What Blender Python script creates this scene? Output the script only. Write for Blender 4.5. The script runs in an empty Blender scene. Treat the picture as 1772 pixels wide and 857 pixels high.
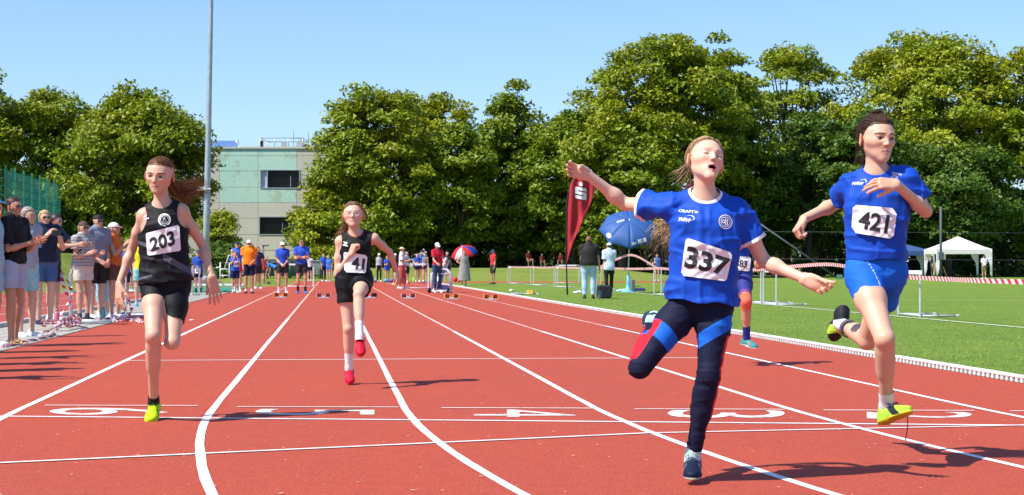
import bpy, bmesh, math, random
import numpy as np
from mathutils import Vector, Matrix
from mathutils.bvhtree import BVHTree

random.seed(7)
RNG = np.random.default_rng(7)
SC = bpy.context.scene
COL = SC.collection
rad = math.radians

# ------------------------------------------------------------------ camera, sky, sun, exposure
FPX, HOR, CX, CAMH = 3000.0, 460.0, 886.0, 0.915      # focal length and horizon in photo pixels, eye height in metres
cam_d = bpy.data.cameras.new('camera')
cam = bpy.data.objects.new('camera', cam_d)
COL.objects.link(cam)
cam.location = (0, 0, CAMH)
cam.rotation_euler = (rad(90), 0, 0)
cam_d.sensor_width = 36.0
cam_d.lens = 36.0 * FPX / 1772.0
cam_d.shift_y = (HOR - 428.5) / 1772.0
cam_d.clip_start = 0.1
cam_d.clip_end = 3000.0
SC.camera = cam

SUN_EL, SUN_AZ = 53.0, 30.0      # elevation; degrees the sun stands on the camera's side of due left
world = bpy.data.worlds.new('World')
SC.world = world
world.use_nodes = True
wn = world.node_tree
bg = wn.nodes['Background']
sky = wn.nodes.new('ShaderNodeTexSky')
sky.sky_type = 'NISHITA'
sky.sun_disc = False
sky.sun_elevation = rad(SUN_EL)
sdir = Vector((-math.cos(rad(SUN_AZ)) * math.cos(rad(SUN_EL)), -math.sin(rad(SUN_AZ)) * math.cos(rad(SUN_EL)), math.sin(rad(SUN_EL))))
sky.sun_rotation = math.atan2(sdir.x, sdir.y)
sky.air_density = 1.0
sky.dust_density = 0.6
sky.ozone_density = 2.5
sky.altitude = 100
tint = wn.nodes.new('ShaderNodeVectorMath'); tint.operation = 'MULTIPLY'; tint.inputs[1].default_value = (.74, .86, 1.06)
wn.links.new(sky.outputs[0], tint.inputs[0]); wn.links.new(tint.outputs[0], bg.inputs[0])
bg.inputs[1].default_value = 0.135
sun_d = bpy.data.lights.new('sun', 'SUN')
sun = bpy.data.objects.new('sun', sun_d)
COL.objects.link(sun)
sun_d.energy = 5.0
sun_d.angle = rad(0.5)
sun_d.color = (1.0, 0.955, 0.88)
sun.rotation_euler = (-sdir).to_track_quat('-Z', 'Y').to_euler()
sun.location = (-20, -5, 30)
SC.view_settings.view_transform = 'Standard'
SC.view_settings.look = 'None'
SC.view_settings.exposure = 0.45
SC.view_settings.gamma = 1.0

# ------------------------------------------------------------------ coordinates
def px(x, y, d):
    return np.array([(x - CX) / FPX * d, d, CAMH + (HOR - y) / FPX * d])
def gz(y):
    return CAMH * FPX / (y - HOR)
TD = np.array([-311.0 / FPX, 1.0, 0.0]); TD /= np.linalg.norm(TD)     # along the lanes, away from the camera
TR = np.array([TD[1], -TD[0], 0.0])
def trk(lat, along, z=0.0):
    """lateral and forward position on the track -> world"""
    p = TR * lat + TD * along
    return (p[0], p[1], z)
def ground(x, y):
    return px(x, y, gz(y))

# ------------------------------------------------------------------ materials
MATS = {}
def mat(name, col, rough=0.6, metal=0.0, nscale=0.0, namp=0.0, bump=0.0, bscale=80.0, spec=0.5, sheen=0.0, sss=0.0, attr=False, emit=None, alpha=1.0, transl=0.0, aniso=None):
    if name in MATS: return MATS[name]
    m = bpy.data.materials.new(name); m.use_nodes = True
    nt = m.node_tree; b = nt.nodes['Principled BSDF']
    b.inputs['Roughness'].default_value = rough
    b.inputs['Metallic'].default_value = metal
    b.inputs['Specular IOR Level'].default_value = spec
    if sheen: b.inputs['Sheen Weight'].default_value = sheen
    if sss:
        b.inputs['Subsurface Weight'].default_value = sss
        b.inputs['Subsurface Radius'].default_value = (1.0, 0.35, 0.2)
        b.inputs['Subsurface Scale'].default_value = 0.008
    if alpha < 1: b.inputs['Alpha'].default_value = alpha
    src = None
    if attr:
        a = nt.nodes.new('ShaderNodeAttribute'); a.attribute_name = 'Col'; src = a.outputs['Color']
    if namp > 0:
        tc = nt.nodes.new('ShaderNodeTexCoord'); n = nt.nodes.new('ShaderNodeTexNoise')
        n.inputs['Scale'].default_value = nscale; n.inputs['Detail'].default_value = 6
        if aniso:
            mp = nt.nodes.new('ShaderNodeMapping'); mp.inputs['Scale'].default_value = aniso
            nt.links.new(tc.outputs['Object'], mp.inputs[0]); nt.links.new(mp.outputs[0], n.inputs['Vector'])
        else:
            nt.links.new(tc.outputs['Object'], n.inputs['Vector'])
        mr = nt.nodes.new('ShaderNodeMapRange'); mr.inputs[1].default_value = .3; mr.inputs[2].default_value = .7
        mr.inputs[3].default_value = 1 - namp; mr.inputs[4].default_value = 1 + namp
        nt.links.new(n.outputs['Fac'], mr.inputs[0])
        mx = nt.nodes.new('ShaderNodeVectorMath'); mx.operation = 'MULTIPLY'
        if src: nt.links.new(src, mx.inputs[0])
        else: mx.inputs[0].default_value = col[:3]
        nt.links.new(mr.outputs[0], mx.inputs[1])
        src = mx.outputs[0]
    if src: nt.links.new(src, b.inputs['Base Color'])
    else: b.inputs['Base Color'].default_value = (*col[:3], 1)
    if bump > 0:
        tc = nt.nodes.new('ShaderNodeTexCoord'); n = nt.nodes.new('ShaderNodeTexNoise')
        n.inputs['Scale'].default_value = bscale; n.inputs['Detail'].default_value = 4
        nt.links.new(tc.outputs['Object'], n.inputs['Vector'])
        bp = nt.nodes.new('ShaderNodeBump'); bp.inputs['Strength'].default_value = bump; bp.inputs['Distance'].default_value = 0.002
        nt.links.new(n.outputs['Fac'], bp.inputs['Height']); nt.links.new(bp.outputs[0], b.inputs['Normal'])
    if emit:
        b.inputs['Emission Color'].default_value = (*emit, 1); b.inputs['Emission Strength'].default_value = 1
    if transl > 0:
        t = nt.nodes.new('ShaderNodeBsdfTranslucent'); ms = nt.nodes.new('ShaderNodeMixShader'); ms.inputs[0].default_value = transl
        if src: nt.links.new(src, t.inputs[0])
        else: t.inputs[0].default_value = (*col[:3], 1)
        out = nt.nodes['Material Output']
        nt.links.new(b.outputs[0], ms.inputs[1]); nt.links.new(t.outputs[0], ms.inputs[2]); nt.links.new(ms.outputs[0], out.inputs[0])
    MATS[name] = m
    return m
def cloth(name, col, rough=0.65, sheen=0.0): return mat('cloth_' + name, col, max(rough, .6), bump=0.25, bscale=900, sheen=sheen, spec=0.18, nscale=6, namp=0.05)

# ------------------------------------------------------------------ mesh helpers
def link(o, parent=None):
    COL.objects.link(o)
    if parent is not None: o.parent = parent
    return o
def mkobj(name, V, F, mats, parent=None, midx=None, col=None, smooth=True):
    """F: (n,3) / (n,4) array or list of arrays"""
    me = bpy.data.meshes.new(name)
    V = np.asarray(V, dtype=np.float32)
    if isinstance(F, np.ndarray): Fs = [F]
    else: Fs = F
    if len(Fs) and not isinstance(Fs[0], np.ndarray):
        me.from_pydata([tuple(map(float, v)) for v in V], [], [tuple(map(int, f)) for f in Fs])
    else:
        nl = sum(f.size for f in Fs); nf = sum(len(f) for f in Fs)
        me.vertices.add(len(V)); me.vertices.foreach_set('co', V.ravel())
        me.loops.add(nl); me.loops.foreach_set('vertex_index', np.concatenate([f.ravel() for f in Fs]).astype(np.int32))
        me.polygons.add(nf)
        lens = np.concatenate([np.full(len(f), f.shape[1]) for f in Fs]).astype(np.int32)
        starts = np.concatenate([[0], np.cumsum(lens)[:-1]]).astype(np.int32)
        me.polygons.foreach_set('loop_start', starts)
        me.update(calc_edges=True)
    if not isinstance(mats, (list, tuple)): mats = [mats]
    for m in mats: me.materials.append(m)
    if midx is not None: me.polygons.foreach_set('material_index', np.asarray(midx, dtype=np.int32))
    if smooth: me.polygons.foreach_set('use_smooth', np.ones(len(me.polygons), dtype=bool))
    if col is not None:
        a = me.color_attributes.new('Col', 'FLOAT_COLOR', 'POINT')
        c = np.ones((len(V), 4), dtype=np.float32); c[:, :3] = col
        a.data.foreach_set('color', c.ravel())
    me.update(); me.validate()
    return link(bpy.data.objects.new(name, me), parent)
def empty(name, loc, rz=0.0):
    o = bpy.data.objects.new(name, None); o.location = loc; o.rotation_euler = (0, 0, rz); o.empty_display_size = .1
    COL.objects.link(o); return o
def tag(o, label=None, cat=None, group=None, kind=None):
    if label: o['label'] = label
    if cat: o['category'] = cat
    if group: o['group'] = group
    if kind: o['kind'] = kind
    return o
def copy_tree(o, parent=None):
    c = o.copy(); COL.objects.link(c); c.parent = parent
    for ch in list(o.children): copy_tree(ch, c)
    return c

class MB:
    """collects boxes, tubes and sheets with several materials into one mesh"""
    def __init__(s): s.V = []; s.F = []; s.M = []; s.n = 0; s.sm = []
    def add(s, V, F, m=0, smooth=False):
        for f in F: s.F.append(tuple(i + s.n for i in f)); s.M.append(m); s.sm.append(smooth)
        s.V.extend([tuple(map(float, v)) for v in V]); s.n += len(V); return s
    def box(s, c, size, rz=0.0, m=0, R=None, bev=0.0):
        hx, hy, hz = size[0] / 2, size[1] / 2, size[2] / 2
        R = R if R is not None else Matrix.Rotation(rz, 3, 'Z'); c = Vector(c)
        if bev <= 0:
            vs = [(sx * hx, sy * hy, sz * hz) for sz in (-1, 1) for sy in (-1, 1) for sx in (-1, 1)]
            fs = [(0, 2, 3, 1), (4, 5, 7, 6), (0, 1, 5, 4), (2, 6, 7, 3), (0, 4, 6, 2), (1, 3, 7, 5)]
        else:
            b = min(bev, hx * .9, hy * .9, hz * .9)
            vs = []; fs = []
            out = [(-hx + b, -hy), (hx - b, -hy), (hx, -hy + b), (hx, hy - b), (hx - b, hy), (-hx + b, hy), (-hx, hy - b), (-hx, -hy + b)]
            inn = [(x * (hx - b) / hx, y * (hy - b) / hy) for x, y in out]
            for (ring, z) in ((inn, -hz), (out, -hz + b), (out, hz - b), (inn, hz)): vs += [(x, y, z) for x, y in ring]
            for r in range(3):
                for i in range(8): fs.append((r * 8 + i, r * 8 + (i + 1) % 8, r * 8 + 8 + (i + 1) % 8, r * 8 + 8 + i))
            fs.append(tuple(range(7, -1, -1))); fs.append(tuple(range(24, 32)))
        return s.add([c + R @ Vector(v) for v in vs], fs, m)
    def tube(s, pts, r, n=8, m=0, closed=False, cap=True):
        pts = [Vector(p) for p in pts]; N = len(pts)
        rs = r if isinstance(r, (list, tuple)) else [r] * N
        vs = []; prev = None
        for i, p in enumerate(pts):
            a = pts[(i - 1) % N] if (i > 0 or closed) else p; b = pts[(i + 1) % N] if (i < N - 1 or closed) else p
            t = (b - a).normalized()
            if prev is None:
                u = t.cross(Vector((0, 0, 1)));
                if u.length < 1e-3: u = t.cross(Vector((0, 1, 0)))
            else: u = prev - t * prev.dot(t)
            u.normalize(); prev = u; w = t.cross(u)
            for k in range(n):
                an = 2 * math.pi * k / n
                vs.append(p + (u * math.cos(an) + w * math.sin(an)) * rs[i])
        fs = []
        for i in range(N if closed else N - 1):
            j = (i + 1) % N
            for k in range(n): fs.append((i * n + k, i * n + (k + 1) % n, j * n + (k + 1) % n, j * n + k))
        if cap and not closed: fs.append(tuple(range(n - 1, -1, -1))); fs.append(tuple((N - 1) * n + k for k in range(n)))
        return s.add(vs, fs, m, True)
    def lathe(s, c, prof, n=16, m=0, R=None):
        R = R if R is not None else Matrix.Identity(3); c = Vector(c)
        vs = [c + R @ Vector((r * math.cos(2 * math.pi * k / n), r * math.sin(2 * math.pi * k / n), z)) for r, z in prof for k in range(n)]
        fs = []
        for i in range(len(prof) - 1):
            for k in range(n): fs.append((i * n + k, i * n + (k + 1) % n, (i + 1) * n + (k + 1) % n, (i + 1) * n + k))
        fs.append(tuple(range(n - 1, -1, -1))); fs.append(tuple((len(prof) - 1) * n + k for k in range(n)))
        return s.add(vs, fs, m, True)
    def quad(s, *vs, m=0): return s.add(vs, [tuple(range(len(vs)))], m)
    def build(s, name, mats, parent=None, origin=None):
        me = bpy.data.meshes.new(name)
        o = Vector(origin) if origin is not None else Vector((0, 0, 0))
        me.from_pydata([tuple(Vector(v) - o) for v in s.V], [], s.F)
        for mm in (mats if isinstance(mats, (list, tuple)) else [mats]): me.materials.append(mm)
        me.polygons.foreach_set('material_index', s.M); me.polygons.foreach_set('use_smooth', s.sm); me.update()
        ob = link(bpy.data.objects.new(name, me), parent); ob.location = o; return ob

# ------------------------------------------------------------------ noise
_H = np.random.default_rng(3).random((64, 64, 64)).astype(np.float32)
def vnoise(P):
    P = np.asarray(P); i = np.floor(P).astype(int); f = P - i; f = f * f * (3 - 2 * f); i &= 63; j = (i + 1) & 63
    x0, y0, z0 = i.T; x1, y1, z1 = j.T; fx, fy, fz = f.T
    c = lambda a, b, d: _H[a, b, d]
    return ((c(x0, y0, z0) * (1 - fx) + c(x1, y0, z0) * fx) * (1 - fy) + (c(x0, y1, z0) * (1 - fx) + c(x1, y1, z0) * fx) * fy) * (1 - fz) + \
           ((c(x0, y0, z1) * (1 - fx) + c(x1, y0, z1) * fx) * (1 - fy) + (c(x0, y1, z1) * (1 - fx) + c(x1, y1, z1) * fx) * fy) * fz - 0.5

# ------------------------------------------------------------------ volumes: bodies and clothes are grown as one smooth surface
def A(*v): return np.array(v, dtype=float)
def nrm(v): v = np.asarray(v, dtype=float); return v / (np.linalg.norm(v) + 1e-12)
def cone(a, b, r1, r2, k=.02, n=None, s=1.0): return dict(t='c', a=np.asarray(a, float), b=np.asarray(b, float), r1=r1, r2=r2, k=k, n=n, s=s)
def ball(c, r, k=.02): return dict(t='c', a=np.asarray(c, float), b=np.asarray(c, float) + 1e-5, r1=r, r2=r, k=k, n=None, s=1.0)
def ell(c, M, r, k=.02, sub=False): return dict(t='e', c=np.asarray(c, float), M=np.asarray(M, float), r=np.asarray(r, float), k=k, sub=sub)
def loft(C, a, b, R, F, k=.02, p=2.3):
    C = np.asarray(C, float); U = nrm(C[-1] - C[0]); t = (C - C[0]) @ U
    tt = np.linspace(t[0], t[-1], 60)
    def sm(v):
        v = np.interp(tt, t, v); w = np.ones(7) / 7
        return np.convolve(np.pad(v, 3, mode='edge'), w, 'valid')
    return dict(t='l', c=C[0], U=U, R=np.asarray(R, float), F=np.asarray(F, float), tt=tt, a=sm(a), b=sm(b), cx=sm((C - C[0]) @ R), cy=sm((C - C[0]) @ F), k=k, p=p, pts=C, mx=max(max(a), max(b)))
def bbox(q):
    if q['t'] == 'c': return np.minimum(q['a'] - q['r1'], q['b'] - q['r2']), np.maximum(q['a'] + q['r1'], q['b'] + q['r2'])
    if q['t'] == 'e':
        e = np.sqrt(((q['M'] * q['r'][:, None]) ** 2).sum(0)); return q['c'] - e, q['c'] + e
    return q['pts'].min(0) - q['mx'], q['pts'].max(0) + q['mx']
def sdf(q, X, Y, Z):
    if q['t'] == 'c':
        a = q['a']; ba = q['b'] - a; L2 = ba @ ba
        x, y, z = X - a[0], Y - a[1], Z - a[2]
        h = np.clip((x * ba[0] + y * ba[1] + z * ba[2]) / L2, 0, 1)
        d2 = (x - h * ba[0]) ** 2 + (y - h * ba[1]) ** 2 + (z - h * ba[2]) ** 2
        if q['n'] is not None:
            n = q['n']; d2 = d2 + (q['s'] ** 2 - 1) * (x * n[0] + y * n[1] + z * n[2]) ** 2
        return np.sqrt(d2) - (q['r1'] + (q['r2'] - q['r1']) * h)
    if q['t'] == 'e':
        c = q['c']; x, y, z = X - c[0], Y - c[1], Z - c[2]; k0 = 0; k1 = 0
        for i in range(3):
            u = (x * q['M'][i, 0] + y * q['M'][i, 1] + z * q['M'][i, 2]) / q['r'][i]; k0 = k0 + u * u; k1 = k1 + (u / q['r'][i]) ** 2
        k0 = np.sqrt(k0); return k0 * (k0 - 1) / (np.sqrt(k1) + 1e-9)
    c = q['c']; x, y, z = X - c[0], Y - c[1], Z - c[2]
    t = x * q['U'][0] + y * q['U'][1] + z * q['U'][2]
    u = x * q['R'][0] + y * q['R'][1] + z * q['R'][2]; v = x * q['F'][0] + y * q['F'][1] + z * q['F'][2]
    a = np.interp(t, q['tt'], q['a']); b = np.interp(t, q['tt'], q['b'])
    u = u - np.interp(t, q['tt'], q['cx']); v = v - np.interp(t, q['tt'], q['cy'])
    p = q['p']; k0 = ((np.abs(u) / a) ** p + (np.abs(v) / b) ** p) ** (1 / p) + 1e-6
    rr = np.sqrt(u * u + v * v); d = np.where(k0 < .3, -.7 * b, rr * (1 - 1 / k0))
    e = .02; cap = np.maximum(q['tt'][0] - t, t - q['tt'][-1])
    h = np.clip(.5 + .5 * (d - cap) / e, 0, 1); return cap * (1 - h) + d * h + e * h * (1 - h)
def evalp(prims, P, inf=0.0):
    d = np.full(len(P), 1.0); X, Y, Z = P.T
    for q in prims:
        e = sdf(q, X, Y, Z) - (0 if q.get('sub') else inf); k = q['k']
        if q.get('sub'):
            h = np.clip(.5 - .5 * (d + e) / k, 0, 1); d = d * (1 - h) - e * h + k * h * (1 - h)
        else:
            h = np.clip(.5 + .5 * (d - e) / k, 0, 1); d = d * (1 - h) + e * h - k * h * (1 - h)
    return d
def grow(prims, h, inf=0.0, lo=None, hi=None):
    """union of the primitives on a grid, meshed with surface nets -> V, F(tri)"""
    if lo is None:
        bb = [bbox(q) for q in prims if not q.get('sub')]
        lo = np.min([b[0] for b in bb], 0) - inf - 3 * h; hi = np.max([b[1] for b in bb], 0) + inf + 3 * h
    lo = np.floor(np.asarray(lo) / h) * h
    n = np.ceil((np.asarray(hi) - lo) / h).astype(int) + 1
    D = np.full(n, 1.0, dtype=np.float32)
    ax = [lo[i] + h * np.arange(n[i]) for i in range(3)]
    for q in prims:
        b0, b1 = bbox(q); m = inf + q['k'] + 2.5 * h
        i0 = np.maximum(np.floor((b0 - m - lo) / h).astype(int), 0); i1 = np.minimum(np.ceil((b1 + m - lo) / h).astype(int) + 1, n)
        if (i1 <= i0).any(): continue
        X = ax[0][i0[0]:i1[0], None, None]; Y = ax[1][None, i0[1]:i1[1], None]; Z = ax[2][None, None, i0[2]:i1[2]]
        sl = tuple(slice(i0[i], i1[i]) for i in range(3)); d = D[sl]; k = q['k']
        if q.get('sub'):
            e = sdf(q, X, Y, Z); hh = np.clip(.5 - .5 * (d + e) / k, 0, 1); D[sl] = d * (1 - hh) - e * hh + k * hh * (1 - hh)
        else:
            e = sdf(q, X, Y, Z) - inf; hh = np.clip(.5 + .5 * (d - e) / k, 0, 1); D[sl] = d * (1 - hh) + e * hh - k * hh * (1 - hh)
    return nets(D, lo, h)
def nets(D, lo, h):
    S = D < 0; nx, ny, nz = D.shape
    cnt = np.zeros((nx - 1, ny - 1, nz - 1), np.int8)
    for a in (0, 1):
        for b in (0, 1):
            for c in (0, 1): cnt += S[a:nx - 1 + a, b:ny - 1 + b, c:nz - 1 + c]
    act = (cnt > 0) & (cnt < 8); I = np.argwhere(act); idx = np.full(act.shape, -1, np.int32); idx[act] = np.arange(len(I))
    acc = np.zeros((len(I), 3)); w = np.zeros(len(I))
    cor = [(0, 0, 0), (1, 0, 0), (0, 1, 0), (1, 1, 0), (0, 0, 1), (1, 0, 1), (0, 1, 1), (1, 1, 1)]
    vals = [D[I[:, 0] + c[0], I[:, 1] + c[1], I[:, 2] + c[2]] for c in cor]
    for a in range(8):
        for b in range(a + 1, 8):
            ca, cb = np.array(cor[a]), np.array(cor[b])
            if abs(ca - cb).sum() != 1: continue
            va, vb = vals[a], vals[b]; m = (va < 0) != (vb < 0)
            t = np.where(m, va / np.where(m, va - vb, 1), 0)
            acc += np.where(m[:, None], ca + (cb - ca) * t[:, None], 0); w += m
    V = lo + h * (I + acc / w[:, None])
    Q = []
    for ax in range(3):
        sl0 = [slice(1, -1)] * 3; sl1 = [slice(1, -1)] * 3; sl0[ax] = slice(0, -1); sl1[ax] = slice(1, None)
        s0 = S[tuple(sl0)]; s1 = S[tuple(sl1)]
        for sgn in (0, 1):
            E = np.argwhere((s0 & ~s1) if sgn == 0 else (~s0 & s1))
            if not len(E): continue
            off = [1, 1, 1]; off[ax] = 0; E = E + np.array(off)
            u, v = (ax + 1) % 3, (ax + 2) % 3
            def cell(du, dv):
                C = E.copy(); C[:, u] += du; C[:, v] += dv; return idx[C[:, 0], C[:, 1], C[:, 2]]
            q = np.stack([cell(-1, -1), cell(0, -1), cell(0, 0), cell(-1, 0)], 1)
            Q.append(q if sgn == 0 else q[:, ::-1])
    Q = np.concatenate(Q); Q = Q[(Q >= 0).all(1)]
    return V, np.concatenate([Q[:, [0, 1, 2]], Q[:, [0, 2, 3]]])
def normals(V, F):
    n = np.cross(V[F[:, 1]] - V[F[:, 0]], V[F[:, 2]] - V[F[:, 0]]); N = np.zeros_like(V)
    for i in range(3):
        for c in range(3): N[:, c] += np.bincount(F[:, i], n[:, c], len(V))
    return N / (np.linalg.norm(N, axis=1, keepdims=True) + 1e-12)
def cut(V, F, g, L=None):
    """cut triangles along g=0; returns V, F, side(bool: g>0), labels"""
    g = np.where(np.abs(g) < 1e-7, 1e-7, g); pos = g > 0; c = pos[F].sum(1)
    if L is None: L = np.zeros(len(F), int)
    full = (c == 0) | (c == 3); mix = F[~full]; Lm = L[~full]
    if not len(mix): return V, F, c == 3, L
    one = pos[mix].sum(1) == 1                           # rotate so that the odd vertex is first
    odd = np.where(one[:, None], pos[mix], ~pos[mix]); k = odd.argmax(1); r = np.arange(len(mix))
    a, b, d = mix[r, k], mix[r, (k + 1) % 3], mix[r, (k + 2) % 3]
    e = np.concatenate([np.stack([a, b], 1), np.stack([a, d], 1)]); es = np.sort(e, 1)
    ue, inv = np.unique(es, axis=0, return_inverse=True); inv = inv.ravel()
    t = g[ue[:, 0]] / (g[ue[:, 0]] - g[ue[:, 1]]); NV = V[ue[:, 0]] + (V[ue[:, 1]] - V[ue[:, 0]]) * t[:, None]
    ab = len(V) + inv[:len(mix)]; ad = len(V) + inv[len(mix):]
    T = np.concatenate([F[full], np.stack([a, ab, ad], 1), np.stack([ab, b, d], 1), np.stack([ab, d, ad], 1)])
    side = np.concatenate([c[full] == 3, one, ~one, ~one]); LL = np.concatenate([L[full], Lm, Lm, Lm])
    return np.concatenate([V, NV]), T, side, LL
def clean(V, F):
    u, inv = np.unique(F, return_inverse=True); return V[u], inv.reshape(F.shape), u
def keep(V, F, g, L=None):
    V, F, s, L2 = cut(V, F, g, L); F = F[s]; V, F, _ = clean(V, F); return (V, F) if L is None else (V, F, L2[s])
def joinm(parts):
    Vs, Fs, n = [], [], 0
    for V, F in parts: Vs.append(V); Fs.append(F + n); n += len(V)
    return np.concatenate(Vs), np.concatenate(Fs)
def strands(P, r0, r1, n=3):
    """P (S,N,3) -> triangular tapered tubes"""
    S, N, _ = P.shape; T = np.gradient(P, axis=1); T /= np.linalg.norm(T, axis=2, keepdims=True) + 1e-9
    up = np.tile(A(.3, .5, .8), (S, N, 1)); U = np.cross(T, up); U /= np.linalg.norm(U, axis=2, keepdims=True) + 1e-9; W = np.cross(T, U)
    rr = (np.asarray(r0).reshape(-1, 1) * (1 - np.linspace(0, 1, N)) + np.asarray(r1).reshape(-1, 1) * np.linspace(0, 1, N))[:, :, None]
    ring = np.stack([P + (U * math.cos(2 * math.pi * k / n) + W * math.sin(2 * math.pi * k / n)) * rr for k in range(n)], 2)
    V = ring.reshape(-1, 3); base = (np.arange(S)[:, None] * N + np.arange(N - 1)[None]).ravel() * n
    F = []
    for k in range(n):
        a, b = base + k, base + (k + 1) % n; c, d = b + n, a + n; F += [np.stack([a, b, c], 1), np.stack([a, c, d], 1)]
    return V, np.concatenate(F)
# ------------------------------------------------------------------ people
def ortho(f, u):
    f = nrm(f); u = nrm(u - f * (u @ f)); return f, u
def head_frame(hd):
    f, u = ortho(A(*hd['f']), A(*hd['u'])); r = np.cross(u, f)
    if 'roll' in hd:
        c, s = math.cos(hd['roll']), math.sin(hd['roll']); u, r = u * c + r * s, r * c - u * s
    return r, f, u
def head_prims(hd):
    r, f, u = head_frame(hd); s = hd.get('s', 1.0); c = A(*hd['c']); M = np.stack([r, f, u])
    wx = hd.get('wx', 1.05); T = lambda x, y, z: c + (r * x * wx + f * y + u * z) * s
    mo = hd.get('mouth', 0.0); P = []
    E = lambda x, y, z, rx, ry, rz, k=.02, sub=False: P.append(ell(T(x, y, z), M, A(rx * wx, ry, rz) * s, k * s, sub))
    K = lambda p, q, a, b, k=.02: P.append(cone(T(*p), T(*q), a * s, b * s, k * s))
    jz = -.012 * mo
    E(0, -.016, .030, .0735, .092, .080)
    E(0, .022, -.008, .0560, .065, .077, .03)
    for sx in (-1, 1):
        K((sx * .041, -.002, -.044), (sx * .011, .054, -.085 + jz), .0145, .012, .03)
        K((sx * .034, .056, -.020), (sx * .051, .024, -.014), .0155, .0155, .025)
        K((sx * .014, .0785, .0190), (sx * .036, .068, .0195), .0040, .0030, .020)
    E(0, .0525, -.062 + jz * .6, .033, .0255, .030, .024)
    K((-.005, .0645, -.094 + jz), (.005, .0645, -.094 + jz), .0125, .0125, .020)
    for sx in (-1, 1): E(sx * .0305, .090, .000, .0195, .0165, .0115, .013, True)
    K((0, .080, .010), (0, .0945, -.0265), .0055, .0078, .011)
    for sx in (-1, 1): K((sx * .0088, .0865, -.0300), (sx * .0088, .088, -.030), .0060, .0060, .007)
    for sx in (-1, 1): E(sx * .0052, .0935, -.0385, .0030, .0045, .0030, .002, True)
    zl = -.0595
    for sx in (-1, 1):                                                   # lips
        K((0, .0815, zl + .0045), (sx * .0195, .0735, zl + jz * .4), .0036 + .0012 * mo, .0022, .005)
        K((0, .0798, zl - .0065 + jz), (sx * .0185, .073, zl - .001 + jz * .4), .0040 + .0016 * mo, .0024, .005)
    if mo > .05: E(0, .079, zl - .001 + jz * .5, .0135 + .002 * mo, .022, .0015 + .0085 * mo, .003, True)
    else: E(0, .0880, zl, .020, .008, .0013, .003, True)
    for sx in (-1, 1):                                                   # eyelids over the ball, open in the middle
        ec = (sx * .0305, .0655, .0005); P.append(ball(T(*ec), .0140 * s, .005 * s))
        op = hd.get('eyes', .5)
        if op > 0: E(ec[0], ec[1] + .012, ec[2] - .001 - .0012 * (1 - op), .0132, .014, .0015 + .0050 * op, .0012, True)
        else: E(ec[0], ec[1] + .0145, ec[2] - .0050, .0115, .002, .0008, .001, True)
    if not hd.get('noears'):
        for sx in (-1, 1):
            er = nrm(r * sx * .9 - f * .45); ef = nrm(f * .9 + r * sx * .45); Me = np.stack([er, ef, nrm(u - f * .2)])
            P.append(ell(T(sx * .0765, -.012, -.008), Me, A(.0065, .0175, .030) * s, .008 * s))
            P.append(ell(T(sx * .0835, -.007, -.006), Me, A(.006, .0095, .019) * s, .003 * s, True))
    return P, T, M
def head_colour(V, col, hd, skin):
    r, f, u = head_frame(hd); s = hd.get('s', 1.0); q = (V - A(*hd['c'])) / s
    x, y, z = q @ r / hd.get('wx', 1.05), q @ f, q @ u
    fr = (y > .03) & (np.abs(x) < .07) & (np.abs(z) < .12); mo = hd.get('mouth', 0.0); jz = -.012 * mo; zl = -.0595
    def blend(w, c):
        nonlocal col
        w = np.clip(w, 0, 1)[:, None]; col = col * (1 - w) + A(*c) * w
    sk = A(*skin); red = sk * A(1.02, .76, .70)
    for sx in (-1, 1):
        blend(.55 * np.exp(-(((x - sx * .038) / .020) ** 2 + ((z + .024) / .017) ** 2)) * fr, red)
        blend(.75 * (np.abs(x * sx - .083) < .011) * (np.abs(z + .006) < .032) * (y < .02), sk * A(1.0, .66, .58))
        e = 1 - np.abs((z - (.0205 + .09 * np.maximum(0, .010 - np.abs(np.abs(x) - .030)) - .0035 * (np.abs(x) > .045))) / .0042)
        blend(hd.get('brow_w', .75) * np.clip(e * 1.6, 0, 1) * (np.abs(x) > .012) * (np.abs(x) < .050) * fr, hd.get('brow', (.12, .06, .03)))
        ez = .0005; dx = (x - sx * .0305) / .0135
        op = hd.get('eyes', .5); hz = .0015 + .0050 * op
        lid = ez - .001 - .0012 * (1 - op) + hz * np.sqrt(np.clip(1 - dx ** 2, 0, 1)) + .0004
        if op <= 0: lid = ez - .0050 - .002 * (1 - dx ** 2) + .001
        blend(.85 * (z - lid < .0038) * (lid - z < .0020) * (np.abs(dx) < 1) * fr, (.06, .03, .02))
    blend(.35 * np.exp(-(((x) / .010) ** 2 + ((z + .028) / .010) ** 2)) * (y > .085), red)
    nos = (np.abs(np.abs(x) - .0052) < .0028) & (z < -.0345) & (z > -.043) & (y > .083); blend(nos * .6, (.22, .07, .05))
    up = zl + jz * .2; w = .023; lipw = np.sqrt(np.clip(1 - (x / w) ** 2, 0, 1))
    hh = np.where(z > up, .0068 + .0037 * mo, .0088 + .0147 * mo) * lipw
    blend(np.clip((hh - np.abs(z - up)) / .002, 0, 1) * .9 * (np.abs(x) < w) * (y > .062), hd.get('lip', (.50, .14, .12)))
    if mo > .05:
        inn = ((x / (.0135 + .002 * mo)) ** 2 + ((z - (zl - .001 + jz * .5)) / (.002 + .0088 * mo)) ** 2) < 1.02
        blend((inn & (y > .045) & (y < .0795)) * 1.0, (.035, .006, .006))
    else: blend((np.abs(z - zl) < .0013) * (np.abs(x) < .020) * (y > .07) * .8, (.14, .03, .03))
    return col
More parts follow.
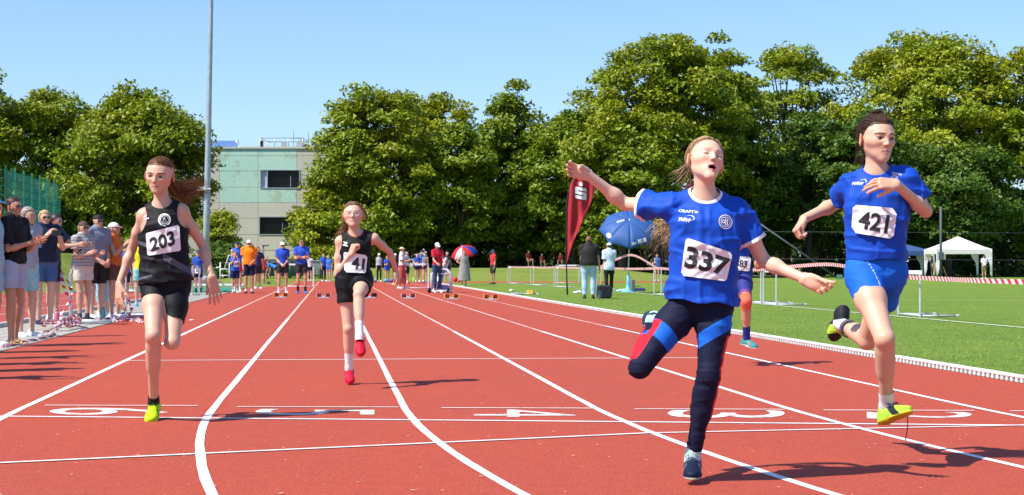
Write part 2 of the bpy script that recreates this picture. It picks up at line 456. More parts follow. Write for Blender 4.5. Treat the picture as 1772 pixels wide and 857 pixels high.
def hand_prims(w, d, n, t, s=1.0, curl=(.5, .5, .5, .5), spread=.10, thumb=.4, tcurl=.3):
    """w wrist, d towards knuckles, n palm normal (the way the palm faces), t thumb side"""
    d = nrm(d); n = nrm(n - d * (np.dot(n, d))); t0 = np.cross(d, n); t = t0 * (1 if np.dot(t0, t) > 0 else -1)
    P = []; offs = (.027, .009, -.009, -.0255); base = (.083, .087, .083, .074); LL = ((.036, .023, .019), (.041, .026, .020), (.037, .024, .019), (.029, .019, .017))
    for i in range(4):
        kb = w + (d * base[i] + t * offs[i]) * s
        P.append(cone(w + t * offs[i] * .55 * s, kb, .0150 * s, .0102 * s, .012 * s, n, 1.15))
        a = curl[i] * .8; dd = nrm(d + t * spread * (1.2, .3, -.4, -1.2)[i]); p = kb; rr = (.0088, .0080, .0073, .0066) if i < 3 else (.0078, .0070, .0064, .0058)
        for j in range(3):
            q = p + (dd * math.cos(a) + n * math.sin(a)) * LL[i][j] * s
            P.append(cone(p, q, rr[j] * s, rr[j + 1] * s, .0035 * s)); p = q; a += curl[i] * (1.0, .7, 0)[j]
    P.append(ell(w + (d * .040 + n * .008) * s, np.stack([d, t, n]), A(.040, .030, .014) * s, .012 * s))
    tb = w + (d * .022 + t * .020 + n * .006) * s; td = nrm(d * math.cos(thumb) + t * math.sin(thumb) + n * .30)
    p1 = tb + td * .036 * s; P.append(cone(tb, p1, .0155 * s, .0115 * s, .010 * s))
    td2 = nrm(td + n * tcurl * .6 - t * tcurl * .5); p2 = p1 + td2 * .028 * s; P.append(cone(p1, p2, .0098 * s, .0088 * s, .004 * s))
    td3 = nrm(td2 + n * tcurl * .5 - t * tcurl * .5); P.append(cone(p2, p2 + td3 * .021 * s, .0088 * s, .0070 * s, .004 * s))
    return P
def shoe(root, an, T, U, s, c1, c2, c3, h=.005, laces=True, sandal=False, skin=None, label=None, sw=.011):
    T, U = ortho(T, U); S = np.cross(T, U); M = np.stack([T, S, U]); W = lambda x, y, z: an + (T * x + S * y + U * z) * s
    E = lambda x, y, z, a, b, c, k=.02: ell(W(x, y, z), M, A(a, b, c) * s, k * s)
    if sandal:
        Pf = [E(.085, 0, -.058, .062, .040, .015), E(.02, 0, -.045, .06, .032, .026), E(-.03, 0, -.045, .032, .03, .03), cone(W(0, 0, -.02), W(0, 0, .04), .030 * s, .028 * s, .02)]
        V, F = grow(Pf, h); mkobj('foot', V, F, skin, root, col=np.tile(A(.62, .36, .25), (len(V), 1)))
        V, F = grow([E(.09, 0, -.072, .078, .046, .008), E(-.02, 0, -.072, .05, .038, .008, .03)], h); so = mkobj('sandal', V, F, mat('shoe_sole_cork', (.28, .15, .07), .8), root)
        for xx in (.045, .085):
            Vb = [W(xx + dx, .047 * math.cos(a), -.066 + (.05 - .25 * (xx - .045)) * math.sin(a)) for dx in (-.013, .013) for a in np.linspace(0, math.pi, 9)]
            mkobj('strap', Vb, [(i, i + 1, i + 10, i + 9) for i in range(8)], mat('leather_tan', (.45, .22, .06), .5), so)
        return
    P = [E(.100, 0, -.050, .064, .040, .023), E(.040, 0, -.043, .070, .035, .033), E(-.030, 0, -.040, .036, .032, .036),
         cone(W(-.008, 0, -.035), W(-.010, 0, .004), .036 * s, .031 * s, .02), E(.088, 0, -.067, .080, .045, .013, .008), E(-.022, 0, -.066, .052, .039, .014, .02)]
    V, F = grow(P, h); q = V - an; z = q @ U / s; x = q @ T / s; y = q @ S / s
    g = -.062 + .004 * np.sin(x * 40) - z
    V, F, sd, L = cut(V, F, g); L = sd.astype(int)
    q = V - an; z = q @ U / s; x = q @ T / s; y = q @ S / s
    g2 = sw - np.abs(x - .025 + z * .9 - .5 * np.abs(y)) if c3 is not None else -np.ones(len(V)); g2 = np.minimum(g2, np.minimum(.018 - np.abs(z + .040), np.abs(y) - .012)) if sw < .02 else g2
    V, F, sd2, L = cut(V, F, g2, L); L = np.where(sd2 & (L == 0), 2, L)
    o = mkobj('shoe', V, F, [cloth('shoe_%s' % (c1,), c1, .55), mat('sole_%s' % (c2,), c2, .6), mat('stripe_%s' % (c3,), c3 or c1, .5)], root, midx=L)
    if label: o['label'] = label
    if laces:
        mb = MB(); 
        for i in range(4):
            xx = .036 + i * .017; zz = .000 - i * .0085
            for sg in (-1, 1): mb.tube([W(xx - .005, -sg * .019, zz - .014), W(xx, 0, zz - .003), W(xx + .006, sg * .019, zz - .016)], .0023 * s, 4)
        for sg in (-1, 1):
            mb.tube([W(.036, 0, .001), W(.03, sg * .018, .012), W(.045, sg * .034, .004), W(.05, sg * .022, -.006), W(.037, 0, .001)], .0020 * s, 4)
            mb.tube([W(.036, 0, .001), W(.052, sg * .02, .000), W(.066, sg * .036, -.018)], .0018 * s, 4)
        mb.build('laces', cloth('lace_%s' % (c3,), c3 or c2), o)
    return o
def flat_text(txt, size=1.0, bold=.0, res=6):
    cu = bpy.data.curves.new('t', 'FONT'); cu.body = txt; cu.size = size; cu.offset = bold; cu.align_x = 'CENTER'; cu.align_y = 'CENTER'; cu.resolution_u = res; cu.fill_mode = 'FRONT' if hasattr(cu, 'fill_mode') else cu.fill_mode
    o = bpy.data.objects.new('t', cu); COL.objects.link(o); dg = bpy.context.evaluated_depsgraph_get()
    me = bpy.data.meshes.new_from_object(o.evaluated_get(dg)); bm = bmesh.new(); bm.from_mesh(me); bmesh.ops.triangulate(bm, faces=bm.faces)
    bmesh.ops.dissolve_degenerate(bm, edges=bm.edges, dist=1e-5); bmesh.ops.triangulate(bm, faces=bm.faces)
    bm.verts.ensure_lookup_table(); V = np.array([v.co[:] for v in bm.verts]); F = np.array([[v.index for v in f.verts] for f in bm.faces]); bm.free()
    bpy.data.objects.remove(o); bpy.data.curves.remove(cu); bpy.data.meshes.remove(me); return V[:, :2], F
def refine(V, F, L):
    bm = bmesh.new(); vs = [bm.verts.new((v[0], v[1], 0)) for v in V]
    for f in F:
        try: bm.faces.new([vs[i] for i in f])
        except ValueError: pass
    for _ in range(3):
        e = [x for x in bm.edges if x.calc_length() > L]
        if not e: break
        bmesh.ops.subdivide_edges(bm, edges=e, cuts=1); bmesh.ops.triangulate(bm, faces=bm.faces)
    bm.verts.index_update(); V = np.array([v.co[:2] for v in bm.verts]); F = np.array([[v.index for v in f.verts] for f in bm.faces]); bm.free(); return V, F
def drape(objs, quad, nx=14, ny=12, off=.006, wrk=.004, seed=0, smooth=3):
    """sheet seen as the pixel quad (tl,tr,br,bl) laid over the given objects; returns a function (u,v,off)->world"""
    trees = []
    for o in objs:
        me = o.data; V = np.empty(len(me.vertices) * 3); me.vertices.foreach_get('co', V)
        trees.append(BVHTree.FromPolygons(V.reshape(-1, 3).tolist(), [p.vertices[:] for p in me.polygons]))
    q = [A(*p) for p in quad]; O = Vector((0, 0, CAMH)); D = np.full((ny + 1, nx + 1), np.nan); dirs = np.zeros((ny + 1, nx + 1, 3))
    for j in range(ny + 1):
        for i in range(nx + 1):
            u, v = i / nx, j / ny; p = (q[0] * (1 - u) + q[1] * u) * (1 - v) + (q[3] * (1 - u) + q[2] * u) * v
            d = Vector(((p[0] - CX) / FPX, 1, (HOR - p[1]) / FPX)); dirs[j, i] = d
            for t in trees:
                h = t.ray_cast(O, d.normalized())
                if h[0] is not None:
                    y = h[0].y
                    if not (D[j, i] < y): D[j, i] = y
    m = np.nanmedian(D); D = np.where(np.isnan(D), np.nan, D)
    for _ in range(30):
        if not np.isnan(D).any(): break
        P = np.pad(D, 1, mode='constant', constant_values=np.nan); st = np.stack([P[1:-1, :-2], P[1:-1, 2:], P[:-2, 1:-1], P[2:, 1:-1]])
        with np.errstate(all='ignore'):
            import warnings; warnings.simplefilter('ignore'); av = np.nanmean(st, 0)
        D = np.where(np.isnan(D), av, D)
    for _ in range(smooth):
        P = np.pad(D, 1, mode='edge'); D2 = (P[1:-1, :-2] + P[1:-1, 2:] + P[:-2, 1:-1] + P[2:, 1:-1] + D) / 5; D = np.minimum(D, D2)
    rn = np.random.default_rng(seed)
    jj, ii = np.mgrid[0:ny + 1, 0:nx + 1]; P3 = np.stack([ii.ravel() * .55, jj.ravel() * .55, np.full(ii.size, seed * 3.3)], 1)
    W = np.abs(vnoise(P3)).reshape(D.shape); W = W + .5 * np.abs(vnoise(P3 * 2.1 + 7)).reshape(D.shape)
    D = D - off - wrk * (.5 - W) * 2
    def f(u, v, o=0.0):
        u = np.clip(u, 0, 1) * nx; v = np.clip(v, 0, 1) * ny; i = np.minimum(u.astype(int), nx - 1); j = np.minimum(v.astype(int), ny - 1); fu, fv = u - i, v - j
        g = lambda a: a[j, i] * (1 - fu) * (1 - fv) + a[j, i + 1] * fu * (1 - fv) + a[j + 1, i] * (1 - fu) * fv + a[j + 1, i + 1] * fu * fv
        dd = g(D) - o; return A(0, 0, CAMH) + np.stack([g(dirs[:, :, 0]) * dd, dd, g(dirs[:, :, 2]) * dd], 1)
    f.n = (nx, ny); return f
def bib(root, objs, quad, txt, size, off=.006, seed=0, corner=.06, bold=.03, rot=0.0, wrk=.004, name='bib', cx=.5, cy=.5, asp=1.0, paper=None):
    f = drape(objs, quad, off=off, seed=seed, wrk=wrk); nx, ny = f.n
    W = math.dist(quad[0], quad[1]); H = math.dist(quad[0], quad[3]); c = corner
    nn = 28; V = []; idx = {}
    g = np.linspace(0, 1, nn + 1); uu, vv = np.meshgrid(g, g); U, Vv = uu.ravel(), vv.ravel()
    pts = f(U, Vv); tri = []
    for j in range(nn):
        for i in range(nn):
            a = j * (nn + 1) + i; tri += [(a, a + nn + 1, a + 1), (a + 1, a + nn + 1, a + nn + 2)]
    F = np.array(tri); ex = np.minimum(U, 1 - U); ey = np.minimum(Vv, 1 - Vv) * (H / W)
    gg = ex + ey - c * (1 + .5 * ((U > .5) ^ (Vv > .5))) + .004 * np.sin(U * 40 + Vv * 23)
    V2, F2 = keep(pts, F, gg); back = V2 + A(0, .0012, 0)
    Vall = np.concatenate([V2, back]); Fall = np.concatenate([F2, F2[:, ::-1] + len(V2)])
    o = mkobj(name, Vall, Fall, paper or mat('bib_paper', (.82, .82, .82), .7, bump=.2, bscale=60), root)
    tv, tf = flat_text(txt, 1.0, bold); mn, mxx = tv.min(0), tv.max(0); tv = (tv - (mn + mxx) / 2) / (mxx[1] - mn[1]) * size * A(asp, 1)   # size: glyph height / bib height
    tv = tv * A(H, H); 
    if rot: c_, s_ = math.cos(rot), math.sin(rot); tv = tv @ np.array([[c_, s_], [-s_, c_]])
    tv, tf = refine(tv / A(W, W), tf, .06); u = cx + tv[:, 0]; v = cy - tv[:, 1] * W / H
    mkobj('number', f(u, v, .0016), tf, mat('ink_black', (.015, .015, .017), .6), o)
    return o
def decal(root, objs, quad, parts, m, name='print', off=.0015, ref=.08):
    """parts: list of (V,F) in unit square (0..1, y up)"""
    f = drape(objs, quad, nx=8, ny=6, off=off, wrk=0, smooth=1); Vs = []
    V, F = joinm(parts); V, F = refine(V, F, ref); return mkobj(name, f(V[:, 0], 1 - V[:, 1]), F, m, root)
def fit(txt, x0, y0, x1, y1, bold=0.0, rot=0.0, shear=0.0):
    V, F = flat_text(txt, 1.0, bold); mn, mx = V.min(0), V.max(0); V = (V - mn) / (mx - mn); V[:, 0] += shear * V[:, 1]
    V = A(x0, y0) + V * A(x1 - x0, y1 - y0); return V, F
def ringm(cx, cy, r0, r1, n=28, a0=0, a1=2 * math.pi, ax=1.0):
    t = np.linspace(a0, a1, n + 1); V = np.concatenate([np.stack([cx + ax * r * np.cos(t), cy + r * np.sin(t)], 1) for r in (r0, r1)]); i = np.arange(n)
    return V, np.concatenate([np.stack([i, i + 1, i + n + 1], 1), np.stack([i + 1, i + n + 2, i + n + 1], 1)])
def poly2(pts):
    n = len(pts); return np.array(pts, float), np.array([(0, i, i + 1) for i in range(1, n - 1)])

def garment(prims, inf, h, keeps, wr=None, trims=(), name='shirt', mats=None, root=None, thick=.0015, seed=0, calm=None):
    V, F = grow(prims, h, inf); V0 = V.copy()
    if wr:
        N = normals(V, F); d = np.zeros(len(V))
        for amp, fr, ridge in wr:
            q = V @ np.asarray(fr, float).reshape(3, 3).T if np.size(fr) == 9 else V * np.asarray(fr)
            nz_ = vnoise(q + seed * 5.17); nz_ = nz_ + .5 * vnoise(q * 1.9 + 11.3)
            d += amp * ((np.maximum(0, 1 - np.abs(nz_) * 4.2) ** 1.4 * 1.1 - .25) if ridge else nz_ * 1.6)
        if calm is not None: d = d * np.clip((np.linalg.norm(V - calm[0], axis=1) - calm[1] - .012) / .04, 0, 1)
        V = V + N * d[:, None]
    L = np.zeros(len(F), int)
    for g in keeps:
        V, F, L = keep(V, F, g(V), L)
    for i, (g, lab) in enumerate(trims):
        V, F, s, L = cut(V, F, g(V), L); L = np.where(s, lab, L)
    o = mkobj(name, V, F, mats, root, midx=L)
    if thick and h < .0095: md = o.modifiers.new('thickness', 'SOLIDIFY'); md.thickness = thick; md.offset = -1
    return o
def curve_pts(ctrl, n=14):
    C = np.asarray(ctrl, float); C = np.concatenate([[2 * C[0] - C[1]], C, [2 * C[-1] - C[-2]]]); out = []
    seg = len(C) - 3
    for x in np.linspace(0, seg - 1e-6, n):
        i = int(x); t = x - i; p0, p1, p2, p3 = C[i:i + 4]
        out.append(.5 * ((2 * p1) + (-p0 + p2) * t + (2 * p0 - 5 * p1 + 4 * p2 - p3) * t * t + (-p0 + 3 * p1 - 3 * p2 + p3) * t ** 3))
    return np.array(out)

def hair(root, hd, H, h):
    """cap of hair following the skull plus combed strands, tail or loose lengths"""
    r, f, u = head_frame(hd); s = hd.get('s', 1.0); c = A(*hd['c']); M = np.stack([r, f, u]); T = lambda x, y, z: c + (r * x + f * y + u * z) * s
    loc = lambda V: ((V - c) / s) @ M.T
    col = H['col']; m = mat('hair_%s' % (col,), col, .5, nscale=14, namp=.45, spec=.35, aniso=(6, 6, 1.2)); vol = H.get('vol', .006); rn = np.random.default_rng(H.get('seed', 1))
    C0 = A(0, -.016, .030); R0 = A(.0735, .092, .080) + vol
    P = [ell(T(*C0), M, R0 * s, .01)]
    if H.get('full'):                                                       # hair hanging round the neck
        P += [cone(T(0, -.045, -.0), T(0, -.050, -.03 - H['full']), .070 * s, .055 * s, .03)]
        for sx in (-1, 1): P.append(cone(T(sx * .060, -.025, .02), T(sx * .062, -.02, -.03 - H['full']), .028 * s, .016 * s, .02))
    V, F = grow(P, h); q = loc(V); N = normals(V, F); V = V + N * (vnoise(q * A(70, 22, 22) + 3)[:, None] * .0035 * s); q = loc(V)
    hl = H.get('line', .072)
    def g(q):
        x, y, z = q.T; ax = np.abs(x)
        front = np.interp(z, [-.10, -.045, -.02, .01, .035, .055, hl, hl + .03], [-.045, -.040, -.026, .006, .022, .038, .052, .2]) - .35 * np.maximum(0, ax - .055)
        if H.get('full'): front = np.where(z < .0, np.where(ax > .045, .004, -.03), front)
        lowz = -.062 - (.3 if H.get('full') else 0)
        return np.minimum(front + .003 * np.sin(x * 300) - y, z - lowz)
    V, F = keep(V, F, g(q)); ho = mkobj('hair', V, F, m, root)
    Vs = []
    ns = H.get('n', 260)
    if ns:
        tie = A(*H.get('tie', (0, -.10, .0))); td = tie - C0; td = td / np.linalg.norm(td / R0)
        t = rn.random(ns); a = (rn.random(ns) - .5) * 2
        sx = np.sign(a); aa = np.abs(a)
        z0 = np.interp(aa, [0, .35, .6, .85, 1.0], [hl + .008, .070, .040, .0, -.045]); y0 = np.interp(aa, [0, .35, .6, .85, 1.0], [.062, .045, .016, -.012, -.05])
        st = np.stack([sx * np.interp(aa, [0, .35, .6, .85, 1.0], [0, .045, .066, .070, .060]) + rn.normal(0, .004, ns), y0 - H.get('recede', .004) - rn.random(ns) ** 2 * .08, z0 + rn.normal(0, .003, ns)], 1)
        d0 = st - C0; d0 /= np.linalg.norm(d0 / R0, axis=1, keepdims=True); k = np.linspace(0, 1, 9)[None, :, None]
        D = d0[:, None] * (1 - k) + td * k; D = D / np.linalg.norm(D / R0, axis=2, keepdims=True)
        lift = 1.0 + rn.random((ns, 1, 1)) * H.get('lift', .03) + .03 * np.sin(np.linspace(0, 3.1, 9))[None, :, None] * rn.random((ns, 1, 1))
        Pts = C0 + D * lift; W = c + (Pts.reshape(-1, 3) @ M).reshape(ns, 9, 3) * s
        Vs.append(strands(W, H.get('sr', .0013) * s * rn.uniform(.5, 1.3, ns), .0010 * s))
    for tl in H.get('tails', []):                                            # each: list of world points, spread, n, radius
        G = curve_pts(tl['p'], 16); n = tl['n']; w = np.linspace(0, 1, 16)
        off = rn.normal(0, 1, (n, 3)); off /= np.maximum(1, np.linalg.norm(off, axis=1, keepdims=True) / 1.6)
        fan = tl.get('w0', .012) + (tl['w1'] - tl.get('w0', .012)) * w ** tl.get('pow', 1.0)
        ph = rn.random((n, 1)) * 6.28; curl = tl.get('curl', 0.0)
        Pn = G[None] + off[:, None] * fan[None, :, None]
        fr = tl.get('cf', 9.0)
        Pn[:, :, 0] += curl * w * np.sin(w * fr + ph); Pn[:, :, 2] += curl * w * np.cos(w * fr * 1.1 + ph * 1.7)
        ln = rn.uniform(.55, 1.0, n); Pn = np.stack([np.stack([np.interp(w * ln[i], w, Pn[i, :, a]) for a in range(3)], 1) for i in range(n)])
        Vs.append(strands(Pn, tl.get('r', .0018) * rn.uniform(.6, 1.4, n), .0004))
    if Vs:
        V, F = joinm(Vs); mkobj('hair_strands', V, F, m, ho, smooth=True)
    return ho
def glasses(root, hd, dark=True, col=(.01, .01, .012)):
    r, f, u = head_frame(hd); s = hd.get('s', 1.0); c = A(*hd['c']); T = lambda x, y, z: c + (r * x + f * y + u * z) * s
    fm = MB(); lens = []
    for sx in (-1, 1):
        ring = [(sx * .032 + .025 * math.cos(a) , .090 - .006 * abs(math.cos(a)) * (1 if math.cos(a) * sx > 0 else 0), .0 + .018 * math.sin(a)) for a in np.linspace(0, 2 * math.pi, 17)[:-1]]
        fm.tube([T(*p) for p in ring], (.0014 if dark else .0009) * s, 5, closed=True); lens.append([T(*p) for p in ring])
        fm.tube([T(sx * .056, .083, .006), T(sx * .074, .05, .006), T(sx * .078, -.012, .0)], .0014 * s, 5)
    fm.tube([T(-.008, .090, .004), T(0, .096, .006), T(.008, .090, .004)], .0014 * s, 5)
    o = fm.build('sunglasses' if dark else 'glasses', mat('frame_%s' % (col,), col, .3), root)
    for L in lens:
        V = [sum(L[1:], L[0]) / len(L) + f * .002 * s] + L; mkobj('lens', V, [(0, i + 1, (i + 1) % 16 + 1) for i in range(16)], mat('dark_lens', (.01, .012, .015), .08) if dark else mat('clear_lens', (.9, .9, .9), .02, alpha=.12), o)
def cap(root, hd, col, brimcol=None, kind='cap', h=.008, back=False, logo=None):
    r, f, u = head_frame(hd); s = hd.get('s', 1.0); c = A(*hd['c']); M = np.stack([r, f, u]); T = lambda x, y, z: c + (r * x + f * y + u * z) * s; hb = min(h, .006)
    V, F = grow([ell(T(0, -.016, .034), M, A(.0845, .103, .090) * s)], hb); q = ((V - c) / s) @ M.T
    V, F = keep(V, F, q[:, 2] - .042 + .12 * q[:, 1] * 0); o = mkobj({'cap': 'cap', 'hat': 'straw_hat', 'bucket': 'hat'}[kind], V, F, cloth('hat_%s' % (col,), col), root)
    if kind == 'cap':
        V, F = grow([ell(T(0, .085, .046), np.stack([r, nrm(f - u * .25), nrm(u + f * .25)]), A(.062, .075, .006) * s)], min(hb, .004)); q = ((V - c) / s) @ M.T; V, F = keep(V, F, q[:, 1] - .066)
        mkobj('brim', V, F, cloth('hat_%s' % (brimcol or col,), brimcol or col), o)
    else:
        V, F = grow([ell(T(0, -.01, .045), M, A(.155 if kind == 'hat' else .125, .165 if kind == 'hat' else .135, .008) * s)], .006); N = 0
        q = ((V - c) / s) @ M.T; rr = np.hypot(q[:, 0], q[:, 1]); V = V + u * ((.25 if kind == 'hat' else -.35) * np.maximum(0, rr - .09) * s)[:, None]
        mkobj('brim', V, F, cloth('hat_%s' % (brimcol or col,), brimcol or col), o)
    return o

def human(P):
    s = P.get('s', 1.0); h = P['h']; hh = P.get('hh', h); w = P.get('w', 1.0); skin = P.get('skin', (.62, .37, .27))
    root = empty('person', P['root']); ro = A(*P['root'])
    tag(root, P['label'], 'person', P.get('group'))
    neck, pel = A(*P['neck']), A(*P['pelvis']); U = nrm(neck - pel); sha, shb = A(*P['a']['sh']), A(*P['b']['sh'])
    R = shb - sha; R = nrm(R - U * (R @ U)); F = np.cross(R, U); Lt = np.linalg.norm(neck - pel)
    Rh = A(*P['b']['hip']) - A(*P['a']['hip']); 
    br = P.get('build', {}); at = lambda t, dy=0.0: pel + U * Lt * t + F * dy
    tt = [-.14, -.02, .12, .32, .5, .7, .86, .97, 1.03]
    aa = np.array([.060, .138, .138, .116, .120, .134, .132, .080, .045]) * s * w * br.get('a', 1); bb0 = np.array([.055, .092, .092, .076, .080, .092, .082, .055, .04]) * s * w * br.get('b', 1)
    fat = P.get('fat', 0.0)
    if fat: aa = aa + fat * np.array([.3, .8, 1, 1, 1, .8, .4, 0, 0]); bb0 = bb0 + fat * np.array([.3, .9, 1.3, 1.5, 1.3, .8, .4, 0, 0])
    CC = [at(t, dy * s) for t, dy in zip(tt, [0, -.01, -.005, .004, .006, .006, .0, -.01, -.01])]
    torso = loft(CC, aa, bb0, R, F, .03 * s); TOR = [torso]
    hd = P['head']; hc = A(*hd['c']); hr, hf, hu = head_frame(hd); hs = hd.get('s', 1.0)
    nr = P.get('neck_r', .044) * s; skull = hc - hu * .052 * hs - hf * .012 * hs
    NECK = [cone(neck - U * .03 * s, skull, nr * 1.06, nr * .96, .02 * s)]
    trap = [cone(neck + U * .004 * s, x * .8 + neck * .2 - U * .004 * s, .040 * s, .040 * s, .03 * s) for x in (sha, shb)] + [cone(neck + U * P.get('trap', .022) * s - F * .012 * s, x * .55 + neck * .45 + U * .004 * s - F * .008 * s, .034 * s, .034 * s, .025 * s) for x in (sha, shb)]
    body = [torso] + trap + NECK; ARMP = {}; LEGP = {}
    ar = P.get('arm_r', 1.0) * s; lr = P.get('leg_r', 1.0) * s
    for k in 'ab':
        a = P[k]; sh, el, wr_ = A(*a['sh']), A(*a['el']), A(*a['wr'])
        fm = el + (wr_ - el) * .28
        up = [cone(sh, el, .0435 * ar, .0315 * ar, .022 * s), cone(el, wr_, .0325 * ar, .0235 * ar, .012 * s), ball(fm, .0335 * ar, .03 * s), ball(sh, .050 * ar, .03 * s)]
        um = sh + (el - sh) * .5; up.append(ball(um, .039 * ar, .03 * s))
        body += up; ARMP[k] = up
        hp, kn, an = A(*a['hip']), A(*a['kn']), A(*a['an']); bk = (hp - kn) / np.linalg.norm(hp - kn) + (an - kn) / np.linalg.norm(an - kn)
        bk = nrm(bk) if np.linalg.norm(bk) > .35 else nrm(-F); sl = nrm(an - kn); fr_ = -bk
        tr = a.get('tr', .074) * lr
        leg = [cone(hp, kn, tr, .047 * lr, .04 * s), ball(hp + (kn - hp) * .35, tr * .93, .03 * s), cone(kn, an, .0445 * lr, a.get('ar', .0295) * lr, .018 * s), cone(kn + (an - kn) * .16 + bk * .008 * s, kn + (an - kn) * .45 + bk * .010 * s, .043 * lr, .040 * lr, .03 * s), ball(kn + fr_ * .012 * s - sl * .005, .039 * lr, .018 * s), ball(an, .031 * lr, .01)]
        body += leg; LEGP[k] = leg
        sd = P.get('glut', .075); body.append(ball(hp - F * .022 * s + U * .02, sd * lr * w, .04 * s))
    # body mesh: coarse trunk and limbs, fine head and hands, cut and joined along the neck and the wrists
    V, Fc = grow(body, h); parts = []
    nk = neck * .45 + skull * .55; nu = nrm(skull - neck)
    if h < .009:
        m = np.linalg.norm(V - nk, axis=1) < .09
        for k in 'ab': m |= np.linalg.norm(V - A(*P[k]['wr']), axis=1) < .05
        V[m] -= normals(V, Fc)[m] * evalp(body, V[m])[:, None]
    dn = evalp(NECK, V); g = np.maximum(.003 - (V - nk) @ nu, dn - .02); V, Fc = keep(V, Fc, g)
    hands = []
    for k in 'ab':
        a = P[k]; hn = a['hand']; wr_ = A(*a['wr']); fd = nrm(wr_ - A(*a['el'])); d = A(*hn['d']) if 'd' in hn else fd
        hp = hand_prims(wr_, d, A(*hn['n']), A(*hn['t']), s * hn.get('s', .93), hn.get('c', (.4,) * 4), hn.get('sp', .1), hn.get('th', .45), hn.get('tc', .3))
        fa = ARMP[k][1]; dfa = evalp([fa], V); g = np.maximum(-.010 - (V - wr_) @ fd, dfa - .006); V, Fc = keep(V, Fc, g)
        hx = P.get('hx', min(h, .005)); bb = [bbox(q) for q in hp]; lo = np.min([b[0] for b in bb], 0) - .03; hi = np.max([b[1] for b in bb], 0) + .03
        hv, hf_ = grow([fa] + hp, hx, lo=lo, hi=hi); hv, hf_ = keep(hv, hf_, (hv - wr_) @ fd + .014); hands.append((hv, hf_))
    HP, HT, HM = head_prims(hd)
    bb = [bbox(q) for q in HP]; lo = np.min([b[0] for b in bb], 0) - .03 - hu * .02; hi = np.max([b[1] for b in bb], 0) + .03; lo = np.minimum(lo, nk - .07)
    hv, hfc = grow(NECK + trap + HP[:], hh, lo=lo, hi=hi); hv, hfc = keep(hv, hfc, np.minimum((hv - nk) @ nu + .003, .25 - np.linalg.norm(hv - hc, axis=1)))
    for g_, rng_ in ((P.get('top'), None), (P.get('bottom'), None)):
        if not g_: continue
        lo_, hi_ = (g_.get('hem', -.02) + .14, .60 if g_.get('sleeve', .6) == 0 else .74) if g_ is P.get('top') else (-.02, .10)
        t_ = (V - pel) @ U / Lt; m_ = (t_ > lo_) & (t_ < hi_) & (evalp([torso], V) < .025)
        for k in 'ab': m_ &= evalp(ARMP[k][:2] + ARMP[k][4:], V) > .012
        Fc = Fc[~m_[Fc].all(1)]
    V, Fc, _ = clean(V, Fc)
    V, Fc = joinm([(V, Fc), (hv, hfc)] + hands)
    col = np.tile(A(*skin), (len(V), 1)); n = vnoise(V * 14)[:, None]; col = col * (1 + .10 * n) * (1 + n * A(.03, -.05, -.06))
    for k in 'ab':
        for j, rr, am in (('kn', .05, .35), ('el', .045, .4)):
            wgt = am * np.exp(-((np.linalg.norm(V - A(*P[k][j]), axis=1) / rr) ** 2))[:, None]; col = col * (1 - wgt) + A(*skin) * A(.98, .76, .68) * wgt
        hw = A(*P[k]['wr']); fd = nrm(hw - A(*P[k]['el'])); t = (V - hw) @ fd; near = np.linalg.norm(V - hw - fd * .08 * s, axis=1) < .14; wgt = (.5 * np.clip(t / .08, 0, 1) * near)[:, None]
        col = col * (1 - wgt) + A(*skin) * A(1.0, .72, .62) * wgt
    col = head_colour(V, col, hd, skin)
    bo = mkobj('body', V, Fc, mat('skin' + P.get('skinkey', ''), skin, .48, attr=True, bump=.15, bscale=500, sss=P.get('sss', 0), spec=.4), root, col=col)
    if hd.get('eyes', .5) > 0 and hh < .006:
        for sx in (-1, 1):
            ec = HT(sx * .0305, .0655, .0005); gz_ = nrm(hf + hu * hd.get('look', (0, 0))[1] + hr * hd.get('look', (0, 0))[0])
            u2 = nrm(np.cross(gz_, A(0, 0, 1))); v2 = np.cross(u2, gz_); R_ = .0128 * hs
            angs = [0, .18, .30, .60, .68, 1.0, 1.4]; Vv = [ec + gz_ * R_]; Ff = []; mi = []
            for ang in angs[1:]: Vv += [ec + R_ * (gz_ * math.cos(ang) + (u2 * math.cos(p) + v2 * math.sin(p)) * math.sin(ang)) for p in np.linspace(0, 2 * math.pi, 17)[:-1]]
            for i in range(16): Ff.append((0, 1 + i, 1 + (i + 1) % 16)); mi.append(1)
            for rI in range(5):
                for i in range(16): Ff.append((1 + rI * 16 + i, 17 + rI * 16 + i, 17 + rI * 16 + (i + 1) % 16, 1 + rI * 16 + (i + 1) % 16)); mi.append([1, 2, 2, 0, 0][rI])
            mkobj('eye', Vv, Ff, [mat('eye_white', (.50, .46, .44), .2), mat('pupil', (.01, .01, .01), .1), mat('iris_%s' % (hd.get('iris', (.10, .12, .12)),), hd.get('iris', (.10, .12, .12)), .15)], bo, midx=mi)
    # clothes
    O = {'root': root, 'body': bo, 'U': U, 'R': R, 'F': F, 'Lt': Lt}
    top = P.get('top'); bot = P.get('bottom'); nv = neck
    ch = P.get('ch', h)
    def nearest_leg(V_, kn_only=False):
        best = None
        for k in 'ab':
            hp, kn, an = A(*P[k]['hip']), A(*P[k]['kn']), A(*P[k]['an'])
            for i, (p, q) in enumerate(((hp, kn), (kn, an))):
                L = np.linalg.norm(q - p); t = (V_ - p) @ (q - p) / L; d = np.linalg.norm(V_ - p - np.clip(t, 0, L)[:, None] * (q - p) / L, axis=1)
                yield k, i, t, L, d
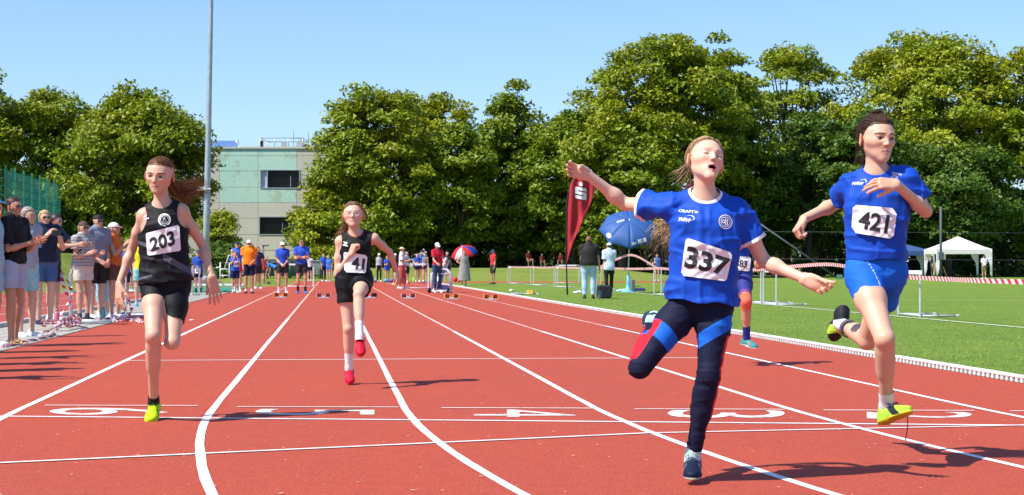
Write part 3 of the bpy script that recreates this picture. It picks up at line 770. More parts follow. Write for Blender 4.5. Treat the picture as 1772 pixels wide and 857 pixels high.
    if bot:
        ln = bot['len']; inf = bot.get('inf', .010); low = [loft(CC[:5], aa[:5], bb0[:5], R, F, .03 * s)]
        for k in 'ab':
            hp, kn, an = A(*P[k]['hip']), A(*P[k]['kn']), A(*P[k]['an']); lg = LEGP[k]; l1 = min(1, ln if np.isscalar(ln) else ln[k == 'b']); lk = ln if np.isscalar(ln) else ln[k == 'b']
            low.append(ball(hp - F * .022 * s + U * .02, P.get('glut', .075) * lr * w, .04 * s))
            if lk <= 1: 
                e = hp + (kn - hp) * lk * 1.03; q = dict(lg[0]); q['b'] = e; q['r2'] = q['r1'] + (lg[0]['r2'] - q['r1']) * lk * 1.03 + bot.get('flare', 0); low.append(q)
                if lk > .35: low.append(lg[1])
            else:
                low += [lg[0], lg[1], lg[4]]; q = dict(lg[2]); e = kn + (an - kn) * (lk - 1) * 1.02; q['b'] = e; q['r2'] = q['r1'] + (lg[2]['r2'] - q['r1']) * (lk - 1) + bot.get('flare', 0); low.append(q)
                if lk > 1.4: low.append(lg[3])
        wy = bot.get('waist', .22); wp = at(wy)
        def gleg(V_):
            num = np.zeros(len(V_)); den = np.full(len(V_), 1e-30)
            for k, i, t, L, d in nearest_leg(V_):
                lk = ln if np.isscalar(ln) else ln[k == 'b']; cutl = (lk - i) * L
                gg = np.where(t > 0, cutl - t, 1.0) if lk <= i + 1 else np.ones(len(V_))
                if i == 1 and lk <= 1: gg = -np.ones(len(V_))
                wgt = np.exp(-(d / .016)); num = num + wgt * np.clip(gg, -.1, .1); den = den + wgt
            return num / den
        keeps = [gleg, lambda V_: -((V_ - wp) @ U)]
        trims = [(gf(P, O), lab) for gf, lab in bot.get('trims', [])]
        O['bottom'] = garment(low, inf, ch, keeps, bot.get('wr', [(.004, (14, 14, 22), True)]), trims, bot.get('name', 'shorts'), [cloth(str(c), c, bot.get('rough', .65)) for c in bot['cols']], root, seed=P.get('seed', 1))
    if top:
        inf = top.get('inf', .012); sl = top.get('sleeve', .6); ts = top.get('st')
        if ts:
            tp = [loft([at(t, dy) for t, _, _, dy in ts], [x[1] for x in ts], [x[2] for x in ts], R, F, .03 * s)]
            if 'cx' in top:
                tp = [loft([at(t, dy) + R * cxx for (t, _, _, dy), cxx in zip(ts, top['cx'])], [x[1] for x in ts], [x[2] for x in ts], R, F, .03 * s)]
        else:
            a2, b2 = aa.copy(), bb0.copy(); lo_ = top.get('flare', .0); a2[:4] += lo_ * s; b2[:4] += lo_ * s; a2[0] = a2[1] ; b2[0] = b2[1]; tp = [loft(CC, a2, b2, R, F, .03 * s)]
        tp += trap + [cone(neck - U * .03 * s, neck + nrm(skull - neck) * .02, nr, nr * .98, .02 * s)]
        tp0 = list(tp); slv = []
        for k in 'ab':
            sh, el = A(*P[k]['sh']), A(*P[k]['el']); 
            if sl > 0:
                L = np.linalg.norm(el - sh); ff = top.get('sflare', .008); q = cone(sh, sh + (el - sh) * min(sl * 1.06, 1), .0435 * ar, .040 * ar + ff, .03 * s); slv.append((k, q, sh, nrm(el - sh), L * sl)); tp += [q, ball(sh, .050 * ar, .03 * s)]
                if sl > 1:
                    wr_ = A(*P[k]['wr']); tp.append(cone(el, wr_, .034 * ar, .026 * ar, .015))
            else: tp.append(ball(sh * .88 + neck * .12, .046 * ar, .03 * s))
        nco = top.get('neck', (.062, .012, .028)); nc = nv + U * nco[2] * s + F * nco[1] * s; hem = at(top.get('hem', -.02))
        keeps = [lambda V_: np.linalg.norm(V_ - nc, axis=1) - nco[0] * s, lambda V_: (V_ - hem) @ nrm(U + R * top.get('tilt', 0) + F * top.get('ftilt', 0)) - top.get('wave', .004) * np.sin((V_ - hem) @ R * 40)]
        if 0 < sl <= 1:
            for k, q, sh, ud, L in slv:
                def gs(V_, q=q, sh=sh, ud=ud, L=L): return np.maximum(np.maximum(L - (V_ - sh) @ ud, .010 - evalp(tp0, V_, inf)), np.linalg.norm(np.cross(V_ - sh, ud), axis=1) - .095 * s)
                keeps.append(gs)
        elif sl == 0:
            for k in 'ab':
                sh = A(*P[k]['sh']); sg = 1 if k == 'b' else -1; hc_ = sh + R * sg * top.get('ah', .030) * s - U * .012 * s
                def ga(V_, hc_=hc_, sg=sg):
                    q = V_ - hc_; return np.sqrt((q @ R * 1.0) ** 2 + (q @ U * .62) ** 2 + (q @ F * .35) ** 2) - top.get('ahr', .052) * s
                keeps.append(ga)
        trims = []
        if top.get('collar'): trims.append((lambda V_: nco[0] * s + top['collar'] - np.linalg.norm(V_ - nc, axis=1), 1))
        if top.get('cuff'):
            for k, q, sh, ud, L in slv: trims.append((lambda V_, q=q, sh=sh, ud=ud, L=L: np.minimum((V_ - sh) @ ud - (L - top['cuff']), .015 - evalp([q], V_, inf)), 1))
        trims += [(gf(P, O), lab) for gf, lab in top.get('trims', [])]
        O['top'] = garment(tp, inf, ch, keeps, top.get('wr', [(.004, (12, 12, 20), True)]), trims, top.get('name', 'shirt'), [top['mat']] if 'mat' in top else [cloth(str(c), c, top.get('rough', .65)) for c in top['cols']], root, seed=P.get('seed', 1) + 3, calm=(nc, nco[0] * s))
    if P.get('dress'):
        D = P['dress']; dl = loft([at(t) for t in D['t']], [a * s for a in D['a']], [b * s for b in D['b']], R, F)
        tp = [dl] + trap; hem = at(D['t'][0] + .01); nc = nv + U * .03 + F * .02; cs = [lambda V_: (V_ - hem) @ U - .012 * np.sin((V_ - hem) @ R * 50), lambda V_: np.linalg.norm(V_ - nc, axis=1) - .075]
        for k in 'ab': cs.append(lambda V_, sh=A(*P[k]['sh']), sg=(1 if k == 'b' else -1): np.linalg.norm((V_ - sh - R * sg * .05), axis=1) - .07)
        O['dress'] = garment(tp, .012, ch, cs, [(.012, (30, 30, 3), True)], [], 'dress', [D['mat']], root)
    for k in 'ab':
        a = P[k]; an = A(*a['an']); kn = A(*a['kn']); up = nrm(kn - an); sk = a.get('sock', P.get('sock'))
        if a.get('noshoe'): continue
        tdir = A(*a.get('toe', (0, -1, -.1))); fu = A(*a['fu']) if 'fu' in a else up
        sp = a.get('shoe', P['shoe'])
        shoe(root, an, tdir, fu, s * P.get('shoe_s', 1.0), *sp, sw=a.get('sw', .011), h=min(h, P.get('sh_h', .006)), laces=P.get('laces', h < .008), sandal=P.get('sandal', False), skin=MATS['skin' + P.get('skinkey', '')])
        if sk:
            Ls, cs = sk; pr = [cone(an - up * .03, an + up * (Ls + .02), .0305 * lr, .031 * lr + .1 * max(0, Ls - .06), .01), LEGP[k][2], LEGP[k][3]]
            pr = [cone(an - up * .03, an + (kn - an) * .0 + up * .0, .031 * lr, .030 * lr, .01)] + [LEGP[k][2]] + [LEGP[k][3]]
            tp_ = an + up * Ls; bx = np.abs(an - tp_) + .08; Vg, Fg = grow(pr, min(ch, .006), .0035, lo=np.minimum(an, tp_) - .07, hi=np.maximum(an, tp_) + .07)
            Vg = Vg + normals(Vg, Fg) * (.0012 * np.sin(((Vg - an) @ up) * 520))[:, None]
            Vg, Fg = keep(Vg, Fg, Ls - (Vg - an) @ up); Vg, Fg = keep(Vg, Fg, (Vg - an) @ up + .035)
            so = mkobj('sock', Vg, Fg, cloth('sock_%s' % (cs,), cs), root)
    if P.get('hair'): O['hair'] = hair(root, hd, P['hair'], max(h * .6, .003) if h < .009 else .008)
    if P.get('glasses'): glasses(root, hd, P['glasses'] == 'dark', P.get('gcol', (.01, .01, .012)))
    if P.get('cap'): cap(root, hd, *P['cap'], h=h)
    return O
def settle(root):
    """children were built in world coordinates; the thing's origin is at its base"""
    for o in root.children:
        if o.location.length < 1e-9: o.location = -root.location
# ------------------------------------------------------------------ the five runners
def reach(p, x, y, L, sg):
    """point on the sight line of pixel (x,y) at distance L from p; sg -1 nearer, +1 farther"""
    d = A((x - CX) / FPX, 1, (HOR - y) / FPX); o = A(0, 0, CAMH) - p; a = d @ d; b = 2 * d @ o; c = o @ o - L * L; D = b * b - 4 * a * c
    t = (-b + sg * math.sqrt(D)) / (2 * a) if D > 0 else -b / (2 * a)
    return A(0, 0, CAMH) + d * t
BLUE = (.008, .068, .46); ROYAL = (.008, .060, .42); NAVY = (.007, .010, .032); BRIGHT = (.010, .13, .62); BLACK = (.006, .006, .008); WHITE = (.80, .80, .80); RED = (.55, .012, .02)
M_WHITE = mat('print_white', (.80, .80, .80), .5); M_BLUEP = mat('print_blue', BLUE, .5)

def leg(hip, kx, ky, ks, ax, ay, as_, tl=.37, sl=.36):
    kn = reach(hip, kx, ky, tl, ks); return kn, reach(kn, ax, ay, sl, as_)

# --- 337, front
Z = 7.35; J = lambda x, y, dz=0: px(x, y, Z + dz)
hip_a, hip_b = J(1193, 520, .02), J(1240, 522, 0)
kna, ana = leg(hip_a, 1108, 634, -1, 1131, 556, 1, .37, .36)
knb = J(1226, 650, -.06); anb = J(1199, 788, .0)
sha, shb = J(1159, 357, .03), J(1276, 367, .03)
ela = reach(sha, 1081, 353, .235, 1); wra = reach(ela, 1018, 303, .215, -1)
elb = reach(shb, 1322, 452, .24, 1); wrb = reach(elb, 1392, 483, .215, -1)
P337 = dict(root=tuple(ground(1192, 835) * A(1, 1, 0)), label='girl in blue shirt with bib 337, arms flung wide and mouth open, nearest runner', h=.0066, hh=.0026, hx=.0030, ch=.0068, s=.95, sss=0.0,
    neck=J(1220, 345, .01), pelvis=J(1221, 512, .01), seed=2, skin=(.71, .445, .315), skinkey='_fair', w=.94, neck_r=.046, arm_r=.94,
    a=dict(sh=sha, el=ela, wr=wra, hip=hip_a, kn=kna, an=ana, tr=.077, hand=dict(d=(-.84, -.42, .22), n=(.10, -1, .05), t=(.30, -.1, .93), c=(.50, .46, .44, .40), sp=.10, th=.22, tc=1.1, s=.92), toe=(.1, -.35, -.94), fu=(.1, -.9, .3),
           shoe=((.02, .035, .07), (.75, .8, .1), (.35, .6, .7))),
    b=dict(sh=shb, el=elb, wr=wrb, hip=hip_b, kn=knb, an=anb, tr=.075, hand=dict(d=(.86, -.25, -.38), n=(-.25, -.92, .15), t=(.40, .0, .9), c=(.55, .75, .85, .9), sp=.12, th=.12, tc=.3, s=1.0), toe=(-.12, -1, -.14), fu=(.0, -.12, 1),
           shoe=((.008, .014, .04), (.45, .47, .30), (.15, .2, .3))),
    head=dict(c=J(1221, 279, -.01), f=(.34, -.90, .36), u=(.10, .40, .92), s=.94, mouth=1.0, eyes=0.0, brow=(.30, .17, .09), brow_w=.45, lip=(.60, .16, .15)),
    shoe=((.008, .014, .04), (.45, .47, .30), None), sock=(.075, (.45, .65, .58)),
    hair=dict(col=(.44, .29, .15), n=700, recede=.016, tie=(0, -.085, -.045), seed=4, lift=.05, line=.086, tails=[
        dict(p=[J(1196, 318, .08), J(1186, 352, .22), J(1170, 390, .26), J(1150, 418, .25), J(1140, 455, .22)], w0=.010, w1=.040, n=110, curl=.026, cf=9, r=.0030),
        dict(p=[J(1180, 370, .22), J(1150, 388, .27), J(1136, 402, .26), J(1122, 450, .24)], w0=.012, w1=.03, n=36, curl=.030, cf=8, r=.0026),
        dict(p=[J(1192, 285, .05), J(1180, 300, .06), J(1168, 307, .08)], w0=.008, w1=.03, n=22, r=.0009), dict(p=[J(1190, 300, .05), J(1184, 315, .07), J(1176, 326, .08)], w0=.008, w1=.03, n=16, r=.0009)]),
    bottom=dict(len=1.93, inf=.004, cols=[NAVY, BRIGHT, (.60, .015, .03)], name='leggings', waist=.12, rough=.7, wr=[(.004, (7, 7, 26), True)]),
    top=dict(cols=[BLUE, WHITE], sleeve=.60, hem=-.07, inf=.011, collar=.011, cuff=.016, neck=(.066, .022, .036), sflare=.018, rough=.42, tilt=.10, wave=.006,
        cx=[-.016, -.015, -.011, -.005, 0, 0, 0, 0], st=[(-.12, .143, .112, .0), (.05, .140, .110, -.005), (.25, .135, .102, .0), (.45, .136, .098, .006), (.65, .145, .100, .008), (.82, .140, .092, .004), (.93, .100, .066, -.004), (1.0, .055, .045, -.008)],
        wr=[(.010, (5, 5, 17), True), (.007, (20, 12, 7), True), (.005, (9, 9, 9), False)]))
def stripes337(P, O):
    def g1(V):          # bright blue band across each thigh
        r = np.full(len(V), -1.0)
        for k, t0, wd, sl in (('a', .57, .036, .15), ('b', .43, .034, -.75)):
            hp, kn = A(*P[k]['hip']), A(*P[k]['kn']); L = np.linalg.norm(kn - hp); ax = (kn - hp) / L; q = V - hp; t = q @ ax; lat = q @ nrm(O['R'] - ax * (O['R'] @ ax)); d = np.linalg.norm(q - np.clip(t, 0, L)[:, None] * ax, axis=1)
            v = np.where((d < .13), wd - np.abs(t - t0 * L - sl * lat), -1.0); r = np.maximum(r, v)
        return r
    return g1
def red337(P, O):
    def g(V):
        r = np.full(len(V), -1.0)
        for k, sg in (('a', -1), ('b', 1)):
            hp, kn, an = A(*P[k]['hip']), A(*P[k]['kn']), A(*P[k]['an'])
            for i, (p, q_) in enumerate(((hp, kn), (kn, an))):
                L = np.linalg.norm(q_ - p); ax = (q_ - p) / L; q = V - p; t = q @ ax; side = nrm(O['R'] - ax * (O['R'] @ ax)) * sg
                if k == 'a' and i == 0: side = nrm(side * .6 + A(-.3, 0, .5))
                d = q - np.clip(t, 0, L)[:, None] * ax; dn = np.linalg.norm(d, axis=1) + 1e-9
                v = np.where((t > (.45 * L if i == 0 else -.02)) & (t < L * (1 if i == 0 else .75)) & (dn < .12), (d @ side) / dn - (.62 if k == 'a' else .80), -1.0); r = np.maximum(r, v * .05)
        return r
    return g
P337['bottom']['trims'] = [(stripes337, 1), (red337, 2)]
O = human(P337); r337 = O['root']
bib(r337, [O['top']], [(1187, 411), (1268, 438), (1257, 487), (1178, 477)], '337', .60, bold=.035, corner=.045, rot=-.02, seed=3, cx=.52, cy=.50, asp=1.05, wrk=.010)
logo = O['top']
crest = [ringm(.5, .5, .44, .5), ringm(.5, .5, .30, .345)] + [fit(t, .1 + .8 * i / 11, .40, .17 + .8 * i / 11, .52) for i, t in enumerate([])] + [ringm(.36, .5, .05, .13), poly2([(.46, .25), (.54, .25), (.54, .75), (.46, .75)]), poly2([(.58, .28), (.68, .28), (.68, .70), (.58, .70)])]
for i in range(20):
    a = 2 * math.pi * i / 20; cx_, cy_ = .5 + .395 * math.cos(a), .5 + .395 * math.sin(a); crest.append((np.array([(cx_ + .028 * math.cos(a + b), cy_ + .028 * math.sin(a + b)) for b in (0, 2.1, 4.2)]), np.array([(0, 1, 2)])))
craft = [fit('CRAFT', 0, .15, .78, .85, .03), poly2([(.82, .2), (.86, .2), (.86, .8), (.82, .8)]), poly2([(.88, .2), (1.0, .5), (.92, .5)]), poly2([(.88, .8), (.92, .5), (1.0, .5)])]
phil = [fit('Philipp', 0, .0, .72, .62, .03, shear=.06), ringm(.80, .52, .20, .27, 12, -1.2, 1.5, ax=.6), ringm(.70, .55, .28, .33, 10, .9, 2.2)]
decal(r337, [logo], [(1175, 361), (1209, 364), (1208, 371), (1174, 368)], craft, M_WHITE)
decal(r337, [logo], [(1174, 371), (1203, 371), (1203, 385), (1174, 385)], phil, M_WHITE)
decal(r337, [logo], [(1244, 370), (1268, 373), (1267, 398), (1243, 395)], crest, M_WHITE)
V, F = grow([cone(J(1195, 321, .085), J(1196, 329, .09), .011, .013)], .004); V += normals(V, F) * (vnoise(V * 110) * .008)[:, None]
mkobj('scrunchie', V, F, cloth('pink', (.55, .06, .16)), r337)
settle(r337)

# --- 421, right
Z = 8.0; J = lambda x, y, dz=0: px(x, y, Z + dz)
hip_a, hip_b = J(1494, 482, -.01), J(1538, 480, .03)
kna = reach(hip_a, 1531, 588, .385, -1); ana = reach(kna, 1534, 703, .37, 1)
knb = reach(hip_b, 1500, 588, .375, 1); anb = reach(knb, 1456, 561, .36, 1)
sha, shb = J(1474, 320, .06), J(1570, 310, .0)
ela = reach(sha, 1448, 352, .24, 1); wra = reach(ela, 1391, 379, .22, -1)
elb = J(1602, 366, .03); wrb = J(1551, 319, -.17)
P421 = dict(root=tuple(ground(1530, 803) * A(1, 1, 0)), label='dark haired child in blue kit with bib 421 in mid-stride at the right', h=.0066, hh=.0028, hx=.0032, ch=.0070, s=.97,
    neck=J(1517, 302, .02), pelvis=J(1516, 470, .02), seed=6, skin=(.66, .395, .265), skinkey='_fair2', neck_r=.048, arm_r=.92, leg_r=.95, w=.96,
    a=dict(sh=sha, el=ela, wr=wra, hip=hip_a, kn=kna, an=ana, tr=.082, hand=dict(d=(-.55, -.35, -.70), n=(.75, .1, -.5), t=(.25, -.95, .2), c=(1.25, 1.5, 1.5, 1.4), sp=.04, th=.1, tc=.8, s=.95), toe=(.42, -.84, .32), fu=(-.15, .3, .93),
           sw=.024, shoe=((.36, .64, .05), (.60, .50, .01), (.012, .014, .02)), sock=(.085, WHITE)),
    b=dict(sh=shb, el=elb, wr=wrb, hip=hip_b, kn=knb, an=anb, tr=.080, hand=dict(d=(-.93, -.3, .05), n=(-.2, .75, -.6), t=(.0, -.5, -.85), c=(.32, .40, .5, .55), sp=.14, th=.5, tc=.3, s=.98), sw=.034, toe=(-.14, .62, -.74), fu=(-.1, -.74, -.62),
           shoe=((.015, .015, .02), (.015, .015, .02), (.45, .76, .05)), sock=(.075, WHITE)),
    head=dict(c=J(1518, 241, .0), f=(.33, -.94, -.02), u=(.03, .03, 1), s=1.0, mouth=.0, eyes=.75, look=(-.05, -.3), brow=(.030, .015, .008), brow_w=1.0, iris=(.05, .04, .03), lip=(.58, .24, .20)),
    shoe=((.42, .72, .04), (.02, .02, .02), None),
    hair=dict(col=(.060, .028, .015), sr=.0010, n=900, tie=(0, -.095, .02), seed=9, lift=.05, line=.066, tails=[
        dict(p=[J(1500, 230, .09), J(1494, 262, .12), J(1490, 296, .10)], w0=.025, w1=.02, n=60, r=.0016), dict(p=[J(1508, 202, .02), J(1516, 196, .0), J(1528, 197, .03), J(1534, 203, .08)], w0=.008, w1=.016, n=60, r=.0018),
        dict(p=[J(1494, 222, .03), J(1484, 224, .05), J(1474, 220, .06)], w0=.010, w1=.016, n=16, r=.001, curl=.006), dict(p=[J(1492, 230, .03), J(1484, 236, .05)], w0=.008, w1=.016, n=10, r=.001)]),
    bottom=dict(len=(.34, .40), inf=.007, cols=[BRIGHT, WHITE], name='shorts', waist=.16, rough=.45, wr=[(.003, (10, 10, 26), True)]),
    top=dict(cols=[BLUE, WHITE], sleeve=.62, hem=.12, inf=.010, neck=(.066, .012, .030), sflare=.018, rough=.42, tilt=-.03, wave=.004,
        st=[(.0, .128, .098, 0), (.2, .126, .096, 0), (.4, .127, .096, .004), (.62, .134, .100, .006), (.80, .138, .094, .002), (.93, .100, .066, -.004), (1.0, .055, .045, -.008)],
        wr=[(.008, (6, 6, 15), True), (.007, (18, 12, 7), True), (.004, (9, 9, 9), False)]))
def pipe421(P, O):
    def g(V):
        r = np.full(len(V), -1.0)
        for k, off in (('a', .030),):
            hp, kn = A(*P[k]['hip']), A(*P[k]['kn']); L = np.linalg.norm(kn - hp); ax = (kn - hp) / L; q = V - hp; t = q @ ax; lat = q @ nrm(O['R'] - ax * (O['R'] @ ax))
            r = np.maximum(r, np.where((t > -.06) & (q @ O['F'] > 0), .0022 - np.abs(lat - off - .02 * np.sin(t * 16)), -1))
        return r
    return g
P421['bottom']['trims'] = [(pipe421, 1)]
O = human(P421); r421 = O['root']
bib(r421, [O['top']], [(1476, 354), (1553, 361), (1546, 414), (1473, 402)], '421', .62, bold=.03, corner=.075, rot=-.05, seed=8, cx=.50, cy=.52, asp=1.0, wrk=.010)
decal(r421, [O['top']], [(1474, 312), (1501, 308), (1501, 319), (1474, 322)], phil, M_WHITE); decal(r421, [O['top']], [(1541, 303), (1554, 303), (1554, 318), (1541, 318)], crest, M_WHITE)
decal(r421, [O['top']], [(1544, 297), (1561, 300), (1560, 305), (1543, 302)], craft, M_WHITE)
mb = MB(); lc_ = ana + nrm(A(.42, -.84, .32)) * .09 + A(.03, 0, -.05); mb.tube([lc_ + A(*q_) for q_ in ((-.02, 0, .01), (.008, -.005, -.01), (.012, 0, -.05), (.008, .0, -.09), (.002, .005, -.13))], .0022, 5); mb.build('loose_lace', cloth('lace_dark', (.02, .02, .03)), r421)
mb = MB(); c_ = anb * .70 + knb * .30; ax_ = nrm(knb - anb); u_ = nrm(np.cross(ax_, A(0, 0, 1))); v_ = np.cross(ax_, u_)
for q in (-.010, -.005, 0, .005, .010): mb.tube([c_ + ax_ * q + (u_ * math.cos(t) + v_ * math.sin(t)) * .0415 for t in np.linspace(0, 2 * math.pi, 21)[:-1]], .0042, 5, closed=True)
mb.build('chip_strap', cloth('strap_grey', (.10, .10, .12)), r421)
settle(r421)

# --- 203, left
Z = 10.28; J = lambda x, y, dz=0: px(x, y, Z + dz)
hip_a, hip_b = J(266, 498, -.01), J(306, 498, .03)
kna = reach(hip_a, 265, 582, .37, -1); ana = J(266, 694, .02)
knb = reach(hip_b, 298, 592, .37, -1); anb = reach(knb, 298, 577, .36, 1)
sha, shb = J(250, 374, .0), J(314, 366, .02)
ela = reach(sha, 228, 432, .25, 1); wra = reach(ela, 206, 492, .225, -1)
elb = reach(shb, 351, 425, .25, 1); wrb = reach(elb, 366, 480, .225, -1)
def diag203(P, O):
    def g(V):
        q = V - A(*P['pelvis']); x = q @ O['R']; z = q @ O['U']; f = q @ O['F']
        b1 = .020 - np.abs(z - .145 + .62 * (x - .0)); b1 = np.where((x > .0) & (f > 0), b1, -1)
        b2 = .006 - np.abs(z - .19 + .35 * x); b3 = .006 - np.abs(z - .175 + .4 * x); b4 = .007 - np.abs(z - .05 - .2 * x)
        l = (x < .02) & (f > 0); return np.maximum(b1, np.maximum(np.where(l, np.maximum(b2, b3), -1), np.where((x < -.06) & (f > 0), b4, -1)))
    return g
P203 = dict(root=tuple(ground(265, 727) * A(1, 1, 0)), label='girl in black vest with bib 203, ponytail streaming, green spikes, left lane', h=.0072, hh=.0032, hx=.0038, ch=.0078, s=.98,
    neck=J(281, 356, .02), pelvis=J(287, 487, .01), seed=12, skin=(.62, .365, .25), skinkey='_fair3', neck_r=.044, arm_r=.88, leg_r=.93,
    a=dict(sh=sha, el=ela, wr=wra, hip=hip_a, kn=kna, an=ana, tr=.076, hand=dict(d=(.05, -.25, -.97), n=(.75, .65, 0), t=(.6, -.75, -.1), c=(.15, .30, .35, .3), sp=.22, th=.55, tc=.1, s=1.0), toe=(.02, -.95, -.38), fu=(0, -.4, .92)),
    b=dict(sh=shb, el=elb, wr=wrb, hip=hip_b, kn=knb, an=anb, tr=.080, hand=dict(d=(.18, .15, -.97), n=(-.3, .95, .1), t=(-.92, -.3, .1), c=(.12, .18, .15, .15), sp=.16, th=.35, tc=.1, s=1.0), toe=(0, .95, .12), fu=(0, .12, -.95)),
    head=dict(c=J(276, 304, -.02), f=(-.12, -.98, -.13), u=(.05, -.08, 1), s=.97, wx=1.12, mouth=.0, eyes=.75, look=(-.1, -.25), brow=(.06, .03, .018), brow_w=.95, lip=(.56, .23, .19), iris=(.06, .05, .04)),
    shoe=((.45, .80, .01), (.40, .75, .01), (.05, .06, .02)), sock=(.038, (.02, .02, .02)),
    hair=dict(col=(.19, .080, .030), sr=.0010, n=800, tie=(0, -.10, -.005), seed=14, lift=.025, line=.069, tails=[
        dict(p=[J(289, 312, .10), J(305, 326, .16), J(322, 330, .2), J(345, 322, .24), J(358, 328, .26)], w0=.018, w1=.034, n=200, curl=.014, r=.0024, pow=.7),
        dict(p=[J(292, 318, .10), J(306, 334, .15), J(324, 342, .2), J(340, 338, .22)], w0=.018, w1=.032, n=130, curl=.014, r=.0024, pow=.7),
        dict(p=[J(296, 316, .12), J(318, 322, .2), J(338, 318, .24), J(356, 326, .26)], w0=.012, w1=.030, n=80, curl=.012, r=.0026)]),
    bottom=dict(len=(.34, .64), inf=.006, cols=[BLACK], name='shorts', waist=.2, rough=.36, wr=[(.0022, (9, 9, 20), True)]),
    top=dict(cols=[(.009, .009, .011), (.09, .09, .12), (.40, .04, .05)], sleeve=0, hem=-.02, inf=.009, neck=(.068, .020, .024), ah=.034, ahr=.060, rough=.5, tilt=-.06,
        st=[(-.10, .160, .108, 0), (.1, .148, .100, 0), (.3, .132, .094, .004), (.5, .134, .096, .006), (.70, .136, .096, .006), (.86, .118, .084, .0), (.96, .090, .062, -.004), (1.02, .055, .045, -.008)],
        trims=[(diag203, 1)], wr=[(.009, (4, 4, 17), True), (.006, (14, 12, 8), True)]))
O = human(P203); r203 = O['root']
bib(r203, [O['top']], [(252, 404), (310, 389), (313, 434), (255, 443)], '203', .60, bold=.035, corner=.03, rot=.10, seed=5, cx=.47, cy=.50, asp=1.0, wrk=.006)
shield = [ringm(.5, .5, .40, .5), ringm(.5, .5, .30, .34), poly2([(.33, .30), (.67, .30), (.5, .72)]), ]
decal(r203, [O['top']], [(273, 370), (295, 369), (296, 391), (274, 392)], shield, M_WHITE)
decal(r203, [O['top']], [(282, 378), (287, 378), (287, 384), (282, 384)], [poly2([(0, 0), (1, 0), (.5, 1)])], mat('ink_black', BLACK), off=.003)
erima = [poly2([(0, .62), (.35, .50), (.62, .95), (.45, .42), (.1, .42)]), poly2([(.0, .05), (.95, .20), (.95, .40), (.0, .22)])]
decal(r203, [O['top']], [(248, 370), (258, 370), (258, 381), (248, 381)], erima, M_WHITE)
V, F = grow([cone(J(288, 311, .10), J(293, 315, .115), .019, .019)], .005); mkobj('hair_tie', V, F, cloth('tie', (.02, .015, .015)), r203)
settle(r203)

# --- 41, centre
Z = 13.35; J = lambda x, y, dz=0: px(x, y, Z + dz)
hip_a, hip_b = J(598, 494, 0), J(627, 492, .02)
kna = J(603, 570, -.03); ana = J(604, 636, .04)
knb = reach(hip_b, 621, 511, .35, -1); anb = reach(knb, 622, 582, .33, -1)
sha, shb = J(589, 418, 0), J(647, 413, .0)
ela = reach(sha, 583, 475, .235, -1); wra = reach(ela, 607, 440, .21, -1)
elb = reach(shb, 674, 436, .24, 1); wrb = reach(elb, 686, 470, .21, 1)
P41 = dict(root=tuple(ground(610, 665) * A(1, 1, 0)), label='girl with glasses in black vest with bib 41 and red spikes, middle lane', h=.0080, hh=.0038, hx=.0044, ch=.0085, s=.94,
    neck=J(616, 406, .02), pelvis=J(612, 482, .01), seed=22, skin=(.65, .39, .275), skinkey='_fair4', neck_r=.044, arm_r=.82, leg_r=.92,
    a=dict(sh=sha, el=ela, wr=wra, hip=hip_a, kn=kna, an=ana, tr=.072, hand=dict(d=(.35, -.2, .92), n=(.7, .65, -.1), t=(.45, -.6, .65), c=(1.5, 1.6, 1.6, 1.6), sp=.02, th=.2, tc=.9, s=.95), toe=(.12, -.92, -.42), fu=(0, -.45, .9)),
    b=dict(sh=shb, el=elb, wr=wrb, hip=hip_b, kn=knb, an=anb, tr=.074, hand=dict(d=(.25, .1, -.96), n=(-.8, .5, 0), t=(-.2, -.95, -.1), c=(.9, 1.0, 1.0, 1.0), sp=.04, th=.2, tc=.5, s=.95), toe=(.12, -.75, -.65), fu=(0, -.65, .75)),
    head=dict(c=J(611, 373, -.01), f=(.06, -.97, .17), u=(.0, .17, .98), s=.93, wx=1.12, mouth=0, eyes=.65, brow=(.16, .08, .045), brow_w=.85, lip=(.58, .25, .21), look=(0, .1)),
    shoe=((.62, .008, .035), (.50, .006, .03), (.75, .02, .06)), sock=(.115, WHITE),
    hair=dict(col=(.30, .17, .08), n=400, tie=(0, -.09, -.03), seed=24, lift=.05, line=.082, vol=.009, tails=[
        dict(p=[J(601, 385, .06), J(597, 400, .1), J(588, 404, .12), J(587, 408, .10)], w0=.022, w1=.03, n=60, curl=.008, r=.0024), dict(p=[J(598, 365, .02), J(593, 376, .04), J(592, 392, .05)], w0=.008, w1=.008, n=22, r=.0014),
        dict(p=[J(630, 362, .02), J(634, 375, .03), J(633, 390, .05)], w0=.008, w1=.008, n=24, r=.0014)]),
    bottom=dict(len=(.40, .44), inf=.011, flare=.004, cols=[BLACK, WHITE], name='shorts', waist=.2, rough=.5, wr=[(.005, (9, 9, 12), True)]),
    top=dict(cols=[(.008, .008, .010), (.25, .02, .03)], sleeve=0, hem=.04, inf=.008, neck=(.066, .022, .026), ah=.034, ahr=.058, rough=.5, collar=.006,
        wr=[(.004, (4, 4, 15), True), (.002, (14, 12, 8), True)]))
O = human(P41); r41 = O['root']
bib(r41, [O['top']], [(594, 436), (636, 442), (633, 473), (596, 471)], '41', .62, bold=.035, corner=.06, rot=-.04, seed=15, cx=.62, cy=.50, asp=1.0, wrk=.008)
decal(r41, [O['top']], [(594, 417), (603, 419), (602, 427), (593, 425)], [poly2([(0, .9), (.4, .6), (.9, .9), (.6, .35), (.3, .35)]), poly2([(0, .0), (1, .0), (1, .25), (0, .25)])], M_WHITE)
glasses(r41, P41['head'], False, (.65, .35, .35))
settle(r41)

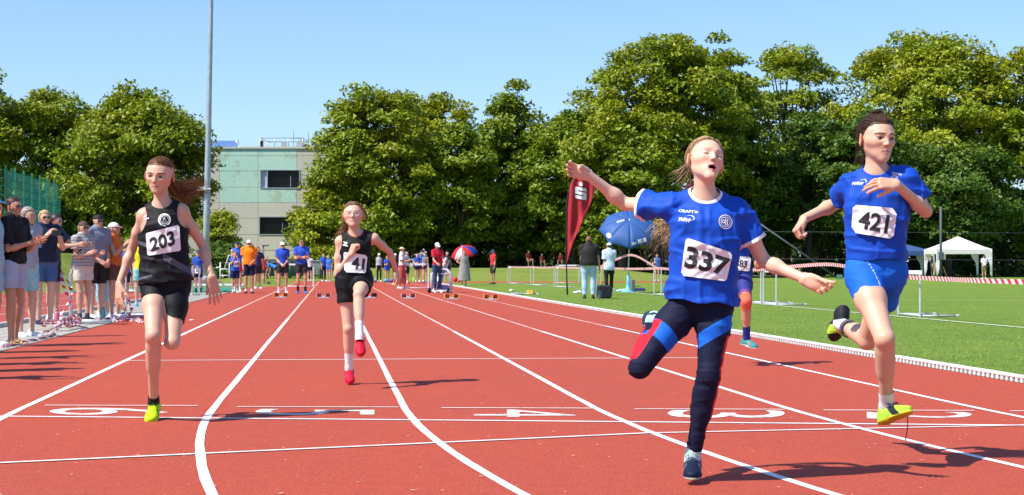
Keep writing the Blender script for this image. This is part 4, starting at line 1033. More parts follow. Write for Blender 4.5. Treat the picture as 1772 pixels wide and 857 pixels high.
# --- 383, half hidden behind 337
Z = 16.0; J = lambda x, y, dz=0: px(x, y, Z + dz)
hip_a, hip_b = J(1262, 478, .05), J(1287, 478, 0)
knb = reach(hip_b, 1291, 522, .36, -1); anb = reach(knb, 1292, 585, .36, 1)
kna = reach(hip_a, 1262, 535, .36, -1); ana = reach(kna, 1258, 530, .35, 1)
sha, shb = J(1246, 408, 0), J(1296, 406, .0)
ela = reach(sha, 1238, 450, .24, -1); wra = reach(ela, 1262, 436, .21, -1)
elb = reach(shb, 1308, 445, .24, 1); wrb = reach(elb, 1310, 462, .21, -1)
def grad383(P, O):
    return lambda V: np.where(np.linalg.norm(V - A(*P['b']['kn']), axis=1) < .3, .02 - np.abs((V - A(*P['b']['hip'])) @ nrm(A(*P['b']['kn']) - A(*P['b']['hip'])) - .27), -1)
P383 = dict(root=tuple(ground(1280, 632) * A(1, 1, 0)), label='runner with bib 383 and an orange knee sleeve, half hidden behind the nearest girl', h=.0085, hh=.005, hx=.005, ch=.009, s=.95,
    neck=J(1271, 398, .02), pelvis=J(1274, 468, .01), seed=32, skin=(.60, .30, .18), skinkey='_tan',
    a=dict(sh=sha, el=ela, wr=wra, hip=hip_a, kn=kna, an=ana, tr=.078, hand=dict(n=(.5, .8, 0), t=(0, -.5, .8), c=(1, 1, 1, 1)), toe=(0, -.2, -1), fu=(0, -1, .2)),
    b=dict(sh=shb, el=elb, wr=wrb, hip=hip_b, kn=knb, an=anb, tr=.078, hand=dict(d=(.3, -.8, .3), n=(-.6, -.2, -.6), t=(-.2, -.3, .9), c=(.9, 1, 1, 1)), toe=(.55, -.85, -.18), fu=(0.1, -.2, 1)),
    head=dict(c=J(1268, 372, -.02), f=(0, -1, 0), u=(0, 0, 1), s=.97, eyes=.4), shoe=((.05, .25, .24), (.75, .75, .72), (.60, .12, .10)), sock=(.12, (.03, .04, .25)),
    hair=dict(col=(.12, .06, .03), n=120, tie=(0, -.09, 0)), bottom=dict(len=(.86, .80), inf=.005, cols=[(.03, .04, .22), (.20, .05, .20)], name='tights', waist=.2, trims=[(grad383, 1)]),
    top=dict(cols=[ROYAL, WHITE], sleeve=.6, hem=-.08, inf=.020, wr=[(.008, (7, 7, 12), True)]))
O = human(P383); r383 = O['root']
bib(r383, [O['top']], [(1265, 443), (1300, 445), (1297, 470), (1267, 467)], '383', .50, bold=.03, corner=.05, rot=-.06, seed=5, cx=.52, cy=.50, asp=.95, wrk=.006)
mb = MB(); a_ = nrm(hip_b - knb); b_ = nrm(anb - knb)
V, F = grow([cone(knb + a_ * .07, knb, .058, .052, .02), cone(knb, knb + b_ * .08, .052, .047, .02)], .007); V, F = keep(V, F, .062 - (V - knb) @ a_); V, F = keep(V, F, .07 - (V - knb) @ b_)
mkobj('knee_sleeve', V, F, cloth('orange_sleeve', (.75, .14, .08)), r383)
settle(r383)
# ------------------------------------------------------------------ ground, track, grass
BEND, RAD = 11.4, 34.0
def bx_(al): return max(0.0, BEND - al) ** 2 / (2 * RAD)         # the bend begins just before the finish line
def sheet(name, lat0, lat1, a0, a1, z, m, kind='structure', step=1.0, curved=True):
    mb = MB(); n = max(1, int((min(a1, BEND + 1) - a0) / step)) if a0 < BEND else 0
    al = list(np.linspace(a0, min(a1, BEND + 1), n + 1)) if n else [a0]
    if a1 > al[-1]: al.append(a1)
    vs = []
    for a in al:
        d = bx_(a) if curved else 0
        vs += [trk(lat0 + d, a, z), trk(lat1 + d, a, z)]
    mb.add(vs, [(2 * i, 2 * i + 1, 2 * i + 3, 2 * i + 2) for i in range(len(al) - 1)])
    o = mb.build(name, m)
    if kind: o['kind'] = kind
    return o
def mix_mat(name, base, layers, rough=.85, bump=.4, bscale=400, bdist=.004):
    """layers: (scale, lo, hi, colour, aniso, kind)"""
    m = bpy.data.materials.new(name); m.use_nodes = True; nt = m.node_tree; b = nt.nodes['Principled BSDF']; b.inputs['Roughness'].default_value = rough; b.inputs['Specular IOR Level'].default_value = .25
    tc = nt.nodes.new('ShaderNodeTexCoord'); cur = nt.nodes.new('ShaderNodeRGB'); cur.outputs[0].default_value = (*base, 1); cur = cur.outputs[0]
    for sc, lo, hi, c, an, *dt in layers:
        mp = nt.nodes.new('ShaderNodeMapping'); mp.inputs['Scale'].default_value = an; mp.inputs['Rotation'].default_value = (0, 0, math.atan2(311, FPX) if not dt or dt[0] != 'w' else 0)
        n = nt.nodes.new('ShaderNodeTexNoise'); n.inputs['Scale'].default_value = sc; n.inputs['Detail'].default_value = 5; n.inputs['Roughness'].default_value = .6
        nt.links.new(tc.outputs['Object'], mp.inputs[0]); nt.links.new(mp.outputs[0], n.inputs['Vector'])
        mr = nt.nodes.new('ShaderNodeMapRange'); mr.inputs[1].default_value = lo; mr.inputs[2].default_value = hi; mr.clamp = True; nt.links.new(n.outputs['Fac'], mr.inputs[0])
        mx = nt.nodes.new('ShaderNodeMix'); mx.data_type = 'RGBA'; nt.links.new(mr.outputs[0], mx.inputs['Factor']); nt.links.new(cur, mx.inputs['A']); mx.inputs['B'].default_value = (*c, 1); cur = mx.outputs['Result']
    nt.links.new(cur, b.inputs['Base Color'])
    n = nt.nodes.new('ShaderNodeTexNoise'); n.inputs['Scale'].default_value = bscale; n.inputs['Detail'].default_value = 3; nt.links.new(tc.outputs['Object'], n.inputs['Vector'])
    bp = nt.nodes.new('ShaderNodeBump'); bp.inputs['Strength'].default_value = bump; bp.inputs['Distance'].default_value = bdist; nt.links.new(n.outputs['Fac'], bp.inputs['Height']); nt.links.new(bp.outputs[0], b.inputs['Normal'])
    MATS[name] = m; return m
RT = (.372, .050, .022)
m_track = mix_mat('tartan_red', RT, [(.35, .42, .62, (.330, .050, .030), (1, .35, 1)), (1.1, .56, .72, (.41, .055, .020), (1, .6, 1)), (2.5, .60, .74, (.40, .046, .018), (.35, 2.2, 1)), (5, .60, .68, (.30, .050, .030), (.25, 3, 1)),
    (110, .50, .62, (.54, .13, .07), (1, 1, 1)), (48, .54, .66, (.26, .034, .018), (1, 1, 1)), (8, .50, .75, (.33, .050, .030), (1, 1, 1)), (210, .60, .72, (.22, .032, .020), (1, 1, 1)), (46, .735, .76, (.66, .42, .34), (1, 1, 1)), (17, .775, .79, (.70, .52, .36), (1, 1, 1))], bump=.55, bscale=260)
m_track2 = mix_mat('tartan_old', (.33, .062, .045), [(.5, .45, .65, (.38, .060, .036), (1, .3, 1)), (140, .55, .7, (.42, .11, .08), (1, 1, 1))])
m_line = mix_mat('line_paint', (.80, .78, .76), [(9, .54, .72, (.62, .50, .46), (1, .5, 1)), (120, .60, .70, (.52, .34, .30), (1, 1, 1))], rough=.7)
m_line_old = mix_mat('line_paint_worn', (.66, .42, .36), [(4, .50, .62, (.48, .20, .15), (1, .3, 1)), (60, .5, .65, (.62, .48, .42), (1, 1, 1))], rough=.8)
m_grass = mix_mat('grass', (.175, .275, .022), [(.12, .40, .60, (.215, .315, .028), (.6, 3, 1)), (1.2, .45, .65, (.125, .225, .020), (1, 1, 1)), (14, .45, .62, (.21, .295, .045), (1, 1, 1)), (60, .5, .68, (.095, .170, .014), (1, .5, 1)), (30, .66, .74, (.32, .30, .11), (1, 1, 1))], rough=.9, bump=1.0, bscale=90, bdist=.03)
m_bank = mix_mat('bank_grass', (.225, .285, .040), [(.25, .40, .60, (.145, .20, .022), (.5, 3, 1)), (3, .48, .62, (.24, .245, .055), (1, 1, 1)), (20, .5, .62, (.10, .16, .016), (1, .5, 1))], rough=.9, bump=.8, bscale=50, bdist=.03)
def ss(x): x = np.clip(x, 0, 1); return x * x * (3 - 2 * x)
def zt(lat, al):
    bank = .80 * ss((al - 101) / 12) * (1 - ss((lat - 17) / 9)) * ss((lat + 9) / 6)
    left = 1.75 * ss((-lat - 11.0) / 5.5) * ss((al - 8) / 10)
    mound = .42 * math.exp(-(((lat + 4.4) / 1.3) ** 2)) * ss((al - 72) / 10) * (1 - ss((al - 96) / 8))
    return max(bank, left) + mound - .05
mb = MB(); LA = [-400, -200, -120, -80] + list(np.arange(-60, 81, 1.5)) + [120, 200, 400]; AL = [-30, 0] + list(np.arange(6, 150, 3)) + [160, 200, 300, 500, 900]
mb.add([trk(l, a, float(zt(l, a))) for a in AL for l in LA], [(j * len(LA) + i, j * len(LA) + i + 1, (j + 1) * len(LA) + i + 1, (j + 1) * len(LA) + i) for j in range(len(AL) - 1) for i in range(len(LA) - 1)], smooth=True)
tag(mb.build('ground', m_bank), kind='structure')
sheet('running_track', -3.5, 5.34, -6, 103, 0.0, m_track)
sheet('bend_track', 5.34, 40, 91.5, 100.5, -.004, m_track, curved=False)
sheet('runway', -10.6, -4.86, 14, 61, -.008, m_track2, curved=False)
sheet('green_turf_pad', -9.5, -3.6, 62, 76, .004, mat('pad_green', (.03, .22, .13), .8, nscale=2, namp=.15), curved=False)
infield = sheet('infield_grass', 5.44, 90, -6, 91.4, .010, m_grass)
sheet('far_field_grass', 24, 130, 91.4, 148, .006, m_grass, curved=False)
sheet('path', 18, 120, 149, 153, .03, mat('path_grey', (.38, .38, .36), .9, nscale=3, namp=.1), curved=False)
m_pave = mat('pavement_joint', (.16, .15, .13), .95, nscale=8, namp=.2); m_paver = mat('paver', (.36, .335, .28), .9, nscale=9, namp=.22, bump=.5, bscale=120)
pav = sheet('pavement', -4.84, -3.5, 6, 61, -.012, m_pave, curved=False)
def paver_mesh(sx, sy):
    mb = MB(); mb.box((0, 0, 0), (sx, sy, .03), bev=.006); return mb
pm = None; rest = MB(); rot = Matrix.Rotation(math.atan2(TD[0], TD[1]) * -1, 3, 'Z'); k = 0
for j in range(200):
    for i in range(6):
        al = 16.6 + j * .215; la = -3.60 - i * .213 + (0 if j % 2 else .0)
        if al > 60.8: continue
        zz = -.004 + .004 * random.random()
        if k < 300:
            if pm is None:
                o = paver_mesh(.205, .207).build('paver', m_paver, pav); pm = o.data
            else: o = link(bpy.data.objects.new('paver', pm), pav)
            o.location = trk(la, al, zz); o.rotation_euler = (0, 0, -math.atan2(-TD[0], TD[1]) * -1); k += 1
        else: rest.box(trk(la, al, zz), (.205, .207, .03), R=Matrix.Rotation(math.atan2(-TD[0], TD[1]), 3, 'Z'))
rest.build('far_pavers', m_paver, pav)['kind'] = 'stuff'
# painted lines
def pline(name, pts, w, m, z=.0022, parent=None, jit=0.0):
    P = [Vector((p[0], p[1], 0)) for p in pts]; vs = []
    for i, p in enumerate(P):
        t = (P[min(i + 1, len(P) - 1)] - P[max(i - 1, 0)]).normalized(); n = Vector((t.y, -t.x, 0)) * (w / 2 * (1 + random.uniform(-.06, .06) * (jit > 0)))
        if jit: p = p + n.normalized() * random.uniform(-jit, jit)
        vs += [p - n + Vector((0, 0, z)), p + n + Vector((0, 0, z))]
    mb = MB(); mb.add(vs, [(2 * i, 2 * i + 1, 2 * i + 3, 2 * i + 2) for i in range(len(P) - 1)]); o = mb.build(name, m, parent); 
    if parent is None: o['kind'] = 'structure'
    return o
for n, la in enumerate((-1.98, -.76, .46, 1.68, 2.90, 4.12)):
    far0 = (38, 30, 27, 24, 24, 26)[n]
    al = list(np.arange(4.5, 12, .5)) + list(np.arange(12, far0, 1.9)) + [far0]
    pline('lane_line', [trk(la + bx_(a), a) for a in al], .047, m_line, .0022, jit=.003)
    pline('lane_line', [trk(la, a) for a in np.linspace(far0, 100, 12)], .046, m_line_old, .0021, jit=.006)
for la in (-6.2, -7.5, -8.8): pline('runway_line', [trk(la, a) for a in (16, 60)], .05, m_line_old, -.003)
G = lambda x, y: tuple(ground(x, y)[:2])
def gl(x0, y0, x1, y1, w=.05, z=.0034, m=None, n=10): pline('finish_line' if w > .045 else 'marking_line', [G(x0 + (x1 - x0) * t, y0 + (y1 - y0) * t) for t in np.linspace(0, 1, n)], w, m or m_line, z)
gl(-60, 720.5, 1900, 738, .05); gl(-60, 805, 1120, 750.5, .04, .0046); gl(1120, 750.5, 1900, 734, .035, .0046); gl(212, 624.5, 700, 622, .05); gl(700, 622, 1225, 619.5, .05)
for x0, x1, y in ((78, 342, 702.5), (410, 690, 705), (764, 1030, 707), (1098, 1358, 709), (1425, 1686, 711), (1748, 1900, 712.5)): gl(x0, y, x1, y + .8, .030, .0058, n=3)
gl(1320, 540 + 92, 1420, 634, .02, .0034, mat('chalk_blue', (.30, .16, .26), .9), 3)
m_num = mix_mat('number_paint', (.74, .70, .68), [(14, .48, .62, (.56, .34, .28), (1, .6, 1)), (90, .50, .66, (.50, .28, .22), (1, 1, 1))], rough=.75)
for t, x0, x1, y0, y1 in (('6', 85, 292, 706.5, 718.5), ('5', 442, 648, 708.5, 719), ('4', 820, 996, 709.5, 722), ('3', 1155, 1358, 710.5, 724), ('2', 1500, 1682, 713.5, 725)):
    V, F = flat_text(t, 1.0, -.002); V = (V - V.min(0)) / (V.max(0) - V.min(0)); V, F = refine(V, F, .25)
    P = [ground(x0 + (x1 - x0) * v[1], y0 + (y1 - y0) * v[0]) * A(1, 1, 0) + A(0, 0, .0026) for v in V]    # glyph top towards the infield
    o = mkobj('lane_number', P, F[:, ::-1], m_num, smooth=False); o['kind'] = 'structure'
for pts, w in (([trk(9.95, 14), trk(9.95, 62), trk(9.2, 80), trk(8.7, 90.5)], .07), ([trk(30, 40.0), trk(13.6, 44.5)], .05)): pline('grass_line', pts, w, mat('chalk', (.66, .72, .62), .9, nscale=12, namp=.2), .022)
# debris flakes on the track
fl = MB()
for _ in range(1000):
    a = 5 + 22 * random.random() ** 1.5; l = random.uniform(-3.3, 5.2); p = Vector(trk(l, a, .006)); r = random.uniform(.0025, .008); an = random.random() * 3
    if abs(p.x / p.y) > .33: continue
    fl.add([p + Vector((r * math.cos(an + t) * (1.8 if t in (0, 3.14) else 1), r * math.sin(an + t), .001)) for t in (0, 1.57, 3.14, 4.71)], [(0, 1, 2, 3)])
fl.build('track_debris', mat('flake', (.72, .62, .46), .9))['kind'] = 'stuff'

# white slotted kerb
m_kerb = mix_mat('kerb_white', (.72, .70, .66), [(3, .5, .66, (.52, .49, .43), (1, 1, 1)), (30, .55, .7, (.45, .40, .34), (1, 1, 1))], rough=.75)
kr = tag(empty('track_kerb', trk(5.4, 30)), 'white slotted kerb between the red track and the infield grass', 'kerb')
mb = MB(); mb.box((0, .0, .043), (.085, .996, .022), bev=.006); mb.box((.022, 0, .0165), (.030, .996, .033), m=1)  # second box: dark strip painting the shade inside the slots
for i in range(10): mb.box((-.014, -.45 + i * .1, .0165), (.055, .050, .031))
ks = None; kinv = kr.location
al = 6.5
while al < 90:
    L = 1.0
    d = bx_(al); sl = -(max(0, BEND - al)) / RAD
    if ks is None: ks = mb.build('kerb_section', [m_kerb, mat('kerb_slot_shade', (.03, .028, .026), .95)], kr); o = ks
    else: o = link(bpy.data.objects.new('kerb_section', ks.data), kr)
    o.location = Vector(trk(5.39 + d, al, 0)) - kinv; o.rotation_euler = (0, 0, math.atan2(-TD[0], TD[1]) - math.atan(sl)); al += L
# grass blades near the kerb
bl = []; nb = 20000; rr = RNG.random((nb, 4)); al = 12.5 + 34 * rr[:, 0] ** 1.7; lat = 5.47 + rr[:, 1] ** 1.1 * (1.0 + (al - 10) * .30)
bxx = np.array([bx_(a) for a in al]); px_ = np.outer(lat + bxx, TR[:2]) + np.outer(al, TD[:2]); hgt = .010 + .014 * rr[:, 2] * (1 + .6 * vnoise(np.stack([px_[:, 0] * 1.3, px_[:, 1] * 1.3, al * 0], 1))); an = rr[:, 3] * 6.28
w = .0022 + al * .00012; dx = np.stack([np.cos(an), np.sin(an)], 1); ln = RNG.normal(0, .016, (nb, 2)); z0 = np.full(nb, .009)
V = np.stack([np.c_[px_ - dx * w[:, None], z0], np.c_[px_ + dx * w[:, None], z0], np.c_[px_ + ln, z0 + hgt]], 1).reshape(-1, 3); gc = np.repeat(np.array([.23, .37, .05]) * (.75 + .6 * RNG.random((nb, 1))) * (1 + .5 * (RNG.random((nb, 1)) > .9) * A(1, .1, 1)), 3, 0)
tag(mkobj('grass_blades', V, np.arange(nb * 3).reshape(-1, 3), mat('blade', (.12, .22, .02), .7, attr=True, transl=.3), col=gc), kind='stuff')

# ------------------------------------------------------------------ trees
m_leaf = mat('leaf', (.1, .16, .02), .5, attr=True, transl=.22, spec=.4)
m_bark = mat('bark', (.065, .05, .036), .9, nscale=6, namp=.4, bump=.8, bscale=20)
def tree(x, ytop, Zd, wpx, label, ybot=430, col=(.115, .165, .012), seed=0, n=110, leaves=150, size=.165, trunk=True, shape=1.0, ybase=478, cat='tree', name='tree', group=None, light=.5, dens=1.0, cz=.55):
    rn = np.random.default_rng(100 + seed); k = Zd / FPX; cxw = (x - CX) * k; base = float(zt(((x - 575) * k), Zd)) ; base = max(0, base)
    top = CAMH + (HOR - ytop) * k; bot = CAMH + (HOR - ybot) * k; rz = (top - bot) / 2; cz_ = (top + bot) / 2; rx = wpx * k / 2; ry = rx * 1.0
    root = empty(name, (cxw, Zd, base)); tag(root, label, cat, group)
    d = rn.normal(0, 1, (n, 3)); d /= np.linalg.norm(d, axis=1, keepdims=True); d[:, 2] = np.where((d[:, 2] < -.5) & (rn.random(n) < .5), -d[:, 2], d[:, 2])
    lump = 1 + .30 * vnoise(d * 2.3 + seed * 3.7) * 2
    rfac = np.where(rn.random(n) < .74, rn.uniform(.80, 1.0, n), rn.uniform(.25, .8, n)) * lump
    C = d * rfac[:, None] * A(rx, ry, rz); zz = C[:, 2] / rz; C[:, :2] *= (1 - .22 * np.clip(zz, 0, 1) ** 2)[:, None] * (1.0 if shape == 1 else 1); C += A(cxw, Zd, cz_)
    C[:, :2] -= 0; cr = rn.uniform(.75, 1.45, n) * (.55 + .5 * min(1.6, rx / 5)) ; m = int(leaves * dens * 1.9); N = n * m
    cc = np.repeat(np.arange(n), m); q = rn.normal(0, 1, (N, 3)); q /= np.maximum(1e-3, np.linalg.norm(q, axis=1, keepdims=True)); q *= (rn.random((N, 1)) ** .45)
    out = d[cc] * A(1, 1, .3); q[:, 2] *= .52; q[:, 2] -= .28 * (q[:, 0] ** 2 + q[:, 1] ** 2)
    spray = vnoise(q * 3.1 + cc[:, None] * 1.7) > -.13; P = C[cc] + q * cr[cc][:, None] * A(1.15, 1.15, 1); P = P[spray]; cc = cc[spray]; out = out[spray]; N = len(P)
    nn = rn.normal(0, .55, (N, 3)) + A(0, 0, .75) + out * .45; nn /= np.linalg.norm(nn, axis=1, keepdims=True); t = np.cross(nn, rn.normal(0, 1, (N, 3))); t /= np.linalg.norm(t, axis=1, keepdims=True); b = np.cross(nn, t)
    sz = size * rn.uniform(.6, 1.35, (N, 1)) * (Zd / 130) ** .5
    V = np.stack([P - t * sz * .8 + b * sz * .62, P + t * sz * 1.15, P - t * sz * .8 - b * sz * .62], 1).reshape(-1, 3); i = np.arange(N)[:, None] * 3
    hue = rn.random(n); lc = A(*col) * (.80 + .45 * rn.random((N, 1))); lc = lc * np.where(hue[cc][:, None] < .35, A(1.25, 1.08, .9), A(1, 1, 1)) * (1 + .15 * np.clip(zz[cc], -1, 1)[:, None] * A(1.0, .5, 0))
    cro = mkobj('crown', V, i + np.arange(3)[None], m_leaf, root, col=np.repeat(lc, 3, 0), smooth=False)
    cro.location = -root.location
    if trunk:
        mb = MB(); r0 = .22 + rx * .025; tp = [Vector((cxw, Zd, base - .2))]
        for j in range(1, 7): tp.append(Vector((cxw + rn.normal(0, .12) * j * .5, Zd + rn.normal(0, .1), base + (cz_ + rz * .55 - base) * j / 6)))
        mb.tube(tp, [r0 * (1 - .13 * j) for j in range(7)], 7)
        for j in rn.choice(n, min(n, 20), replace=False):
            s_ = tp[min(5, 2 + int(rn.integers(0, 4)))]; e = Vector(C[j]); mid = (s_ + e) / 2 + Vector((0, 0, -.3)); mb.tube([s_, mid, e], [r0 * .35, r0 * .2, .03], 5, cap=False)
        mb.build('trunk', m_bark, root).location = -root.location
    return root
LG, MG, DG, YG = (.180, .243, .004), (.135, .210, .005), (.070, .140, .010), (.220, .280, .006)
TREES = [(-25, 150, 118, 130, 'yellowish green tree cut by the left edge of the picture', 440, YG, 1, 60, 140), (72, 126, 122, 220, 'tall rounded green tree behind the green wire fence', 425, LG, 2, 150, 150),
    (236, 152, 118, 250, 'broad dark green tree behind the girl with bib 203', 445, LG, 3, 240, 150),
    (645, 166, 128, 245, 'wide rounded tree right of the concrete building', 478, LG, 4, 230, 150), (745, 168, 140, 180, 'light green tree next right of the wide rounded tree', 450, YG, 5, 120, 150),
    (800, 205, 128, 130, 'smaller green tree in the dip of the treetops', 430, MG, 6, 90, 150), (893, 156, 134, 200, 'tree with a knobby top left of the red beach flag', 460, MG, 7, 170, 160),
    (992, 190, 130, 160, 'low dense tree directly behind the red beach flag', 450, MG, 8, 130, 150), (1140, 50, 132, 270, 'tallest broad tree behind the girl with bib 337', 400, LG, 9, 260, 160),
    (1075, 190, 126, 200, 'bushy light green tree in front of the tallest one', 430, LG, 10, 120, 150), (1232, 78, 136, 185, 'green tree right behind the head of girl 337', 430, LG, 11, 120, 140),
    (1362, 74, 150, 190, 'slim airy tree with sky showing through, left of child 421', 440, LG, 12, 140, 105), (1400, 190, 140, 150, 'dark leafy tree at the foot of the slim airy one', 450, DG, 13, 100, 130),
    (1500, 190, 135, 160, 'mid green tree behind the head of child 421', 445, DG, 14, 110, 140), (1610, 58, 146, 310, 'huge broad tree right of child 421', 400, YG, 15, 320, 160), (1640, 250, 138, 230, 'dark green tree behind the white canopy tent', 440, DG, 16, 140, 150),
    (1785, 78, 142, 170, 'tree cut by the right edge of the picture', 440, LG, 17, 140, 150), (1290, 240, 138, 160, 'dark low tree below the gap of the treetops', 440, DG, 18, 100, 120)]
for (x, yt, Zd, w_, lb, yb, cl, sd, n, lv) in TREES: tree(x, yt, Zd, w_, lb, yb, cl, sd, n, lv)
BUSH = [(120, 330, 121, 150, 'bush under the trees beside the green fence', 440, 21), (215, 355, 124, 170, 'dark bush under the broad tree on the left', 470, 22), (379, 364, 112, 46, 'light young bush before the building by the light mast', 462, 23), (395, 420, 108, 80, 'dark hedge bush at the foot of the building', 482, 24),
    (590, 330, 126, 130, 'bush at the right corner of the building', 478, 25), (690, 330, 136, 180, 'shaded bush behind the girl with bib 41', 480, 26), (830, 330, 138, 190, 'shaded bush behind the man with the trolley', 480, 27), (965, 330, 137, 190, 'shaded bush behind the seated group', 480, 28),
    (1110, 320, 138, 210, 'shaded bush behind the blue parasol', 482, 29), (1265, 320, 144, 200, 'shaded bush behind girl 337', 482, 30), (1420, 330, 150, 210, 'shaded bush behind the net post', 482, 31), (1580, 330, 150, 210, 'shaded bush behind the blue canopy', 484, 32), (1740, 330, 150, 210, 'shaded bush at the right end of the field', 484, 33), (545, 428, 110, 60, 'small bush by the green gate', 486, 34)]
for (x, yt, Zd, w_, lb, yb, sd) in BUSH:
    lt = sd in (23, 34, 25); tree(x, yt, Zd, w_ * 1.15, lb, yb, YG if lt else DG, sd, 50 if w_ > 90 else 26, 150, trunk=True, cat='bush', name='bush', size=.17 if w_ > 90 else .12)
# the wood beyond, one mass
rn = np.random.default_rng(5); N = 120000; xx = rn.uniform(-60, 95, N); zz = rn.random(N) ** .9 * (8.5 + 3 * vnoise(np.c_[xx * .12, xx * 0, xx * 0])); yy = 158 + rn.random(N) * 14
gap = (np.abs(xx + 20) < 12) ; xx = xx[~gap]; zz = zz[~gap]; yy = yy[~gap]; N = len(xx); P = np.c_[xx, yy, zz]
nn = rn.normal(0, .7, (N, 3)) + A(0, -.3, .6); nn /= np.linalg.norm(nn, axis=1, keepdims=True); t = np.cross(nn, rn.normal(0, 1, (N, 3))); t /= np.linalg.norm(t, axis=1, keepdims=True); b = np.cross(nn, t); sz = .34
V = np.stack([P - t * sz, P + b * sz * .9, P + t * sz], 1).reshape(-1, 3)
tag(mkobj('far_hedge', V, (np.arange(N)[:, None] * 3 + np.arange(3)[None]), m_leaf, col=np.tile(A(.045, .085, .010), (len(V), 1)), smooth=False), kind='stuff')

# ------------------------------------------------------------------ building
ZB = 130.0; kb = ZB / FPX
Bx = lambda x: (x - CX) * kb
Bz = lambda y: CAMH + (HOR - y) * kb
m_conc = mix_mat('concrete_panel', (.58, .56, .47), [(.4, .4, .65, (.53, .51, .43), (1, 1, .3)), (6, .5, .7, (.62, .60, .51), (1, 1, 1))], rough=.9, bump=.2, bscale=30)
m_mint = mix_mat('mint_panel', (.44, .68, .56), [(.9, .47, .53, (.48, .69, .565), (1, 1, 1)), (1.4, .56, .60, (.42, .56, .42), (1, 1, 1))], rough=.8, bump=.1, bscale=30)
bld = tag(empty('concrete_building', (Bx(470), ZB + 6, 0)), 'grey concrete building with mint green upper panels and dark windows', 'building'); bo = bld.location
def BP(mb, name, m, parent=bld):
    o = mb.build(name, m, parent); o.location = -bo if parent is bld else (0, 0, 0); return o
mb = MB(); X0, X1 = Bx(300), Bx(640); mb.box(((X0 + X1) / 2, ZB + 8.2, Bz(259) / 2), (X1 - X0, 15, Bz(259))); 
# shell with window openings left open in front: the front skin stands 0.7 m before the core
BP(mb, 'core_wall', mat('core_dark', (.10, .10, .095), .95))
xs = [300, 340, 379.5, 446.5, 513.7, 548, 594, 640]; ys = [257, 269.5, 296, 324, 351, 378, 406, 433, 487]
wins = [(450, 519.5, 293.5, 326.5, 'l'), (448, 519.5, 374.5, 407, 'r')]
for i in range(len(xs) - 1):
    for j in range(len(ys) - 1):
        x0, x1, y0, y1 = xs[i] + .25, xs[i + 1] - .25, ys[j] + .25, ys[j + 1] - .25; rects = [(x0, x1, y0, y1)]
        for (a, b, c, d, _) in wins:
            nr_ = []
            for (p, q, r, s) in rects:
                if b <= p or a >= q or d <= r or c >= s: nr_.append((p, q, r, s)); continue
                if a > p: nr_.append((p, a, r, s))
                if b < q: nr_.append((b, q, r, s))
                lo, hi = max(a, p), min(b, q)
                if c > r: nr_.append((lo, hi, r, c))
                if d < s: nr_.append((lo, hi, d, s))
            rects = nr_
        rects = [r for r in rects if r[1] - r[0] > .6 and r[3] - r[2] > .6]
        if not rects: continue
        mb = MB(); pr = random.uniform(-.012, .012)
        for (p, q, r, s) in rects: mb.box(((Bx(p) + Bx(q)) / 2, ZB + .2 + pr, (Bz(r) + Bz(s)) / 2), (Bx(q) - Bx(p), .4, Bz(r) - Bz(s)))
        BP(mb, 'facade_panel', m_mint if 379 < x0 and x1 < 514 and y1 < 352 else m_conc)
m_fr = mat('window_frame_grey', (.42, .45, .50), .4, metal=.3); m_gl = mat('window_glass', (.006, .008, .008), .25, spec=.25); m_pn = mat('blind_pale', (.50, .58, .66), .6)
for (a, b, c, d, sd) in wins:
    w = MB(); t = .07; xm = (Bx(a) + Bx(b)) / 2; zm = (Bz(c) + Bz(d)) / 2; W_, H_ = Bx(b) - Bx(a), Bz(c) - Bz(d); yy_ = ZB + .10
    w.box((xm, yy_, Bz(c) - t / 2), (W_, .3, t)); w.box((xm, yy_, Bz(d) + t / 2), (W_, .3, t)); w.box((Bx(a) + t / 2, yy_, zm), (t, .3, H_ - 2 * t)); w.box((Bx(b) - t / 2, yy_, zm), (t, .3, H_ - 2 * t))
    sp = 12.5 if sd == 'l' else 71.5 - 13.5; xsplit = Bx(a + sp); w.box((xsplit, yy_, zm), (t, .26, H_ - 2 * t)); xmid = (Bx(a + 12.5) + Bx(b)) / 2 if sd == 'l' else (Bx(a) + xsplit) / 2
    wo = BP(w, 'window', m_fr); g = MB(); 
    if sd == 'l': g.box(((xsplit + Bx(b)) / 2, ZB + .16, zm), (Bx(b) - xsplit - t, .02, H_ - 2 * t)); q = ((Bx(a) + xsplit) / 2, xsplit - Bx(a) - t)
    else: g.box(((xsplit + Bx(a)) / 2, ZB + .16, zm), (xsplit - Bx(a) - t, .02, H_ - 2 * t)); q = ((Bx(b) + xsplit) / 2, Bx(b) - xsplit - t)
    BP(g, 'pane', m_gl, wo); g = MB(); g.box((q[0], ZB + .14, zm), (q[1], .03, H_ - 2 * t)); BP(g, 'shutter', m_pn, wo)
    g = MB(); g.box((xmid + .5, ZB + .135, zm - .15), (.04, .02, H_ * .6)); BP(g, 'glazing_bar', m_fr, wo)
mb = MB(); mb.box(((X0 + X1) / 2, ZB + 7.9, Bz(257) + .05), (X1 - X0 + .1, 16.0, .14)); BP(mb, 'roof', m_conc)
sol = tag(empty('solar_panels', (Bx(375), ZB + 3, Bz(256))), 'blue solar panels on the building roof left of the mast top', 'solar panels')
